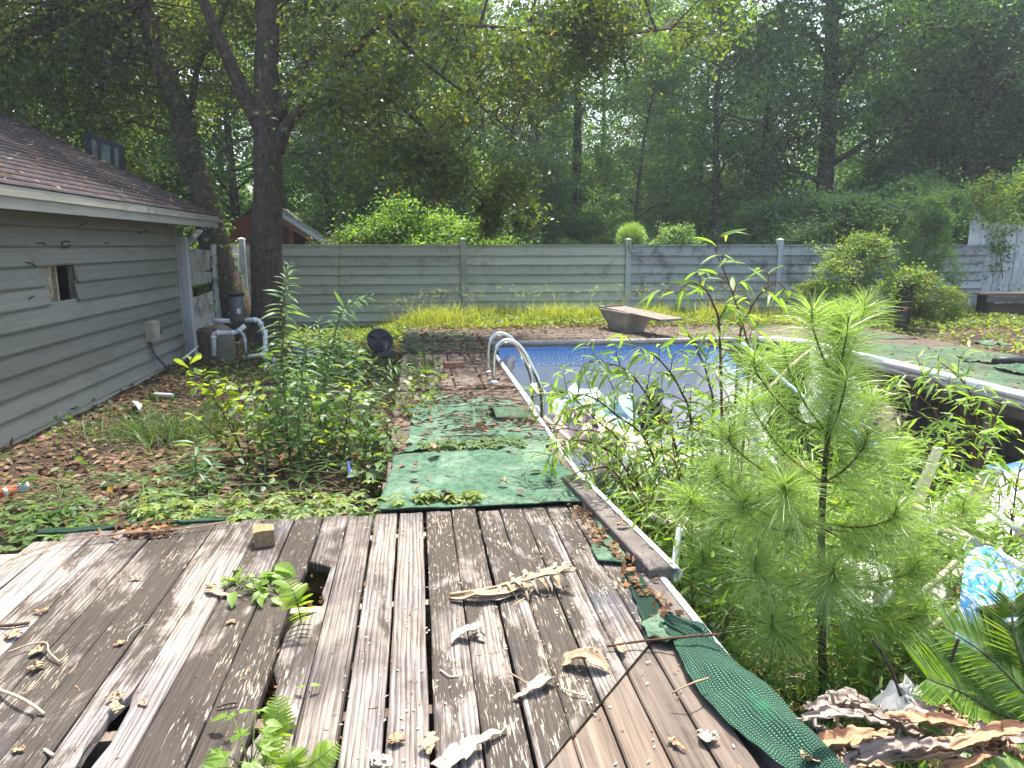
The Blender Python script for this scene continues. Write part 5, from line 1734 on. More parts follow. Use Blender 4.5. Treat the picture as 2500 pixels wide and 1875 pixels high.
o = MB().bar(atv(2365, 1345, 3.2), atv(2240, 1520, 3.0), .085, .03, .004).build('grey_plank', MT['fence_grey']); tag(o, 'grey painted plank propped on the plastic chair', 'plank')
o = MB().box(atv(2372, 1335, 3.2), (.12, .05, .09), Matrix.Rotation(.5, 3, 'Y')).build('metal_bracket', MT['vinyl_white']); tag(o, 'white bracket at the top of the grey plank', 'bracket')
P, U = [], []
for j in range(21):
    P.append([])
    for i in range(21):
        s, t = i / 20, j / 20
        q = atv(2355 - 25 * t + 155 * s, 1360 + 215 * t - 15 * s, 2.95 - .5 * t + .1 * s)
        q.z += .05 * math.sin(s * 5 + t * 3) + .03 * fbm(s, t, 5, 3)
        q.y -= .10 * math.sin(math.pi * s) * math.sin(math.pi * t)
        P[-1].append(tuple(q))
tag(sheet('vinyl_sheet', MT['floral'], P, None, None, .006), 'blue and white floral vinyl sheet crumpled under the chair legs', 'vinyl sheet')

# poles across the pool
pvcpipe('long pale blue vacuum pole leaning from the pool corner into the rubbish', [atv(1812, 838, 9.8), atv(1950, 960, 8.6), atv(2075, 1050, 7.4)], .028, 'blue_tube', 'vacuum_pole', 'pole')
pvcpipe('blue and white padded tube end lying on the brush', [atv(2072, 1052, 7.0), atv(2110, 1075, 6.7), atv(2165, 1098, 6.3)], .055, 'blue_tube', 'padded_tube', 'tube')
pvcpipe('bleached bare pole slanting the other way behind the pine', [atv(2000, 838, 8.9), atv(1940, 885, 8.2), atv(1880, 945, 7.4)], .02, 'board_tan', 'pole', 'pole')
pvcpipe('bundled clear hose running down beside the liner', [atv(1745, 900, 9.6), atv(1800, 1000, 8.6), atv(1850, 1075, 7.4), atv(1895, 1140, 6.4)], .035, 'vinyl_grey', 'hose', 'hose')
pvcpipe('grey-white hose end standing in the brush left of the pine', [atv(1866, 1060, 6.0), atv(1880, 1090, 5.7), atv(1895, 1112, 5.4)], .02, 'vinyl_grey', 'hose', 'hose')
pvcpipe('white pipe standing aslant in the willow leaves', [atv(1495, 1215, 4.1), atv(1520, 1150, 4.2), atv(1537, 1095, 4.3)], .020)
pvcpipe('white pipe lying low with a tee joint under the willow', [atv(1515, 1205, 4.3), atv(1570, 1232, 4.1), atv(1625, 1232, 4.0)], .019)
pvcpipe('white pipe upright beside the broken coping', [atv(1648, 1390, 2.9), atv(1652, 1340, 2.95), atv(1660, 1290, 3.0)], .016)
pvcpipe('bare grey branch lying across the pool edge', [at(1330, 1020, -.0), at(1400, 1080, .02), atv(1450, 1110, 4.4), atv(1510, 1165, 4.0)], .016, 'board_tan', 'dead_branch', 'branch')
pvcpipe('curved white hose loop deep in the brush', [atv(1600, 1245, 3.6), atv(1650, 1260, 3.6), atv(1690, 1290, 3.5), atv(1700, 1350, 3.3)], .014)

def crumple(name, label, cat, pts, v, mat, seed, sag=.1, n=14, th=.004):
    """crumpled cloth/plastic: pts are four corners in the photograph, v their depths"""
    c = [atv(x, y, vv) for (x, y), vv in zip(pts, v)]
    P = []
    for j in range(n + 1):
        P.append([])
        for i in range(n + 1):
            s, t = i / n, j / n
            q = (c[0] * (1 - s) + c[1] * s) * (1 - t) + (c[3] * (1 - s) + c[2] * s) * t
            q = q + Vector((fbm(s * 2, t * 2, seed, 2), fbm(s * 2, t * 2, seed + 3, 2), 1.3 * fbm(s * 2, t * 2, seed + 6, 2))) * sag
            q.z += sag * math.sin(math.pi * s) * math.sin(math.pi * t)
            P[-1].append(tuple(q))
    return tag(sheet(name, MT[mat], P, None, None, th), label, cat)
crumple('plastic_bag', 'pale teal plastic bag spread over the rubbish below the ladder', 'plastic bag', [(1340, 1030), (1560, 1040), (1545, 990), (1350, 985)], (6.0, 6.2, 6.9, 6.7), 'bag_teal', 1, .14)
crumple('rag_heap', 'pinkish grey rags piled beside the foot of the ladder', 'rags', [(1345, 1080), (1480, 1085), (1480, 1035), (1350, 1030)], (5.6, 5.5, 6.2, 6.2), 'rag_pink', 2, .16)
crumple('rag_heap', 'dull grey rags under the willow twigs', 'rags', [(1440, 1160), (1560, 1180), (1550, 1110), (1450, 1100)], (4.4, 4.3, 5.0, 5.0), 'rag_grey', 3, .14)
crumple('tarpaulin', 'dark sheet lying at the foot of the liner wall', 'tarpaulin', [(1560, 1060), (1640, 1050), (1620, 990), (1565, 985)], (6.5, 6.4, 7.4, 7.4), 'black_plastic', 4, .16)
crumple('plastic_bag', 'white plastic bag caught low in the willow', 'plastic bag', [(1530, 1180), (1640, 1190), (1630, 1130), (1545, 1120)], (4.5, 4.4, 4.9, 4.9), 'bag_white', 5, .1)
crumple('plastic_bag', 'white plastic bag under the lower pine branches', 'plastic bag', [(2050, 1480), (2180, 1470), (2170, 1370), (2060, 1390)], (2.9, 2.9, 3.4, 3.4), 'bag_white', 6, .1)
crumple('plastic_bag', 'torn white plastic at the foot of the pine stem', 'plastic bag', [(2150, 1760), (2250, 1740), (2240, 1690), (2160, 1700)], (2.2, 2.2, 2.45, 2.45), 'bag_white', 7, .07)
crumple('plastic_film', 'cloudy clear plastic film draped at the corner of the pool', 'plastic film', [(1960, 1030), (2110, 1000), (2060, 870), (1985, 860)], (7.6, 7.9, 9.0, 9.0), 'film', 8, .16)
crumple('tarpaulin', 'earth-coloured heap of cloth below the open pool wall', 'tarpaulin', [(2050, 1060), (2210, 1060), (2190, 1010), (2070, 1010)], (7.4, 7.2, 8.2, 8.2), 'mud', 9, .2)
crumple('plastic_film', 'crumpled clear film between hose and vacuum pole', 'plastic film', [(1800, 1010), (1880, 1050), (1850, 950), (1790, 930)], (7.6, 7.0, 8.6, 8.8), 'film', 10, .14)
def dboard(label, a, b, w=.12, h=.03, m='board_tan', up=(0, 0, 1)):
    o = MB().bar(a, b, w, h, .004, up).build('loose_board', MT[m]); return tag(o, label, 'board')
dboard('tan board lying slantwise in the rubbish below the liner', atv(1500, 1045, 5.4), atv(1660, 1130, 4.9), .16)
dboard('dark board under the willow beside white pipes', atv(1540, 1215, 4.2), atv(1700, 1225, 4.0), .2, .05, 'patio_plank')
dboard('grey-white board sticking up left of the pine', atv(1640, 1130, 4.9), atv(1760, 1100, 5.4), .14, .03, 'white_board')
dboard('cream board edge among leaves right of the willow stem', atv(1610, 1255, 3.6), atv(1720, 1300, 3.3), .13, .03, 'ivory_plastic')
dboard('white board tip under the pine needles', atv(1700, 1190, 4.3), atv(1800, 1230, 4.0), .10, .03, 'vinyl_white')
# dark lattice rails by the palm
lt = thing('wooden_crate', 'dark slatted timber crate half hidden by the palm at the right edge', 'crate', at(2470, 1600, -.6))
for k, (x0, y0, x1, y1) in enumerate(((2390, 1500, 2520, 1480), (2395, 1545, 2520, 1530), (2400, 1590, 2520, 1585), (2405, 1640, 2520, 1632))):
    MB().bar(atv(x0, y0, 2.6 - .06 * k), atv(x1, y1, 2.55 - .06 * k), .03, .055).build('slat', MT['dark_wood'], lt)
MB().bar(atv(2400, 1490, 2.64), atv(2418, 1690, 2.38), .06, .05, up=(0, 1, 0)).build('upright', MT['dark_wood'], lt)

# ================================================================ DRY LEAVES, FRONDS, TWIGS ON THE DECK
def dry_sheet(name, label, cat, pts, w, mat, seed, curl=.5, lift=.01, n=16, m=6, z0=.006, tail=None, crump=0.009):
    w = [x * .85 for x in w] if hasattr(w, '__len__') else w * .85
    """a curled dry leaf along a path on the deck; w half width (number or list)"""
    c = curve(pts, max(3, n // max(1, len(pts) - 1)))
    k = len(c)
    P, U = [], []
    c = [p + Vector((noise.noise((i * .35, seed, 1)), noise.noise((i * .35, seed, 2)), 1.2 * noise.noise((i * .4, seed, 3)))) * crump for i, p in enumerate(c)]
    for i, p in enumerate(c):
        t = i / (k - 1)
        d = (c[min(i + 1, k - 1)] - c[max(i - 1, 0)]).normalized()
        s = d.cross(Vector((0, 0, 1))).normalized()
        ww = (w if not hasattr(w, '__len__') else np.interp(t, np.linspace(0, 1, len(w)), w))
        row, ur = [], []
        for j in range(m + 1):
            x = j / m * 2 - 1
            a = x * (curl + .5 * noise.noise((t * 3, seed, 0)))
            off = s * math.sin(a) / max(.3, abs(curl)) * ww * (1 + .25 * noise.noise((t * 5, x * 2, seed)))
            up = (1 - math.cos(a)) * ww / max(.3, abs(curl)) + .35 * ww * noise.noise((t * 4, x * 1.5, seed + 5))
            q = p + off
            if crump: q = q + Vector((noise.noise((t * 7, x * 2.6, seed)), noise.noise((t * 7, x * 2.6, seed + 9)), 1.6 * noise.noise((t * 6, x * 2.4, seed + 4)))) * crump * .8
            row.append((q.x, q.y, max(p.z + abs(up) + lift * .3, z0)))
            ur.append((x * .5 * .2, t))
        P.append(row); U.append(ur)
    o = sheet(name, MT[mat], P, None, U, .0012)
    return tag(o, label, cat)
def dk(x, y, z=.008): return at(x, y, z)

# big dry palm-like frond across the planks: rib + folded leaflets
fd = thing('dry_frond', 'long curled dry tan frond lying across the dark planks', 'dry frond', dk(1250, 1440))
rib = curve([dk(1098, 1452, .018), dk(1180, 1440, .035), dk(1270, 1418, .05), dk(1345, 1400, .06), dk(1405, 1395, .085)], 8)
MB().tube(rib, [.008 - .005 * i / (len(rib) - 1) for i in range(len(rib))], 6).build('midrib', MT['tan_leaf'], fd, smooth=True)
def sub_leaf(parent, nm, pts, w, mat, seed, **k):
    o = dry_sheet(nm, None, None, pts, w, mat, seed, **k)
    o.parent = parent; o.location = -wloc(parent)
    return o
sub_leaf(fd, 'blade', [dk(1100, 1462, .012), dk(1180, 1456, .03), dk(1265, 1440, .035), dk(1300, 1432, .05)], [.012, .038, .034, .012], 'tan_leaf', 3, curl=.9)
sub_leaf(fd, 'blade', [dk(1220, 1432, .03), dk(1290, 1412, .055), dk(1350, 1398, .065), dk(1408, 1390, .10)], [.012, .035, .04, .008], 'tan_leaf', 4, curl=.8)
sub_leaf(fd, 'blade', [dk(1165, 1468, .012), dk(1220, 1462, .02), dk(1280, 1448, .02)], [.008, .022, .01], 'pale_leaf', 5, curl=.7)
for k in range(9):
    t = .35 + .06 * k
    b = rib[int(t * (len(rib) - 1))]
    e = b + Vector((.02 + .01 * (k % 3), -.07 - .012 * (k % 4), -.035))
    sub_leaf(fd, 'leaflet', [b, b.lerp(e, .5) + Vector((0, 0, .018)), e], [.009, .011, .002], 'tan_leaf' if k % 2 else 'pale_leaf', 10 + k, curl=.6, n=8, m=3)
for k in range(5):
    b = rib[int((.45 + .1 * k) * (len(rib) - 1))]
    e = b + Vector((.0 + .012 * k, .05, .02))
    sub_leaf(fd, 'leaflet', [b, b.lerp(e, .5) + Vector((0, 0, .012)), e], [.010, .012, .002], 'pale_leaf', 30 + k, curl=.6, n=8, m=3)
MB().tube(curve([dk(1300, 1440, .03), dk(1285, 1458, .015), dk(1250, 1480, .006)], 6), .004, 5).build('leaf_stalk', MT['tan_leaf'], fd, smooth=True)

dry_sheet('dry_leaf', 'curled cream leaf with ragged lobes below the long frond', 'dry leaf', [dk(1102, 1574), dk(1120, 1550, .02), dk(1150, 1540, .03), dk(1182, 1528, .03)], [.004, .03, .035, .02], 'pale_leaf', 40, curl=.9)
dry_sheet('dry_leaf', 'short twisted cream leaf lying against the ragged cream leaf', 'dry leaf', [dk(1150, 1560), dk(1165, 1552, .02), dk(1186, 1568, .008)], [.01, .016, .006], 'pale_leaf', 41, curl=.8)
dry_sheet('dry_leaf', 'crumpled broad tan leaf near the slanted brown planks', 'dry leaf', [dk(1374, 1622), dk(1400, 1605, .03), dk(1440, 1612, .03), dk(1486, 1640, .01)], [.03, .04, .05, .02], 'tan_leaf', 42, curl=1.0)
dry_sheet('dry_leaf', 'pale grey rolled leaf pointing to the lower left', 'dry leaf', [dk(1252, 1712), dk(1285, 1692, .02), dk(1325, 1668, .03), dk(1348, 1655, .03)], [.006, .02, .035, .03], 'pale_leaf', 43, curl=1.1)
dry_sheet('dry_leaf', 'large split cream sheath at the bottom edge of the photo', 'dry leaf', [dk(1076, 1882), dk(1120, 1842, .02), dk(1180, 1806, .025), dk(1238, 1776, .02)], [.045, .045, .026, .004], 'pale_leaf', 44, curl=.9, n=24)
dry_sheet('dry_leaf', 'dark-spotted brown and cream leaf lying across the wide plank gap', 'dry leaf', [dk(1050, 1842), dk(1048, 1815, .02), dk(1060, 1788, .012)], [.008, .03, .01], 'tan_leaf', 45, curl=.6)
dry_sheet('dry_leaf', 'small upright triangle of tan leaf by the thin brown twig', 'dry leaf', [dk(1508, 1560), dk(1515, 1580, .02), dk(1525, 1600, .01)], [.018, .02, .006], 'tan_leaf', 46, curl=.5)
dry_sheet('dry_leaf', 'tan leaf wedged on the white coping edge', 'dry leaf', [at(1508, 1284, .065), at(1520, 1276, .085), at(1532, 1280, .07)], [.01, .022, .012], 'brown_leaf', 47, curl=.9)
dry_sheet('dry_leaf', 'tan boat-shaped leaf left of the bright green seedling', 'dry leaf', [dk(500, 1444), dk(530, 1450, .012), dk(560, 1455, .008), dk(588, 1455, .004)], [.006, .020, .018, .004], 'tan_leaf', 48, curl=.6)
dry_sheet('dry_leaf', 'small brown rolled leaf above the boat-shaped leaf', 'dry leaf', [dk(506, 1430), dk(528, 1434, .012)], [.012, .012], 'brown_leaf', 49, curl=.9, n=6)
dry_sheet('dry_leaf', 'flat pointed cream leaf beside the fern at the bottom', 'dry leaf', [dk(718, 1722, .02), dk(708, 1750, .03), dk(690, 1788, .02)], [.006, .028, .018], 'pale_leaf', 50, curl=.6)
dry_sheet('dry_leaf', 'cream leaf fan at the bottom edge beside the wide gap', 'dry leaf', [dk(916, 1836), dk(925, 1860, .02), dk(940, 1880, .01)], [.012, .03, .03], 'pale_leaf', 51, curl=.7)
dry_sheet('dry_leaf', 'dark red curled maple leaf at the bottom of the deck', 'dry leaf', [dk(946, 1812), dk(968, 1806, .014), dk(990, 1808, .006)], [.012, .022, .008], 'brown_leaf', 52, curl=.6)
dry_sheet('dry_leaf', 'cream leaf on the brown planks with a torn end', 'dry leaf', [dk(1704, 1785), dk(1725, 1800, .01), dk(1752, 1795, .02)], [.012, .028, .02], 'pale_leaf', 53, curl=.5)
dry_sheet('dry_leaf', 'slim red-brown leaf on the slanted brown planks', 'dry leaf', [dk(1632, 1802), dk(1650, 1815, .008), dk(1672, 1832, .005)], [.004, .016, .004], 'brown_leaf', 54, curl=.4)
dry_sheet('dry_leaf', 'orange leaf lying on the dark flaked planks at left', 'dry leaf', [dk(276, 1576), dk(292, 1572, .008), dk(304, 1564, .012)], [.003, .014, .008], 'brown_leaf', 55, curl=.5, n=8)
dry_sheet('dry_leaf', 'three-lobed tan leaf above the rotten gap at lower left', 'dry leaf', [dk(262, 1708), dk(285, 1702, .012), dk(306, 1690, .014)], [.006, .024, .008], 'tan_leaf', 56, curl=.4)
dry_sheet('dry_leaf', 'rounded tan leaf hanging over the rotten gap', 'dry leaf', [dk(276, 1715, .012), dk(282, 1728, .012), dk(290, 1740, .004)], [.008, .020, .010], 'tan_leaf', 57, curl=.3)
dry_sheet('dry_leaf', 'small orange leaf beside a green fleck on the pale plank', 'dry leaf', [dk(340, 1714), dk(350, 1722, .006), dk(358, 1718, .008)], [.005, .012, .008], 'brown_leaf', 58, curl=.4, n=8)
dry_sheet('dry_leaf', 'oak leaf pair on a curved twig at the left', 'dry leaf', [dk(70, 1600), dk(92, 1590, .01), dk(112, 1575, .02)], [.008, .026, .012], 'tan_leaf', 59, curl=.5)
dry_sheet('dry_leaf', 'pale oak leaf below the oak leaf pair', 'dry leaf', [dk(66, 1634), dk(88, 1630, .01), dk(110, 1622, .008)], [.006, .022, .01], 'tan_leaf', 60, curl=.4)
dry_sheet('dry_leaf', 'tan leaf at the left edge under a dark twig', 'dry leaf', [dk(12, 1552), dk(30, 1552, .012), dk(52, 1545, .014)], [.006, .022, .008], 'tan_leaf', 61, curl=.5)
dry_sheet('dry_leaf', 'tan leaf on the grey planks in front of the vine edge', 'dry leaf', [dk(314, 1412), dk(330, 1408, .012), dk(345, 1412, .004)], [.004, .014, .006], 'tan_leaf', 62, curl=.7, n=8)
dry_sheet('dry_leaf', 'small pink-tan leaf right of the tall seedling', 'dry leaf', [dk(556, 1518), dk(566, 1518, .006), dk(578, 1522, .004)], [.008, .010, .003], 'brown_leaf', 63, curl=.3, n=8)
dry_sheet('dry_leaf', 'small tan leaf near the bottom left corner', 'dry leaf', [dk(32, 1830), dk(46, 1832, .008), dk(60, 1826, .01)], [.004, .014, .008], 'brown_leaf', 64, curl=.6, n=8)
dry_sheet('dry_leaf', 'curled brown leaf on the far left planks', 'dry leaf', [dk(82, 1495), dk(100, 1492, .012), dk(118, 1484, .01)], [.006, .012, .006], 'brown_leaf', 65, curl=.8, n=8)
dry_sheet('dry_leaf', 'small orange leaf at the end of the grey rolled leaf', 'dry leaf', [dk(1360, 1738), dk(1368, 1744, .004), dk(1376, 1750, .004)], [.004, .010, .004], 'brown_leaf', 66, curl=.4, n=8)
dry_sheet('dry_leaf', 'brown curled leaves on the wide green carpet', 'dry leaf', [at(1216, 1180, .04), at(1230, 1174, .06), at(1240, 1182, .04)], [.01, .025, .012], 'brown_leaf', 67, curl=.9)
dry_sheet('dry_leaf', 'small brown leaf lying on the carpet left of the black scrap', 'dry leaf', [at(1012, 1195, .035), at(1022, 1190, .045)], [.015, .018], 'brown_leaf', 68, curl=.6, n=6)
dry_sheet('carpet_scrap', 'small black torn scrap on the wide green carpet', 'scrap', [at(1070, 1212, .035), at(1092, 1205, .06), at(1112, 1210, .04)], [.012, .03, .012], 'mud', 69, curl=.8)
dry_sheet('dry_leaf', 'orange-yellow vine leaf at the back edge of the wide carpet', 'dry leaf', [at(1050, 1105, .05), at(1060, 1095, .09), at(1070, 1105, .04)], [.02, .045, .02], 'brown_leaf', 70, curl=.5)
def twig(label, pts, r, m='twig', name='twig'):
    o = MB().tube(curve(pts, 6), r, 5).build(name, MT[m], None, smooth=True); return tag(o, label, 'twig')
twig('straight brown twig pointing at the netted carpet strip', [dk(1482, 1578, .02), dk(1560, 1566, .03), dk(1640, 1558, .05), dk(1760, 1548, .10)], .0045, 'red_stem')
twig('pale curved twig at the left edge of the deck', [dk(-10, 1682, .01), dk(40, 1700, .03), dk(80, 1722, .025), dk(108, 1744, .008)], .0055, 'board_tan')
twig('dark twig lying flat at the far left', [dk(-10, 1528, .01), dk(30, 1526, .012), dk(72, 1520, .01)], .007, 'bark')
twig('short black stick beside the bright bottom seedling', [dk(530, 1726, .008), dk(555, 1718, .012), dk(580, 1715, .01)], .004, 'bark')
twig('forked bone-white twig on the dark planks', [dk(1074, 1635, .006), dk(1090, 1646, .010), dk(1100, 1652, .006), dk(1120, 1650, .006)], .003, 'wood_chip')
twig('thin pale twig left of the small white flake', [dk(1370, 1680, .006), dk(1395, 1690, .012), dk(1432, 1699, .006)], .003, 'wood_chip')
twig('yellow-tan leaf stalk under the grey rolled leaf', [dk(1243, 1642, .02), dk(1265, 1655, .012), dk(1300, 1676, .006)], .003, 'tan_leaf')
twig('curved oak twig with the leaf pair', [dk(20, 1592, .02), dk(70, 1574, .02), dk(112, 1570, .03), dk(120, 1592, .02), dk(145, 1616, .008)], .0035, 'board_tan')
twig('short cream stick near the bottom left', [dk(108, 1830, .006), dk(120, 1838, .008), dk(130, 1844, .006)], .005, 'wood_chip')
twig('thin pale wire loop on the dark planks', [dk(310, 1568, .008), dk(318, 1548, .02), dk(345, 1528, .02), dk(372, 1524, .006)], .0012, 'wire', 'wire_loop')
twig('grassy vine stem crossing the netted strip', [dk(1640, 1692, .05), dk(1690, 1668, .08), dk(1730, 1655, .07)], .003, 'tan_leaf')

# chips and flakes of paint and wood over the deck
g = np.random.default_rng(12)
n = 330
uu = g.uniform(-.3, .9, n); vv = g.uniform(1.5, 3.6, n)
P = np.stack([uu, vv, np.full(n, .004)], 1)
keep = (vv > 1.62 + (uu - .3) * 1.17) | (g.uniform(0, 1, n) < .25)
P = P[keep]
A = g.normal(0, 1, (len(P), 3)); A[:, 2] = .02
V = leaf_quads(g, P, .016, .007, axis=A * 3, up=2.5, droop=0, fold=.1)
V[:, 2] = np.maximum(V[:, 2], .003)
tag(link('paint_flakes', npmesh('paint_flakes', V, np.arange(len(V)).reshape(-1, 4), MT['flake'])), kind='stuff')
n = 300
P = np.stack([g.uniform(-2, .9, n), g.uniform(1.3, 3.7, n), np.full(n, .006)], 1)
A = g.normal(0, 1, (n, 3)); A[:, 2] = .02
V = leaf_quads(g, P, .022, .006, axis=A * 3, up=2.5, droop=0, fold=.2)
V[:, 2] = np.maximum(V[:, 2], .003)
tag(link('leaf_crumbs', leaf_mesh_np('leaf_crumbs', V, g, MT['dead'])), kind='stuff')
# leaf crumbs in the groove beside the coping
n = 260
t = g.uniform(0, 1, n)
P = np.stack([.865 + .09 * t + g.normal(0, .022, n), 3.7 - 1.45 * t + g.normal(0, .05, n), g.uniform(.006, .03, n)], 1)
V = leaf_quads(g, P, .045, .02, up=1.0, droop=0)
V[:, 2] = np.maximum(V[:, 2], .004)
tag(link('groove_litter', leaf_mesh_np('groove_litter', V, g, MT['dead'])), kind='stuff')
# leaves heaped at the vine edge, in the hole of the plank
n = 90
P = np.stack([-1.42 + g.normal(0, .09, n), 3.66 + g.normal(0, .05, n), g.uniform(.006, .03, n)], 1)
V = leaf_quads(g, P, .05, .028, up=1.0, droop=0); V[:, 2] = np.maximum(V[:, 2], .004)
tag(link('fallen_leaf_drift', leaf_mesh_np('fallen_leaf_drift', V, g, MT['dead'])), kind='stuff')
n = 240
P = np.stack([-.46 + g.normal(0, .10, n), 2.8 + g.normal(0, .22, n), -.20 + g.uniform(0, .05, n)], 1)
V = leaf_quads(g, P, .06, .03, up=1.0, droop=0)
tag(link('hole_litter', leaf_mesh_np('hole_litter', V, g, MT['dead'])), kind='stuff')
print('OBJECTS DONE')

# ================================================================ NEAR PLANTS
def leafmesh(nm, prof, mat, fold=.25, curl=.25, wave=0.0):
    """leaf of unit length along +Y; prof = [(t, half width)]"""
    V, F = [], []
    k = len(prof)
    for i, (t, w) in enumerate(prof):
        z = -curl * t * t
        wv = wave * math.sin(t * 14)
        V += [(-w, t, z + fold * w + wv), (0, t, z), (w, t, z + fold * w - wv)]
    for i in range(k - 1):
        a = i * 3
        F += [(a, a + 1, a + 4, a + 3), (a + 1, a + 2, a + 5, a + 4)]
    return npmesh(nm, V, F, MT[mat], smooth=True)
def lobed(nm, mat, lobes=5, depth=.45, wid=.34):
    """palmate leaf, its stalk at the origin, the middle lobe along +Y"""
    pts = []
    for k in range(lobes):
        a = R(-112 + 224 * k / (lobes - 1))
        ln = [.55, .85, 1.0, .85, .55][k] if lobes == 5 else 1
        pts.append((a - .22, ln * .55)); pts.append((a, ln)); pts.append((a + .22, ln * .55))
        if k < lobes - 1: pts.append((a + R(224 / (lobes - 1)) / 2, depth))
    V = [(0, .12, 0)] + [(math.sin(a) * r * .6, .12 + math.cos(a) * r * .85, -.10 * r * r + .03 * math.sin(a * 5)) for a, r in pts] + [(0, 0, 0)]
    F = [(0, i + 2, i + 1, i + 1) for i in range(len(pts) - 1)]
    me = bpy.data.meshes.new(nm)
    me.from_pydata(V, [], [(0, i + 2, i + 1) for i in range(len(pts) - 1)])
    me.materials.append(MT[mat])
    me.update()
    return me
LM = {
    'willow': leafmesh('willow_leaf', [(0, .006), (.12, .045), (.35, .075), (.6, .06), (.82, .03), (1, .002)], 'willow', .3, .22),
    'willow_b': leafmesh('willow_leaf', [(0, .006), (.12, .05), (.35, .085), (.6, .07), (.82, .035), (1, .002)], 'willow', .15, .45),
    'weed': leafmesh('weed_leaf', [(0, .012), (.2, .05), (.45, .075), (.7, .055), (.88, .025), (1, .002)], 'weed', .3, .5),
    'oak': leafmesh('shrub_leaf', [(0, .01), (.2, .07), (.4, .15), (.62, .24), (.8, .25), (.93, .15), (1, .03)], 'oakling', .2, .2, .015),
    'oval': leafmesh('shrub_leaf', [(0, .02), (.12, .15), (.35, .26), (.6, .24), (.82, .12), (1, .005)], 'shrub', .2, .25),
    'fresh': leafmesh('seedling_leaf', [(0, .02), (.12, .17), (.35, .27), (.6, .23), (.82, .11), (1, .005)], 'fresh', .2, .3),
    'pinna': leafmesh('pinna', [(0, .05), (.15, .12), (.3, .10), (.45, .11), (.6, .085), (.75, .08), (.88, .045), (1, .003)], 'fern', .12, .2, .01),
    'maple': lobed('seedling_leaf', 'fresh'),
}
def put_leaf(me, parent, p, d, L, g, up=None, roll=.5, name=None, wid=1.0):
    d = Vector(d).normalized()
    n = Vector(up) if up is not None else Vector((0, 0, 1))
    n = n + Vector(g.normal(0, roll, 3))
    x = d.cross(n)
    if x.length < 1e-3: x = d.orthogonal()
    x.normalize(); z = x.cross(d)
    m = Matrix((x, d, z)).transposed()
    o = bpy.data.objects.new(name or me.name, me)
    COL.objects.link(o)
    o.parent = parent
    o.location = Vector(p) - wloc(parent)
    o.rotation_mode = 'QUATERNION'
    o.rotation_quaternion = m.to_quaternion()
    o.scale = (L * wid, L, L)
    return o

def leaves6(g, P, A, L, W, up=.8, fold=.22, curl=.12):
    """rounded folded leaves as two quads each: V (6n,3)"""
    n = len(P)
    A = unit(A)
    N = g.normal(0, .45, (n, 3)); N[:, 2] += up
    S = unit(np.cross(A, N)); N = unit(np.cross(S, A))
    l = (np.asarray(L) * g.uniform(.65, 1.25, n))[:, None]
    w = (np.asarray(W) * g.uniform(.8, 1.2, n))[:, None] * .5
    V = np.empty((n, 6, 3))
    V[:, 0] = P
    V[:, 1] = P + A * l * .32 + S * w + N * w * fold
    V[:, 2] = P + A * l * .70 + S * w * .8 + N * (w * fold - l * curl * .5)
    V[:, 3] = P + A * l - N * l * curl
    V[:, 4] = P + A * l * .70 - S * w * .8 + N * (w * fold - l * curl * .5)
    V[:, 5] = P + A * l * .32 - S * w + N * w * fold
    return V.reshape(-1, 3)
def blades(nm, P, A, H, W, mat, g, curl=.3):
    """narrow grass blades bending over: two quads each"""
    n = len(P)
    A = unit(A)
    l = (np.asarray(H) * g.uniform(.6, 1.25, n))[:, None]
    S = g.normal(0, 1, (n, 3)); S[:, 2] = 0
    S = unit(S) * np.asarray(W) * .5
    D = A * np.array([1, 1, 0]) + g.normal(0, .12, (n, 3)) * np.array([1, 1, 0])
    M = P + A * l * .55 + D * l * curl * .3
    T = P + A * l + D * l * curl * 1.6 - np.array([0, 0, 1.0]) * l * curl * .35
    V = np.empty((n, 6, 3))
    V[:, 0] = P - S; V[:, 1] = P + S; V[:, 2] = M + S * .9; V[:, 3] = M - S * .9; V[:, 4] = T + S * .12; V[:, 5] = T - S * .12
    b = (np.arange(n) * 6)[:, None]
    F = np.stack([b + np.array([[0, 1, 2, 3]]), b + np.array([[3, 2, 4, 5]])], 1).reshape(-1, 4)
    return npmesh(nm, V.reshape(-1, 3), F, MT[mat], rnd=np.repeat(g.uniform(0, 1, n), 2))
def mesh6(nm, V, g, mat):
    n = len(V) // 6
    b = (np.arange(n) * 6)[:, None]
    F = np.stack([b + np.array([[0, 1, 2, 3]]), b + np.array([[0, 3, 4, 5]])], 1).reshape(-1, 4)
    return npmesh(nm, V, F, MT[mat], rnd=np.repeat(g.uniform(0, 1, n), 2))

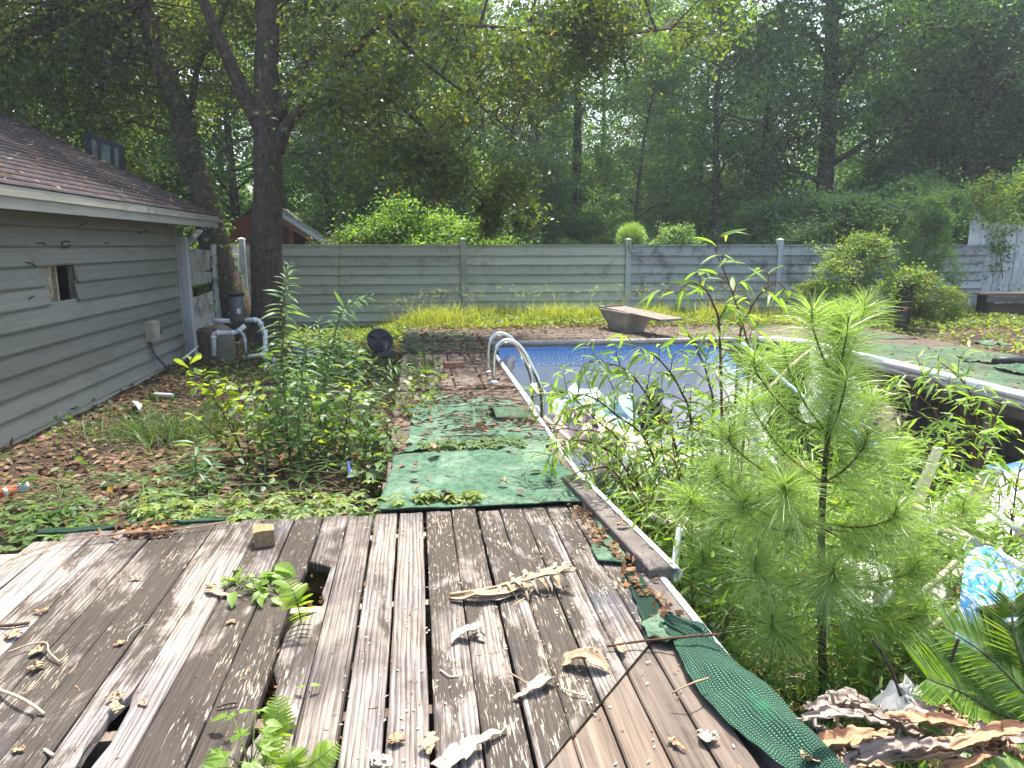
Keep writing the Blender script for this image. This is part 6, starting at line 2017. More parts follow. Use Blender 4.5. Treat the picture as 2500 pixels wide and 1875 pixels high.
def branchy(name, label, cat, stems, leafs, L, seed, n_obj=280, twig_gap=.09, twig_len=(.12, .34), leaf_gap=.028, stem_r=.009, mat_stem='red_stem',
            start=.35, droop=.45, mass='willow_mass', wid=1.0, group=None, simple=False, mass_w=.16, keep=1.0):
    """shrub of whippy stems; stems = list of world point lists"""
    g = np.random.default_rng(seed)
    root = thing(name, label, cat, stems[0][0], group)
    mb = MB()
    spots = []
    for st in stems:
        c = curve(st, 10)
        k = len(c)
        ln = sum((c[i + 1] - c[i]).length for i in range(k - 1))
        mb.tube(c, [stem_r * (1 - .75 * i / (k - 1)) for i in range(k)], 6)
        d0 = start * ln
        s = 0; nxt = d0; az = g.uniform(0, 6)
        for i in range(k - 1):
            seg = (c[i + 1] - c[i])
            while nxt < s + seg.length:
                p = c[i] + seg * ((nxt - s) / seg.length)
                t = nxt / ln
                d = seg.normalized()
                if simple:
                    az += 2.4
                    o = d.orthogonal().normalized(); o.rotate(Matrix.Rotation(az, 3, d))
                    spots.append((p, (o * 1.0 + d * (.35 + .8 * max(0, t - .8) * 5) + Vector((0, 0, -.15))), 1.0 if t < .85 else 1 - (t - .85) * 4))
                    nxt += leaf_gap * g.uniform(.7, 1.3)
                    continue
                az += 2.2 + g.uniform(-.4, .4)
                o = d.orthogonal().normalized(); o.rotate(Matrix.Rotation(az, 3, d))
                tl = g.uniform(*twig_len) * (1.15 - .6 * t)
                e1 = p + (o * .75 + d * .6).normalized() * tl * .55 + Vector((0, 0, .02))
                e2 = e1 + (o * .8 + d * .25 + Vector((0, 0, -droop))).normalized() * tl * .5
                tc = curve([p, e1, e2], 5)
                mb.tube(tc, [.0032 - .0022 * q / (len(tc) - 1) for q in range(len(tc))], 4, False)
                tln = tl; m = max(3, int(tln / leaf_gap))
                for q in range(m + 1):
                    f = .12 + .88 * q / m
                    ff = f * (len(tc) - 1); ii = min(int(ff), len(tc) - 2)
                    pp_ = tc[ii].lerp(tc[ii + 1], ff - ii)
                    dd_ = (tc[ii + 1] - tc[ii]).normalized()
                    sd = dd_.cross(Vector((0, 0, 1)))
                    if sd.length < .01: sd = Vector((1, 0, 0))
                    sd.normalize()
                    sg = 1 if q % 2 else -1
                    spots.append((pp_, dd_ * .8 + sd * sg * .7 + Vector((0, 0, -droop * .6 + g.normal(0, .2))), 1.0 if q < m else .8))
                nxt += twig_gap * g.uniform(.6, 1.4)
            s += seg.length
    mb.build('stem', MT[mat_stem], root, smooth=True)
    if keep < 1: spots = [s for s in spots if g.uniform() < keep]
    # the leaves that show largest (nearest the camera) are objects, the rest one mass
    cam_p = Vector((0, 0, CAM_H))
    spots.sort(key=lambda s: (s[0] - cam_p).length + g.uniform(0, .4))
    for (p, d, k) in spots[:n_obj]:
        me = LM[leafs[int(g.integers(len(leafs)))]]
        put_leaf(me, root, p, d, L * k * g.uniform(.7, 1.25), g, wid=wid)
    rest = spots[n_obj:]
    if rest:
        P = np.array([tuple(s[0]) for s in rest]) - np.array(root.location)
        A = np.array([tuple(s[1]) for s in rest])
        o = link('leaf_mass', mesh6('leaf_mass', leaves6(g, P, A, L * .9, L * mass_w, up=.8), g, mass), root)
        o['kind'] = 'stuff'
    return root

def pv(v, *ps): return [atv(x, y, v + (q[0] if q else 0)) for (x, y, *q) in ps]
def onfloor(p): return Vector((p[0], p[1], pool_z(p[0], p[1]) - .03))
def stem_up(v, *ps):
    q = pv(v, *ps)
    return [onfloor(q[0])] + q[1:]

branchy('willow_sapling', 'tall willow sapling rising highest from the pool, its reddish stem bare below the top', 'willow',
        [stem_up(3.4, (1790, 1250), (1822, 1000), (1828, 860), (1790, 720), (1742, 600)),
         stem_up(3.4, (1790, 1250), (1800, 900, .1), (1830, 760, .1), (1890, 690, .1), (1925, 715, .1)),
         stem_up(3.4, (1790, 1250), (1760, 900, -.1), (1740, 740, -.1), (1690, 690, -.1), (1650, 720, -.1))],
        ['willow', 'willow_b'], .125, 201, n_obj=150, twig_gap=.085, twig_len=(.12, .26), start=.60, stem_r=.008, leaf_gap=.036)
branchy('willow_sapling', 'arching willow with long drooping leaves in front of the pool liner', 'willow',
        [stem_up(3.9, (1720, 1250), (1655, 1120), (1600, 1000), (1530, 905), (1440, 880)),
         stem_up(3.9, (1700, 1250), (1690, 1080), (1660, 950), (1600, 870), (1545, 850)),
         stem_up(3.9, (1720, 1250), (1740, 1060), (1730, 930), (1700, 850), (1680, 815)),
         stem_up(3.9, (1690, 1260), (1600, 1130), (1500, 1010), (1430, 965), (1370, 975))],
        ['willow', 'willow_b'], .115, 202, n_obj=290, twig_gap=.05, start=.34, stem_r=.010)
branchy('willow_sapling', 'low willow leaning left over the pool edge and the green carpet', 'willow',
        [stem_up(4.3, (1650, 1270), (1540, 1130), (1450, 1020), (1380, 960), (1310, 960)),
         stem_up(4.1, (1650, 1290), (1540, 1170), (1440, 1080), (1370, 1090), (1330, 1130)),
         stem_up(4.0, (1640, 1290), (1520, 1180), (1430, 1150), (1400, 1160)),
         stem_up(4.5, (1640, 1260), (1500, 1100), (1400, 1050), (1350, 1050))],
        ['willow', 'willow_b'], .115, 203, n_obj=290, twig_gap=.05, start=.34, stem_r=.009)
branchy('willow_sapling', 'yellow-green willow tangle between the coping and the pine', 'willow',
        [stem_up(3.3, (1700, 1420), (1690, 1300), (1660, 1180), (1640, 1080)), stem_up(3.5, (1740, 1400), (1760, 1250), (1740, 1120), (1700, 1040)),
         stem_up(3.4, (1660, 1400), (1600, 1300), (1560, 1230), (1540, 1180)), stem_up(3.2, (1700, 1440), (1640, 1330), (1620, 1250), (1590, 1210)),
         stem_up(3.7, (1760, 1380), (1800, 1200), (1790, 1060), (1770, 980)), stem_up(3.6, (1700, 1380), (1650, 1250), (1620, 1120), (1610, 1020))],
        ['willow', 'willow_b'], .085, 204, n_obj=280, twig_gap=.042, twig_len=(.10, .28), start=.2, stem_r=.007, leaf_gap=.024)
branchy('willow_sapling', 'willow sapling right of the pine, in front of the open pool wall', 'willow',
        [stem_up(3.9, (2385, 1260), (2378, 1120), (2345, 1000), (2280, 930), (2200, 905)), stem_up(3.9, (2300, 1250), (2310, 1130), (2290, 1020), (2230, 960), (2160, 955)),
         stem_up(4.0, (2385, 1260), (2385, 1100), (2375, 980), (2340, 920), (2290, 880)), stem_up(4.0, (2300, 1250), (2270, 1140), (2230, 1070), (2170, 1040)),
         stem_up(3.8, (2385, 1260), (2400, 1120), (2430, 1020), (2440, 985))],
        ['willow', 'willow_b'], .12, 205, n_obj=280, twig_gap=.08, start=.42, stem_r=.009)
branchy('willow_sapling', 'thin willow shoots before the slumped liner at the right edge', 'willow',
        [stem_up(3.2, (2470, 1330), (2480, 1200), (2500, 1120), (2520, 1050)), stem_up(3.3, (2440, 1330), (2440, 1220), (2420, 1180)), stem_up(3.2, (2490, 1360), (2470, 1280), (2450, 1240))],
        ['willow'], .10, 206, n_obj=60, twig_gap=.09, start=.3, stem_r=.005)
branchy('privet_shoot', 'small round-leaved shoots beside the end of the broken coping', 'shrub',
        [stem_up(2.75, (1700, 1560), (1690, 1470), (1680, 1420)), stem_up(2.7, (1720, 1570), (1730, 1490), (1740, 1440)), stem_up(2.6, (1740, 1600), (1770, 1530), (1790, 1490)), stem_up(2.9, (1700, 1540), (1660, 1440), (1660, 1390))],
        ['oval'], .034, 207, n_obj=240, twig_gap=.028, twig_len=(.05, .14), leaf_gap=.017, start=.1, stem_r=.004, mass='cover', droop=.2, mass_w=.5)
branchy('bare_bush', 'sparse dark-twigged bush growing against the blue-bordered liner', 'bush',
        [stem_up(6.8, (1560, 1060), (1545, 960), (1520, 900), (1500, 860)), stem_up(6.8, (1560, 1060), (1580, 950), (1600, 880)), stem_up(6.8, (1560, 1060), (1500, 960), (1430, 900), (1380, 890))],
        ['willow'], .08, 208, n_obj=90, twig_gap=.10, twig_len=(.15, .4), leaf_gap=.06, start=.2, stem_r=.008, mat_stem='bark')

# brush: small leaves filling the pool between the stems
g = np.random.default_rng(41)
def brush(label_kind, n, box, L, W, mat, zr, seed, cl=60):
    g = np.random.default_rng(seed)
    c = np.stack([g.uniform(box[0], box[1], cl), g.uniform(box[2], box[3], cl)], 1)
    i = g.integers(0, cl, n)
    uv = c[i] + g.normal(0, .14, (n, 2))
    z = np.array([pool_z(u, v) for u, v in uv]) + g.uniform(0, 1, n) ** 1.4 * zr * g.uniform(.5, 1, cl)[i]
    ok = (uv[:, 0] > PU0 + .02) & (uv[:, 0] < PU1 - .05) & (uv[:, 1] < PV1 - .5)
    P = np.stack([uv[:, 0], uv[:, 1], z], 1)[ok]
    A = g.normal(0, 1, (len(P), 3)); A[:, 2] = A[:, 2] * .5 + .1
    o = link(label_kind, mesh6(label_kind, leaves6(g, P, A, L, W), g, mat))
    tag(o, kind='stuff')
brush('pool_brush', 24000, (1.10, 3.2, 2.7, 6.4), .08, .016, 'willow_mass', 1.3, 1, 140)
brush('pool_brush', 3500, (2.0, 3.2, 3.8, 6.5), .08, .016, 'willow_mass', 1.0, 11, 60)
brush('pool_brush', 3500, (1.5, 5.4, 5.0, 7.5), .075, .02, 'cover', .5, 2, 40)
brush('pool_brush', 1300, (2.4, 4.8, 1.6, 3.6), .07, .016, 'willow_mass', .45, 3, 40)
brush('pool_leaf_litter', 5000, (1.2, 5.2, 1.4, 6.5), .08, .035, 'dead', .06, 4, 90)
n = 1100
P = np.stack([g.uniform(1.15, 2.4, n), g.uniform(1.5, 2.9, n), np.zeros(n)], 1)
P[:, 2] = [pool_z(u, v) for u, v in P[:, :2]]
A = g.normal(0, .45, (n, 3)); A[:, 2] = 1
tag(link('pool_grass', blades('pool_grass', P, A, .30, .007, 'cover', g, .4)), kind='stuff')

# ---------------------------------------------------------------- pine sapling
pbase = onfloor(atv(2012, 1700, 2.75))
pine = thing('pine_sapling', 'bright green young pine with long needles growing out of the pool', 'pine', pbase)
trunk = [pbase] + pv(2.78, (2005, 1400), (2008, 1230), (2022, 1060), (2042, 925), (2050, 840), (2052, 765))
tcv = curve(trunk, 10)
MB().tube(tcv, [.020 - .0165 * i / (len(tcv) - 1) for i in range(len(tcv))], 8).build('trunk', MT['twig'], pine, smooth=True)
def needles(parent, pts, r_len, cnt, g, sweep=.55, start=.3, nm='needles'):
    c = curve(pts, 8)
    k = len(c)
    t = start + (1 - start) * g.uniform(0, 1, cnt) ** .85
    f = t * (k - 1); i = np.minimum(f.astype(int), k - 2)
    C = np.array([tuple(p) for p in c])
    P = C[i] + (C[i + 1] - C[i]) * (f - i)[:, None]
    D = unit(C[i + 1] - C[i])
    Rn = g.normal(0, 1, (cnt, 3)); Rn -= D * np.sum(Rn * D, 1, keepdims=True); Rn = unit(Rn)
    sw = sweep * g.uniform(.5, 1.6, cnt)[:, None] + (t[:, None] > .93) * .9
    A = unit(Rn + D * sw)
    L = (r_len * g.uniform(.7, 1.15, cnt) * np.where(t > .9, .75, 1))[:, None]
    S = unit(np.cross(A, g.normal(0, 1, (cnt, 3)))) * .0010
    dr = np.array([0, 0, -1.0]) * L * .22
    V = np.empty((cnt, 6, 3))
    V[:, 0] = P - S; V[:, 1] = P + S
    M = P + A * L * .55 + dr * .25
    V[:, 2] = M + S; V[:, 3] = M - S
    T = P + A * L + dr
    V[:, 4] = T + S * .3; V[:, 5] = T - S * .3
    V = V.reshape(-1, 3) - np.array(wloc(parent))
    b = (np.arange(cnt) * 6)[:, None]
    F = np.stack([b + np.array([[0, 1, 2, 3]]), b + np.array([[3, 2, 4, 5]])], 1).reshape(-1, 4)
    o = link(nm, npmesh(nm, V, F, MT['pine'], rnd=np.repeat(g.uniform(0, 1, cnt), 2)), parent)
    o['kind'] = 'stuff'
g = np.random.default_rng(51)
def tpos(y):
    return min(tcv, key=lambda p: abs(proj(p)[1] - y))
BR = [(925, (1985, 800), -.03, 260), (925, (2103, 785), .04, 260), (920, (2065, 830), -.12, 120),
      (1060, (1922, 890), .12, 330), (1060, (1850, 915), -.05, 330), (1050, (2120, 1000), .25, 260), (1065, (2060, 960), -.2, 200),
      (1170, (1845, 1010), .15, 330), (1180, (1790, 1090), -.15, 360), (1180, (2105, 1098), -.12, 420), (1170, (2180, 1120), .2, 300),
      (1270, (1700, 1240), .1, 420), (1270, (1760, 1175), .2, 380), (1280, (1825, 1255), -.25, 460), (1270, (1920, 1215), -.35, 460), (1280, (2170, 1270), -.2, 460), (1290, (2335, 1262), .0, 420), (1290, (2240, 1330), .2, 340),
      (1400, (1730, 1380), .1, 380), (1400, (2030, 1420), -.42, 460), (1400, (2220, 1400), -.05, 380), (1400, (1850, 1400), -.3, 360),
      (1500, (1790, 1500), -.1, 340), (1500, (2240, 1505), -.15, 400), (1520, (1890, 1540), -.3, 320), (1510, (2140, 1500), .2, 300)]
for (y, tip, dv, cnt) in BR:
    o = tpos(y)
    e = atv(tip[0], tip[1], o.y + dv)
    ln = (e - o).length
    mid = o.lerp(e, .55) + Vector((0, 0, -.10 * ln))
    e1 = e + Vector((0, 0, .03))
    b = curve([o, mid, e, e + Vector((0, 0, .05)) + (e - mid).normalized() * .03], 7)
    br = MB().tube(b, [.0055 - .0035 * i / (len(b) - 1) for i in range(len(b))], 6).build('branch', MT['red_stem'], pine, smooth=True)
    MB().tube([b[-1], b[-1] + Vector((0, 0, .022))], [.004, .0015], 6).build('bud', MT['rust'], br)
    needles(br, [o, mid, e, b[-1]], .185, int(cnt * 1.6), g, start=.08)
needles(pine, [tcv[-22], tcv[-10], tcv[-1]], .15, 700, g, sweep=1.1, start=.25)
needles(pine, [tcv[int(len(tcv) * .45)], tcv[int(len(tcv) * .6)], tcv[int(len(tcv) * .72)]], .18, 1000, g, sweep=.8, start=.0)

# ---------------------------------------------------------------- cycad at the right edge
cyc = thing('cycad_palm', 'glossy dark green palm fronds reaching in from the lower right edge', 'palm', onfloor(atv(2640, 1800, 2.0)))
def cfrond(pts, ln, n, seed, side=(1, 1)):
    n = int(n * 1.6); g = np.random.default_rng(seed)
    c = curve(pts, 10); k = len(c)
    fr = MB().tube(c, [.009 - .006 * i / (k - 1) for i in range(k)], 6).build('frond', MT['green_stem'], cyc, smooth=True)
    P, A, Ls = [], [], []
    for q in range(n):
        t = .08 + .92 * q / n
        f = t * (k - 1); i = min(int(f), k - 2)
        p = c[i].lerp(c[i + 1], f - i); d = (c[i + 1] - c[i]).normalized()
        s = d.cross(Vector((0, -.5, 1))).normalized()
        for sg in (-1, 1):
            P.append(tuple(p)); A.append(tuple(d * .75 + s * sg * side[0 if sg < 0 else 1] + Vector((0, 0, .12))))
            Ls.append(ln * (.45 + .75 * math.sin(math.pi * min(1, .15 + t * .8))))
    V = leaves6(g, np.array(P) - np.array(wloc(cyc)), np.array(A), np.array(Ls) * 1.0, .0068, up=1.0, curl=.05)
    o = link('leaflets', mesh6('leaflets', V, g, 'cycad'), fr); o['kind'] = 'stuff'
cb = atv(2600, 1800, 1.95)
cfrond([cb, atv(2440, 1740, 1.95), atv(2350, 1690, 1.95), atv(2262, 1655, 1.98)], .19, 60, 1)
cfrond([cb, atv(2500, 1690, 2.0), atv(2410, 1600, 2.05), atv(2310, 1535, 2.12)], .18, 56, 2)
cfrond([cb, atv(2520, 1660, 2.05), atv(2478, 1560, 2.1), atv(2470, 1465, 2.15)], .17, 50, 3)
cfrond([cb, atv(2470, 1820, 1.85), atv(2380, 1800, 1.8), atv(2300, 1810, 1.78)], .16, 44, 4)
cfrond([cb, atv(2580, 1680, 2.2), atv(2570, 1560, 2.3), atv(2540, 1480, 2.4)], .17, 44, 5)

# dead banana-like leaves heaped below the pine
def dl(x, y, v): return atv(x, y, v)
DL = [('broad grey-brown dead leaf folded at the foot of the pine', [(1990, 1735), (2060, 1720), (2130, 1745), (2180, 1790)], 1.95, .075, 'grey_leaf'),
      ('long dead leaf hanging in folds beside the netted strip', [(1985, 1760), (2010, 1810), (2060, 1850), (2110, 1890)], 1.75, .06, 'grey_leaf'),
      ('twisted dead leaf across the middle of the dead heap', [(2090, 1720), (2160, 1760), (2240, 1800), (2330, 1820)], 1.85, .06, 'grey_leaf'),
      ('dead leaf curled round itself near the palm', [(2300, 1730), (2350, 1760), (2390, 1790), (2360, 1830)], 1.85, .07, 'brown_leaf'),
      ('pale brown dead leaf standing up left of the palm', [(2300, 1800), (2320, 1760), (2310, 1735)], 1.8, .05, 'tan_leaf'),
      ('dead leaf strip along the bottom of the heap', [(2050, 1880), (2150, 1840), (2260, 1830), (2370, 1860)], 1.65, .055, 'grey_leaf'),
      ('dark crinkled dead leaf at the lower right corner', [(2380, 1840), (2430, 1820), (2500, 1850)], 1.65, .06, 'brown_leaf'),
      ('narrow split dead leaf under the palm fronds', [(2200, 1780), (2280, 1760), (2350, 1775)], 2.0, .04, 'grey_leaf'),
      ('dead leaf stalk end beside the netted strip', [(1960, 1850), (2020, 1870), (2090, 1900)], 1.62, .04, 'tan_leaf')]
for k, (lb, ps, v, w, m) in enumerate(DL):
    o = dry_sheet('dead_leaf', lb, 'dead leaf', [dl(x, y, v + .03 * i) for i, (x, y) in enumerate(ps)], [w * .25, w * .7, w * .9, w * .6, w * .1], m, 100 + k, curl=1.2, z0=-5, n=40, m=10, crump=.018)
gd_ = np.random.default_rng(90)
for k in range(24):
    x, y, v = gd_.uniform(2000, 2520), gd_.uniform(1730, 1900), gd_.uniform(1.65, 2.05)
    az = gd_.uniform(-.6, .9); ln = gd_.uniform(70, 150)
    ps = [(x - ln * math.cos(az), y - ln * .5 * math.sin(az)), (x, y - gd_.uniform(-10, 22)), (x + ln * math.cos(az), y + ln * .5 * math.sin(az))]
    w = gd_.uniform(.025, .055)
    o = dry_sheet('dead_leaf', 'shredded strip of dead leaf in the brown heap under the palm', 'dead leaf', [dl(a, b, v) for a, b in ps], [w * .3, w, w * .8, w * .1], ['grey_leaf', 'brown_leaf', 'tan_leaf', 'grey_leaf'][k % 4], 300 + k, curl=1.2, z0=-5, n=30, m=8, crump=.012)
    o['group'] = 'shredded dead leaves in the heap'
for k, (a, b, lb) in enumerate((((2030, 1690), (2048, 1875), 'pale bare stick leaning over the dead leaves at the pine foot'), ((2080, 1880), (2270, 1780), 'thick tan stalk lying slantwise over the dead leaves'),
                                ((2340, 1560), (2250, 1760), 'dark thin stem rising from the dead leaves to the palm'), ((2200, 1700), (2130, 1560), 'thin dark twig right of the pine stem'))):
    o = MB().tube(curve([atv(a[0], a[1], 1.8 + .1 * k), atv((a[0] + b[0]) / 2 + 8, (a[1] + b[1]) / 2, 1.85 + .1 * k), atv(b[0], b[1], 1.85 + .1 * k)], 6), .006 if k != 1 else .009, 6).build('stick', MT['board_tan' if k < 2 else 'bark'], None, smooth=True)
    tag(o, lb, 'stick')

# ---------------------------------------------------------------- weeds and shrubs on the left
def ground(p): return Vector((p[0], p[1], gh(p[0], p[1]) - .02))
def gstem(v, *ps):
    q = pv(v, *ps)
    return [ground(q[0])] + q[1:]
def weed(label, st, L, seed, n=110, gap=.02):
    return branchy('tall_weed', label, 'weed', [st], ['weed'], L * 1.15, seed, n_obj=int(n * 1.4), wid=1.15, keep=1.0, leaf_gap=gap, stem_r=.008, mat_stem='green_stem', start=.12, simple=True)
weed('tallest narrow-leaved weed stalk in front of the forked tree', gstem(5.6, (712, 1170), (697, 1000), (690, 850), (692, 740), (706, 645)), .135, 301, 120, .0115)
weed('tall weed with a drooping tip right of the tallest stalk', gstem(5.8, (772, 1100), (790, 960), (802, 880), (822, 800), (845, 745), (905, 725)), .125, 302, 120, .0115)
weed('medium weed stalk bending over beside the drooping one', gstem(5.8, (838, 1080), (850, 980), (866, 880), (868, 845), (830, 855)), .12, 303, 80, .013)
weed('weed leaning right towards the pool ladder', gstem(6.2, (870, 1060), (910, 975), (950, 905), (975, 892), (1008, 898)), .11, 304, 70, .014)
weed('short narrow-leaved weed on the bare soil left of the tall stalks', gstem(4.9, (476, 1235), (478, 1150), (480, 1065)), .13, 305, 60, .011)
weed('weed stalk half hidden behind the tallest one', gstem(6.6, (748, 1090), (742, 980), (735, 900), (728, 860)), .11, 306, 50, .02)
weed('slender weed stalk just right of the tallest one', gstem(5.4, (735, 1180), (728, 1020), (740, 900), (752, 800)), .12, 321, 90, .013)
weed('straight weed stalk rising behind the leafy shrub', gstem(5.9, (800, 1120), (796, 980), (784, 860), (778, 780)), .115, 322, 90, .013)
weed('low weed stalk leaning left over the bare soil', gstem(5.5, (660, 1180), (640, 1080), (625, 1000), (610, 940)), .11, 323, 70, .013)
weed('weed stalk with thin leaves at the edge of the carpet', gstem(5.6, (880, 1140), (900, 1050), (905, 985), (918, 940)), .11, 324, 80, .013)
branchy('oak_seedling', 'broad-leaved oak-like shrub with yellow tips in front of the pump pipes', 'shrub',
        [gstem(5.9, (600, 1130), (545, 1010), (490, 930), (450, 895)), gstem(5.9, (600, 1130), (560, 1020), (540, 960), (530, 935)), gstem(5.9, (610, 1130), (600, 1030), (590, 970), (585, 945)),
         gstem(5.7, (600, 1130), (520, 1060), (480, 1020)), gstem(6.1, (615, 1130), (640, 1030), (650, 980))],
        ['oak'], .11, 311, n_obj=260, twig_gap=.06, twig_len=(.08, .2), leaf_gap=.05, start=.25, stem_r=.006, mat_stem='twig', mass='cover', droop=.1, mass_w=.45)
branchy('leafy_shrub', 'dense green shrub at the foot of the tall weeds', 'shrub',
        [gstem(5.3 + .25 * (k % 3), (690 + 22 * k, 1190 - (k % 3) * 30), (670 + 30 * k, 1060), (630 + 38 * k, 940 + (k % 3) * 45)) for k in range(9)],
        ['oval', 'oak'], .08, 312, n_obj=290, twig_gap=.04, twig_len=(.10, .28), leaf_gap=.04, start=.1, stem_r=.005, mat_stem='twig', mass='cover', droop=.15, mass_w=.45)
branchy('leafy_shrub', 'round-leaved shrub spilling over the left corner of the wide carpet', 'shrub',
        [gstem(5.0, (880 + 18 * k, 1150), (890 + 24 * k, 1090), (900 + 28 * k, 1050 + (k % 2) * 30)) for k in range(4)] + [gstem(4.8, (860, 1180), (905, 1140), (945, 1130))],
        ['oval'], .085, 313, n_obj=200, twig_gap=.05, twig_len=(.08, .2), leaf_gap=.045, start=.1, stem_r=.005, mat_stem='twig', mass='cover', droop=.15, mass_w=.5)
branchy('leafy_shrub', 'low green shrub between the weeds and the pump pipes', 'shrub',
        [gstem(6.8 + .3 * (k % 2), (690 + 26 * k, 1040), (680 + 30 * k, 930), (660 + 36 * k, 860 + (k % 3) * 26)) for k in range(8)],
        ['oval', 'oak'], .08, 314, n_obj=180, twig_gap=.045, twig_len=(.1, .25), leaf_gap=.05, start=.1, stem_r=.005, mat_stem='twig', mass='cover', droop=.15, mass_w=.45)
branchy('leafy_shrub', 'low leafy weeds creeping over the edge of the worn carpet strip', 'weed',
        [[Vector((-.30 + .03 * k, 6.0 + .42 * k, -.25)), Vector((-.12 + .05 * (k % 3), 6.05 + .42 * k, .06)), Vector((.10 + .10 * (k % 2), 6.1 + .42 * k, .16))] for k in range(7)],
        ['oval', 'oak'], .075, 316, n_obj=220, twig_gap=.045, twig_len=(.10, .28), leaf_gap=.045, start=.1, stem_r=.005, mat_stem='twig', mass='cover', droop=.3, mass_w=.45)
# slim vine hanging before the long fence
hv = [atv(x, y, 12.2) for x, y in ((826, 520), (829, 600), (828, 680), (830, 740), (828, 800))]
branchy('climbing_vine', 'thin upright vine with tiny leaves before the long fence', 'vine', [[Vector((hv[-1].x, 12.2, -.28))] + hv[::-1]],
        ['willow'], .085, 315, n_obj=110, twig_gap=.09, twig_len=(.12, .3), leaf_gap=.05, start=.1, stem_r=.010, mat_stem='green_stem', mass='cover_light')

# ground cover
g = np.random.default_rng(61)
def scatter(n, u0, u1, v0, v1, f):
    u, v = g.uniform(u0, u1, n), g.uniform(v0, v1, n)
    k = np.array([f(a, b) for a, b in zip(u, v)])
    ok = g.uniform(0, 1, n) < k
    return u[ok], v[ok]
def on_ground(u, v, zr): 
    z = np.array([gh(a, b) for a, b in zip(u, v)])
    return np.stack([u, v, z + zr], 1)
def dens_left(u, v):
    if v < 3.8 or u < -3.5: return 0
    edge = 1 - ss(v, 4.0, 4.9)
    q = fbm(u, v, 3.3, .9) * 1.3 + .10
    d = ss(q, .05, .5) * .6
    d = max(d, .9 * edge, .95 * math.exp(-((u + 1.0) / .8) ** 2 - ((v - 5.6) / 1.4) ** 2))
    d = max(d, .9 * ss(v, 8.5, 9.6) * ss(u, -3.3, -2.6))
    bare = math.exp(-((u + 2.3) / 1.0) ** 2 - ((v - 6.3) / 1.2) ** 2)
    return d * (1 - .95 * bare) * (1 - .5 * math.exp(-((u + 3.5) / .35) ** 2))
u, v = scatter(8500, -3.5, -.22, 3.82, 14.8, dens_left)
P = on_ground(u, v, g.uniform(.01, 1, len(u)) ** 1.6 * (.12 + .18 * np.exp(-((u + 1.0) / .8) ** 2 - ((v - 5.6) / 1.3) ** 2)))
A = g.normal(0, 1, (len(P), 3)); A[:, 2] *= .4
tag(link('ground_cover', mesh6('ground_cover', leaves6(g, P, A, .065, .042), g, 'cover')), kind='stuff')
# five-fingered creeper along the deck edge and over the soil
def creeper(nm, u, v, z, L, mat, fingers=5):
    n = len(u)
    C = np.stack([u, v, z], 1)
    az = g.uniform(0, 6.28, n)
    P = np.repeat(C, fingers, 0)
    a = np.repeat(az, fingers) + np.tile(np.linspace(-1.9, 1.9, fingers), n)
    A = np.stack([np.cos(a), np.sin(a), np.full(len(a), -.12)], 1)
    tag(link(nm, mesh6(nm, leaves6(g, P, A, L, L * .40, up=2.0), g, mat)), kind='stuff')
u, v = scatter(600, -2.6, -.2, 3.80, 4.5, lambda a, b: (1 - ss(b, 3.9, 4.5)) * (.35 + .65 * ss(a, -2.0, -.8)))
creeper('creeper', u, v, np.array([gh(a, b) for a, b in zip(u, v)]) + g.uniform(.08, .28, len(u)) * np.where(v < 3.95, 1, .8), .07, 'cover')
u, v = scatter(170, -1.6, -.2, 3.76, 4.2, lambda a, b: .5)
creeper('creeper', u, v, g.uniform(-.06, .06, len(u)), .055, 'cover_light')
u, v = scatter(700, -3.4, -1.2, 4.0, 5.2, lambda a, b: ss(fbm(a, b, 7, 1.4), -.1, .3))
creeper('creeper', u, v, np.array([gh(a, b) for a, b in zip(u, v)]) + g.uniform(.05, .2, len(u)), .085, 'cover', 3)
u, v = scatter(60, -.15, .35, 3.82, 3.95, lambda a, b: .7)
creeper('creeper', u, v, g.uniform(.02, .07, len(u)), .055, 'cover_light')
u, v = scatter(160, .0, .75, 4.9, 5.1, lambda a, b: .7)
creeper('creeper', u, v, g.uniform(.02, .06, len(u)), .05, 'cover')
# vines trailing (stems)
vb = MB()
for k in range(46):
    a = Vector((g.uniform(-2.9, -.3), g.uniform(3.85, 5.2), 0)); az = g.uniform(-.5, 3.6)
    pts = []
    for j in range(7):
        a = a + Vector((math.cos(az), math.sin(az) * .6, 0)) * g.uniform(.08, .18); az += g.normal(0, .5)
        pts.append((a.x, a.y, gh(a.x, a.y) + (.13 if a.y > 3.8 else .28) + g.uniform(0, .08)))
    vb.tube(curve(pts, 3), .0035, 4, False)
o = vb.build('vine_stems', MT['green_stem']); tag(o, kind='stuff')
ve = MB().tube(curve([at(20, 1368, .02), at(150, 1322, .03), at(300, 1302, .035), at(450, 1290, .03), at(560, 1272, .03)], 8), .004, 5).build('trailing_stem', MT['tan_leaf'], None)
tag(ve, 'long tan vine stem trailing along the back edge of the deck', 'stem')
P = quadpatch([(-1.95, 3.70), (-1.05, 3.765), (-1.05, 3.80), (-1.95, 3.76)], 50, 4, lambda u, v, s, t: .012 + .012 * fbm(u, v, 2, 6), .01, 4)
tag(sheet('turf_carpet', MT['netting'], P, None, None, .012), 'dark green rolled turf edge along the back left of the deck', 'carpet')

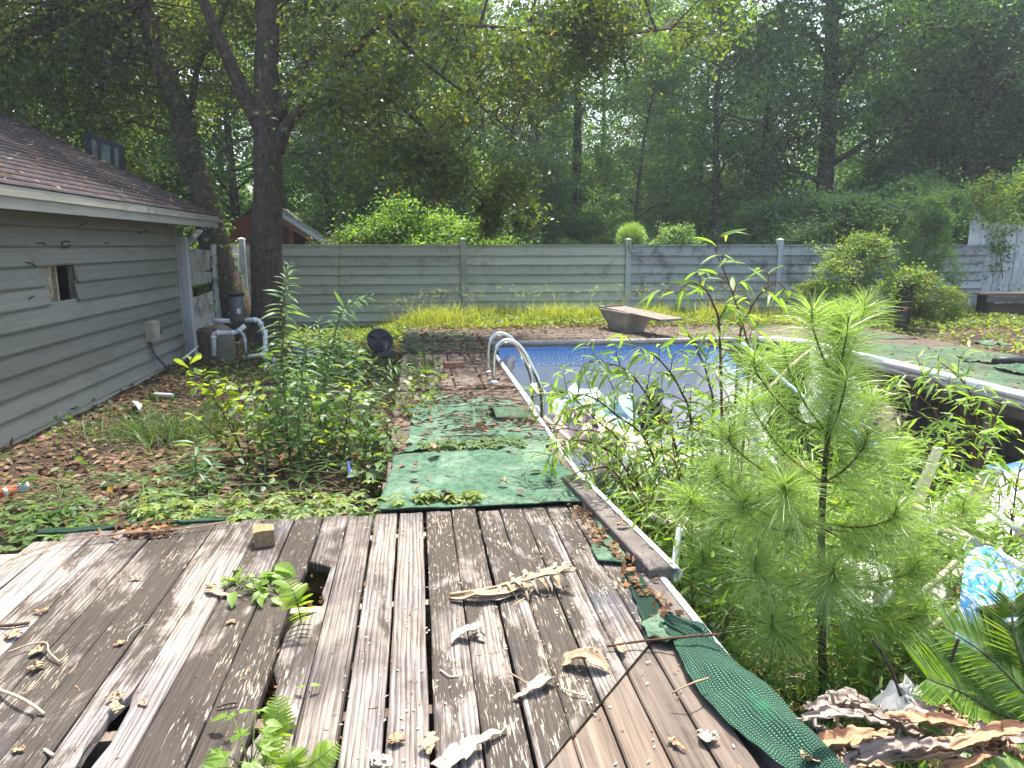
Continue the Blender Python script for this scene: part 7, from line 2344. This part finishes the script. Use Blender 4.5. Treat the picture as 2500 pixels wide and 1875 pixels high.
# grass tufts by the shed, grass along the fence
def grass(nm, P, H, W, mat, lean=.4, curl=.3):
    n = len(P)
    A = g.normal(0, lean, (n, 3)); A[:, 2] = 1
    tag(link(nm, blades(nm, P, A, H, W, mat, g, curl)), kind='stuff')
n = 900
c = at(340, 1060, -.27)
P = np.stack([c.x + .25 + g.normal(0, .38, n), c.y + g.normal(0, .30, n), np.full(n, -.27)], 1)
grass('grass_tuft', P, .26, .007, 'cover', .7, .6)
def gd(u, v):
    base = ss(v, 12.7, 13.4) * (.35 + .65 * ss(fbm(u, v, 2, .8), -.3, .2))
    return base * (.4 + .6 * ss(v, 12.9, 14.2)) * ss(u, -1.6, -.3) * (1 - .55 * ss(u, 5.5, 7.5)) * (1 - .75 * ss(u, 8.0, 10))
u, v = scatter(60000, -1.8, 11, 12.6, 14.92, gd)
hh = .10 + .22 * np.array([ss(fbm(a, b, 9, 1.2), -.2, .4) for a, b in zip(u, v)]) * np.clip((v - 12.6) / 1.2, .2, 1) * np.clip(u / 1.5 + 1, .4, 1)
grass('fence_grass', on_ground(u, v, 0), hh * 1.5, .009, 'grass', .4, .5)
u, v = scatter(420, -.8, 8.0, 13.0, 14.8, lambda a, b: .8)
Pst = on_ground(u, v, 0)
grass('grass_stalks', Pst, .72, .006, 'grass', .22, .35)
# seed heads on the stalks
A = g.normal(0, .6, (len(u) * 3, 3)); A[:, 2] = .25
P3 = np.repeat(Pst, 3, 0); P3[:, 2] += np.repeat(g.uniform(.5, .72, len(u)), 3); P3[:, :2] += g.normal(0, .06, (len(P3), 2))
tag(link('seed_heads', blades('seed_heads', P3, A, .13, .006, 'grass', g, .4)), kind='stuff')
def dens_far(u, v):
    if u < .9: return ss(v, 11.8, 12.8) * .9 * ss(u, -3.2, -2.0)
    if u < 8.2: return ss(v, 12.2, 12.9) * .9
    return .85 * ss(u, 8.1, 8.6)
u, v = scatter(15000, -2.4, 16, 11.6, 14.95, dens_far)
A = g.normal(0, 1, (len(u), 3)); A[:, 2] *= .4
tag(link('ground_cover', mesh6('ground_cover', leaves6(g, on_ground(u, v, g.uniform(.01, .14, len(u))), A, .085, .05), g, 'cover_light')), kind='stuff')
u, v = scatter(3000, 8.0, 15, 6, 12, lambda a, b: .8)
A = g.normal(0, 1, (len(u), 3)); A[:, 2] *= .4
tag(link('ground_cover', mesh6('ground_cover', leaves6(g, on_ground(u, v, g.uniform(.01, .12, len(u))), A, .085, .05), g, 'cover_light')), kind='stuff')
# fallen leaves over soil, patio and roof
u, v = scatter(9000, -3.55, -.2, 3.8, 12.5, lambda a, b: .75)
A = g.normal(0, 1, (len(u), 3)); A[:, 2] *= .12
tag(link('leaf_litter', mesh6('leaf_litter', leaves6(g, on_ground(u, v, g.uniform(.0, .03, len(u))), A, .075, .035, up=1.4), g, 'dead_litter')), kind='stuff')
def dl_patio(u, v):
    if u < 1.0 and v < 13: return .45 + .55 * (ss(fbm(u, v, 4, 1.5), -.15, .25) if v < 9.7 else 1) if v > 5 else .10
    if v > 10.6: return .25 + .6 * ss(v, 11.6, 12.4) - .25 * ss(u, 4, 6)
    return .07
u, v = scatter(14000, -.2, 8.1, 3.9, 13.2, lambda a, b: 0 if in_pool(a, b, .06) else dl_patio(a, b))
A = g.normal(0, 1, (len(u), 3)); A[:, 2] *= .15
P = np.stack([u, v, np.where(v > 12.7, np.array([gh(a, b) for a, b in zip(u, v)]), .012) + g.uniform(.004, .035, len(u))], 1)
tag(link('leaf_litter', mesh6('leaf_litter', leaves6(g, P, A, .07, .035, up=1.4), g, 'dead_litter')), kind='stuff')
n = 420
s = g.uniform(0, 1, n) ** 1.5 * 3.2
vv = g.uniform(5, 12.2, n)
P = np.stack([EU - s, vv, EZ1 + s * SLOPE + .012], 1)
A = g.normal(0, 1, (n, 3)); A[:, 2] = A[:, 0] * -SLOPE
tag(link('roof_leaves', mesh6('roof_leaves', leaves6(g, P, A, .08, .03, up=1.6), g, 'dead')), kind='stuff')
rt = MB()
for k in range(46):
    s, q = g.uniform(.1, 2.6), g.uniform(7, 12.1); d = g.uniform(.1, .35)
    rt.tube([(EU - s, q, EZ1 + s * SLOPE + .014), (EU - s - d * .3, q + d, EZ1 + (s + d * .3) * SLOPE + .014)], .004, 4, False)
tag(rt.build('roof_twigs', MT['board_tan']), kind='stuff')
tb = MB()
for k in range(70):
    a, b = g.uniform(.1, .95), g.uniform(5.0, 7.2); az = g.normal(0, .5); d = g.uniform(.1, .4)
    tb.tube([(a, b, .03), (a + d * math.cos(az) * .5, b + d * math.sin(az) * .3, .05), (a + d * math.cos(az), b + d * math.sin(az) * .6, .03)], .004, 4, False)
tag(tb.build('carpet_twigs', MT['twig']), kind='stuff')

# bushes on the right
place('Y', (atv(2075, 700, 13.5).x, 13.5, -.15), .7, (.95, .85, .86), 'orange-tipped leafy shrub before the fence left of the mossy post')
place('Y', (atv(2245, 700, 12.8).x, 12.8, -.12), 2.7, (.7, .75, .52), 'tangled vine-like shrub crowding the mossy post')
place('Y', (atv(2330, 700, 12.9).x, 12.9, -.12), 4.1, (.32, .32, .36), 'small yellow-leaved shrub left of the bench')
place('Y', (atv(1985, 760, 13.9).x, 13.9, -.15), 5.1, (.6, .6, .42), 'low leafy shrub before the fence left of the orange-tipped one')
place('S', (atv(2240, 700, 14.3).x, 14.3, -.2), 1.1, (.40, .40, .80), 'tall dark green shrub at the corner of the long fence and plank fence')
g = np.random.default_rng(71)
vt = thing('hanging_vine', 'leafy vine sprawling over the top of the leaning plank fence', 'vine', atv(2450, 560, 14.9))
Cs = [tuple(atv(g.uniform(2395, 2560), g.uniform(430, 545), g.uniform(14.6, 15.6))) for _ in range(34)] + [tuple(atv(g.uniform(2430, 2470), g.uniform(540, 660), 15.0)) for _ in range(6)]
V, cl = clusters_to_leaves(g, Cs, .13, 60, .10, .05, flat=.8, droop=.3)
link('foliage', leaf_mesh_np('foliage', V - np.array(vt.location), g, MT['myrtle'], cl), vt)
MB().tube(curve([(vt.location.x - .3, 15.45, -.27), (vt.location.x - .1, 15.45, 1.0), vt.location + Vector((0, .4, .4)), atv(2440, 610, 15.0), atv(2448, 680, 15.0)], 6), .010, 5).build('stem', MT['twig'], vt)
mv = thing('post_vine', 'yellowish vine draped over the mossy post top', 'vine', (pb.x, pb.y, -.07))
Cs = [(pb.x + g.normal(0, .22), pb.y + g.normal(0, .14), .80 + g.normal(0, .12)) for _ in range(26)]
V, cl = clusters_to_leaves(g, Cs, .09, 45, .075, .04, flat=.8, droop=.3)
link('foliage', leaf_mesh_np('foliage', V - np.array(mv.location), g, MT['myrtle'], cl), mv)
MB().tube(curve([(pb.x + .15, pb.y - .12, -.07), (pb.x + .12, pb.y - .13, .4), (pb.x, pb.y - .12, .85), (pb.x + .5, pb.y, .95), (pb.x + 1.1, pb.y, .75)], 6), .006, 5).build('stem', MT['twig'], mv)

# ---------------------------------------------------------------- seedlings and ferns on the deck
g = np.random.default_rng(81)
sd1 = thing('leafy_seedling', 'bright green leafy seedling growing through the deck left of the plank hole', 'seedling', at(640, 1440, 0))
for k in range(30):
    x, y = 555 + g.uniform(0, 125), 1388 + g.uniform(0, 75)
    p = at(x, y, g.uniform(.01, .045))
    az = g.uniform(0, 6.28)
    put_leaf(LM['fresh'], sd1, p, (math.cos(az), math.sin(az), -.1), g.uniform(.05, .085), g, roll=.3)
put_leaf(LM['fresh'], sd1, at(672, 1380, .05), (.5, -.2, -.2), .12, g, up=(0, -.6, .8), roll=.1, wid=1.3)
put_leaf(LM['fresh'], sd1, at(664, 1420, .03), (1, -.3, 0), .09, g, roll=.1)
for k in range(4): put_leaf(LM['fresh'], sd1, at(540 + 9 * k, 1420 - 6 * (k % 2), .02), (math.cos(k * 2), math.sin(k * 2), .2), .04, g)
ms = MB()
for k in range(7):
    ms.tube(curve([at(650, 1440, -.02), at(600 + g.uniform(-20, 60), 1425 + g.uniform(-20, 20), .04), at(570 + g.uniform(0, 100), 1400 + g.uniform(0, 50), .02)], 4), .0022, 4, False)
ms.build('stem', MT['green_stem'], sd1)
def fern(name, label, pts, L, n, seed):
    g = np.random.default_rng(seed)
    c = curve(pts, 10); k = len(c)
    root = thing(name, label, 'fern', pts[0])
    MB().tube(c, [.0028 - .002 * i / (k - 1) for i in range(k)], 5).build('rachis', MT['green_stem'], root)
    for q in range(n):
        t = .12 + .88 * q / n
        f = t * (k - 1); i = min(int(f), k - 2)
        p = c[i].lerp(c[i + 1], f - i); d = (c[i + 1] - c[i]).normalized()
        s = d.cross(Vector((0, -.6, 1))).normalized()
        l = L * (math.sin(math.pi * (.18 + .80 * t)) ** .8)
        for sg in (-1, 1):
            put_leaf(LM['pinna'], root, p, s * sg + d * .45 + Vector((0, 0, -.1)), l * g.uniform(.9, 1.1), g, up=s.cross(d) if s.cross(d).z > 0 else d.cross(s), roll=.12)
    return root
fern('fern_frond', 'yellow-green fern frond arching out of the rotten hole in the plank', [at(738, 1530, -.05), at(732, 1500, .07), at(722, 1460, .16), at(705, 1425, .19), at(682, 1412, .15)], .065, 17, 1)
fern('fern_frond', 'upright fern frond at the bottom of the photo behind the lobed seedling', [at(672, 1850, -.03), at(676, 1800, .06), at(678, 1745, .12), at(674, 1690, .17)], .055, 18, 2)
fern('fern_frond', 'fern frond leaning right at the bottom edge of the deck', [at(730, 1890, .0), at(760, 1865, .06), at(795, 1838, .09), at(828, 1812, .10)], .05, 15, 3)
fern('fern_frond', 'low fern frond at the very bottom edge left of the leaning one', [at(720, 1900, .0), at(718, 1875, .05), at(712, 1850, .08), at(702, 1822, .09)], .05, 14, 4)
fern('fern_frond', 'small fern frond under the lobed seedling leaves', [at(640, 1880, .0), at(650, 1850, .05), at(655, 1815, .08), at(650, 1780, .09)], .05, 13, 5)
sd2 = thing('lobed_seedling', 'maple-like seedling with star-shaped leaves at the bottom edge', 'seedling', at(600, 1860, 0))
ms = MB()
for (x, y, z, az, l) in ((590, 1800, .10, 2.0, .085), (560, 1850, .09, 3.0, .085), (610, 1855, .10, -1.2, .09), (570, 1750, .07, 2.4, .05), (540, 1835, .05, 3.4, .06), (640, 1790, .12, .6, .06), (625, 1740, .12, 1.2, .05), (600, 1890, .06, -1.6, .08), (655, 1880, .07, -.6, .07), (530, 1870, .05, 3.6, .07), (635, 1830, .10, .2, .06)):
    p = at(x, y, z)
    put_leaf(LM['maple'], sd2, p, (math.cos(az), math.sin(az), -.15), l, g, up=(0, -.35, 1), roll=.15)
    ms.tube(curve([at(610, 1880, -.02), at((x + 610) / 2, (y + 1880) / 2, z * .7), p], 4), .0018, 4, False)
for (x, y, z, az, l) in ((555, 1748, .05, 3.0, .06), (585, 1742, .06, 1.0, .05), (640, 1735, .13, .4, .05), (648, 1762, .12, -.2, .05)):
    put_leaf(LM['fresh'], sd2, at(x, y, z), (math.cos(az), math.sin(az), -.1), l, g, roll=.2)
ms.build('stem', MT['green_stem'], sd2)
sd3 = thing('small_sprig', 'tiny two-leaved sprig on the splintered plank above the lower fern', 'seedling', at(745, 1690, 0))
for (x, y, az) in ((742, 1678, 2.6), (758, 1674, .3), (712, 1708, 2.9)):
    put_leaf(LM['fresh'], sd3, at(x, y, .03), (math.cos(az), math.sin(az), 0), .035, g, roll=.1)
MB().tube([at(745, 1692, 0), at(750, 1676, .03)], .0015, 4).build('stem', MT['red_stem'], sd3)

# ================================================================ HAZE
HZ = 0.0013
t = NT('haze_air')
t.t.nodes.remove(t.b)
pvn = t.n('VolumePrincipled', {'Color': (0.80, 0.91, 1.0), 'Density': HZ, 'Anisotropy': 0.35})
t.t.links.new(pvn.outputs[0], t.out.inputs['Volume'])
hz = MB().box((6, 40, 13.5), (190, 150, 33)).build('haze', t.m)
tag(hz, kind='stuff')
print('PLANTS DONE')
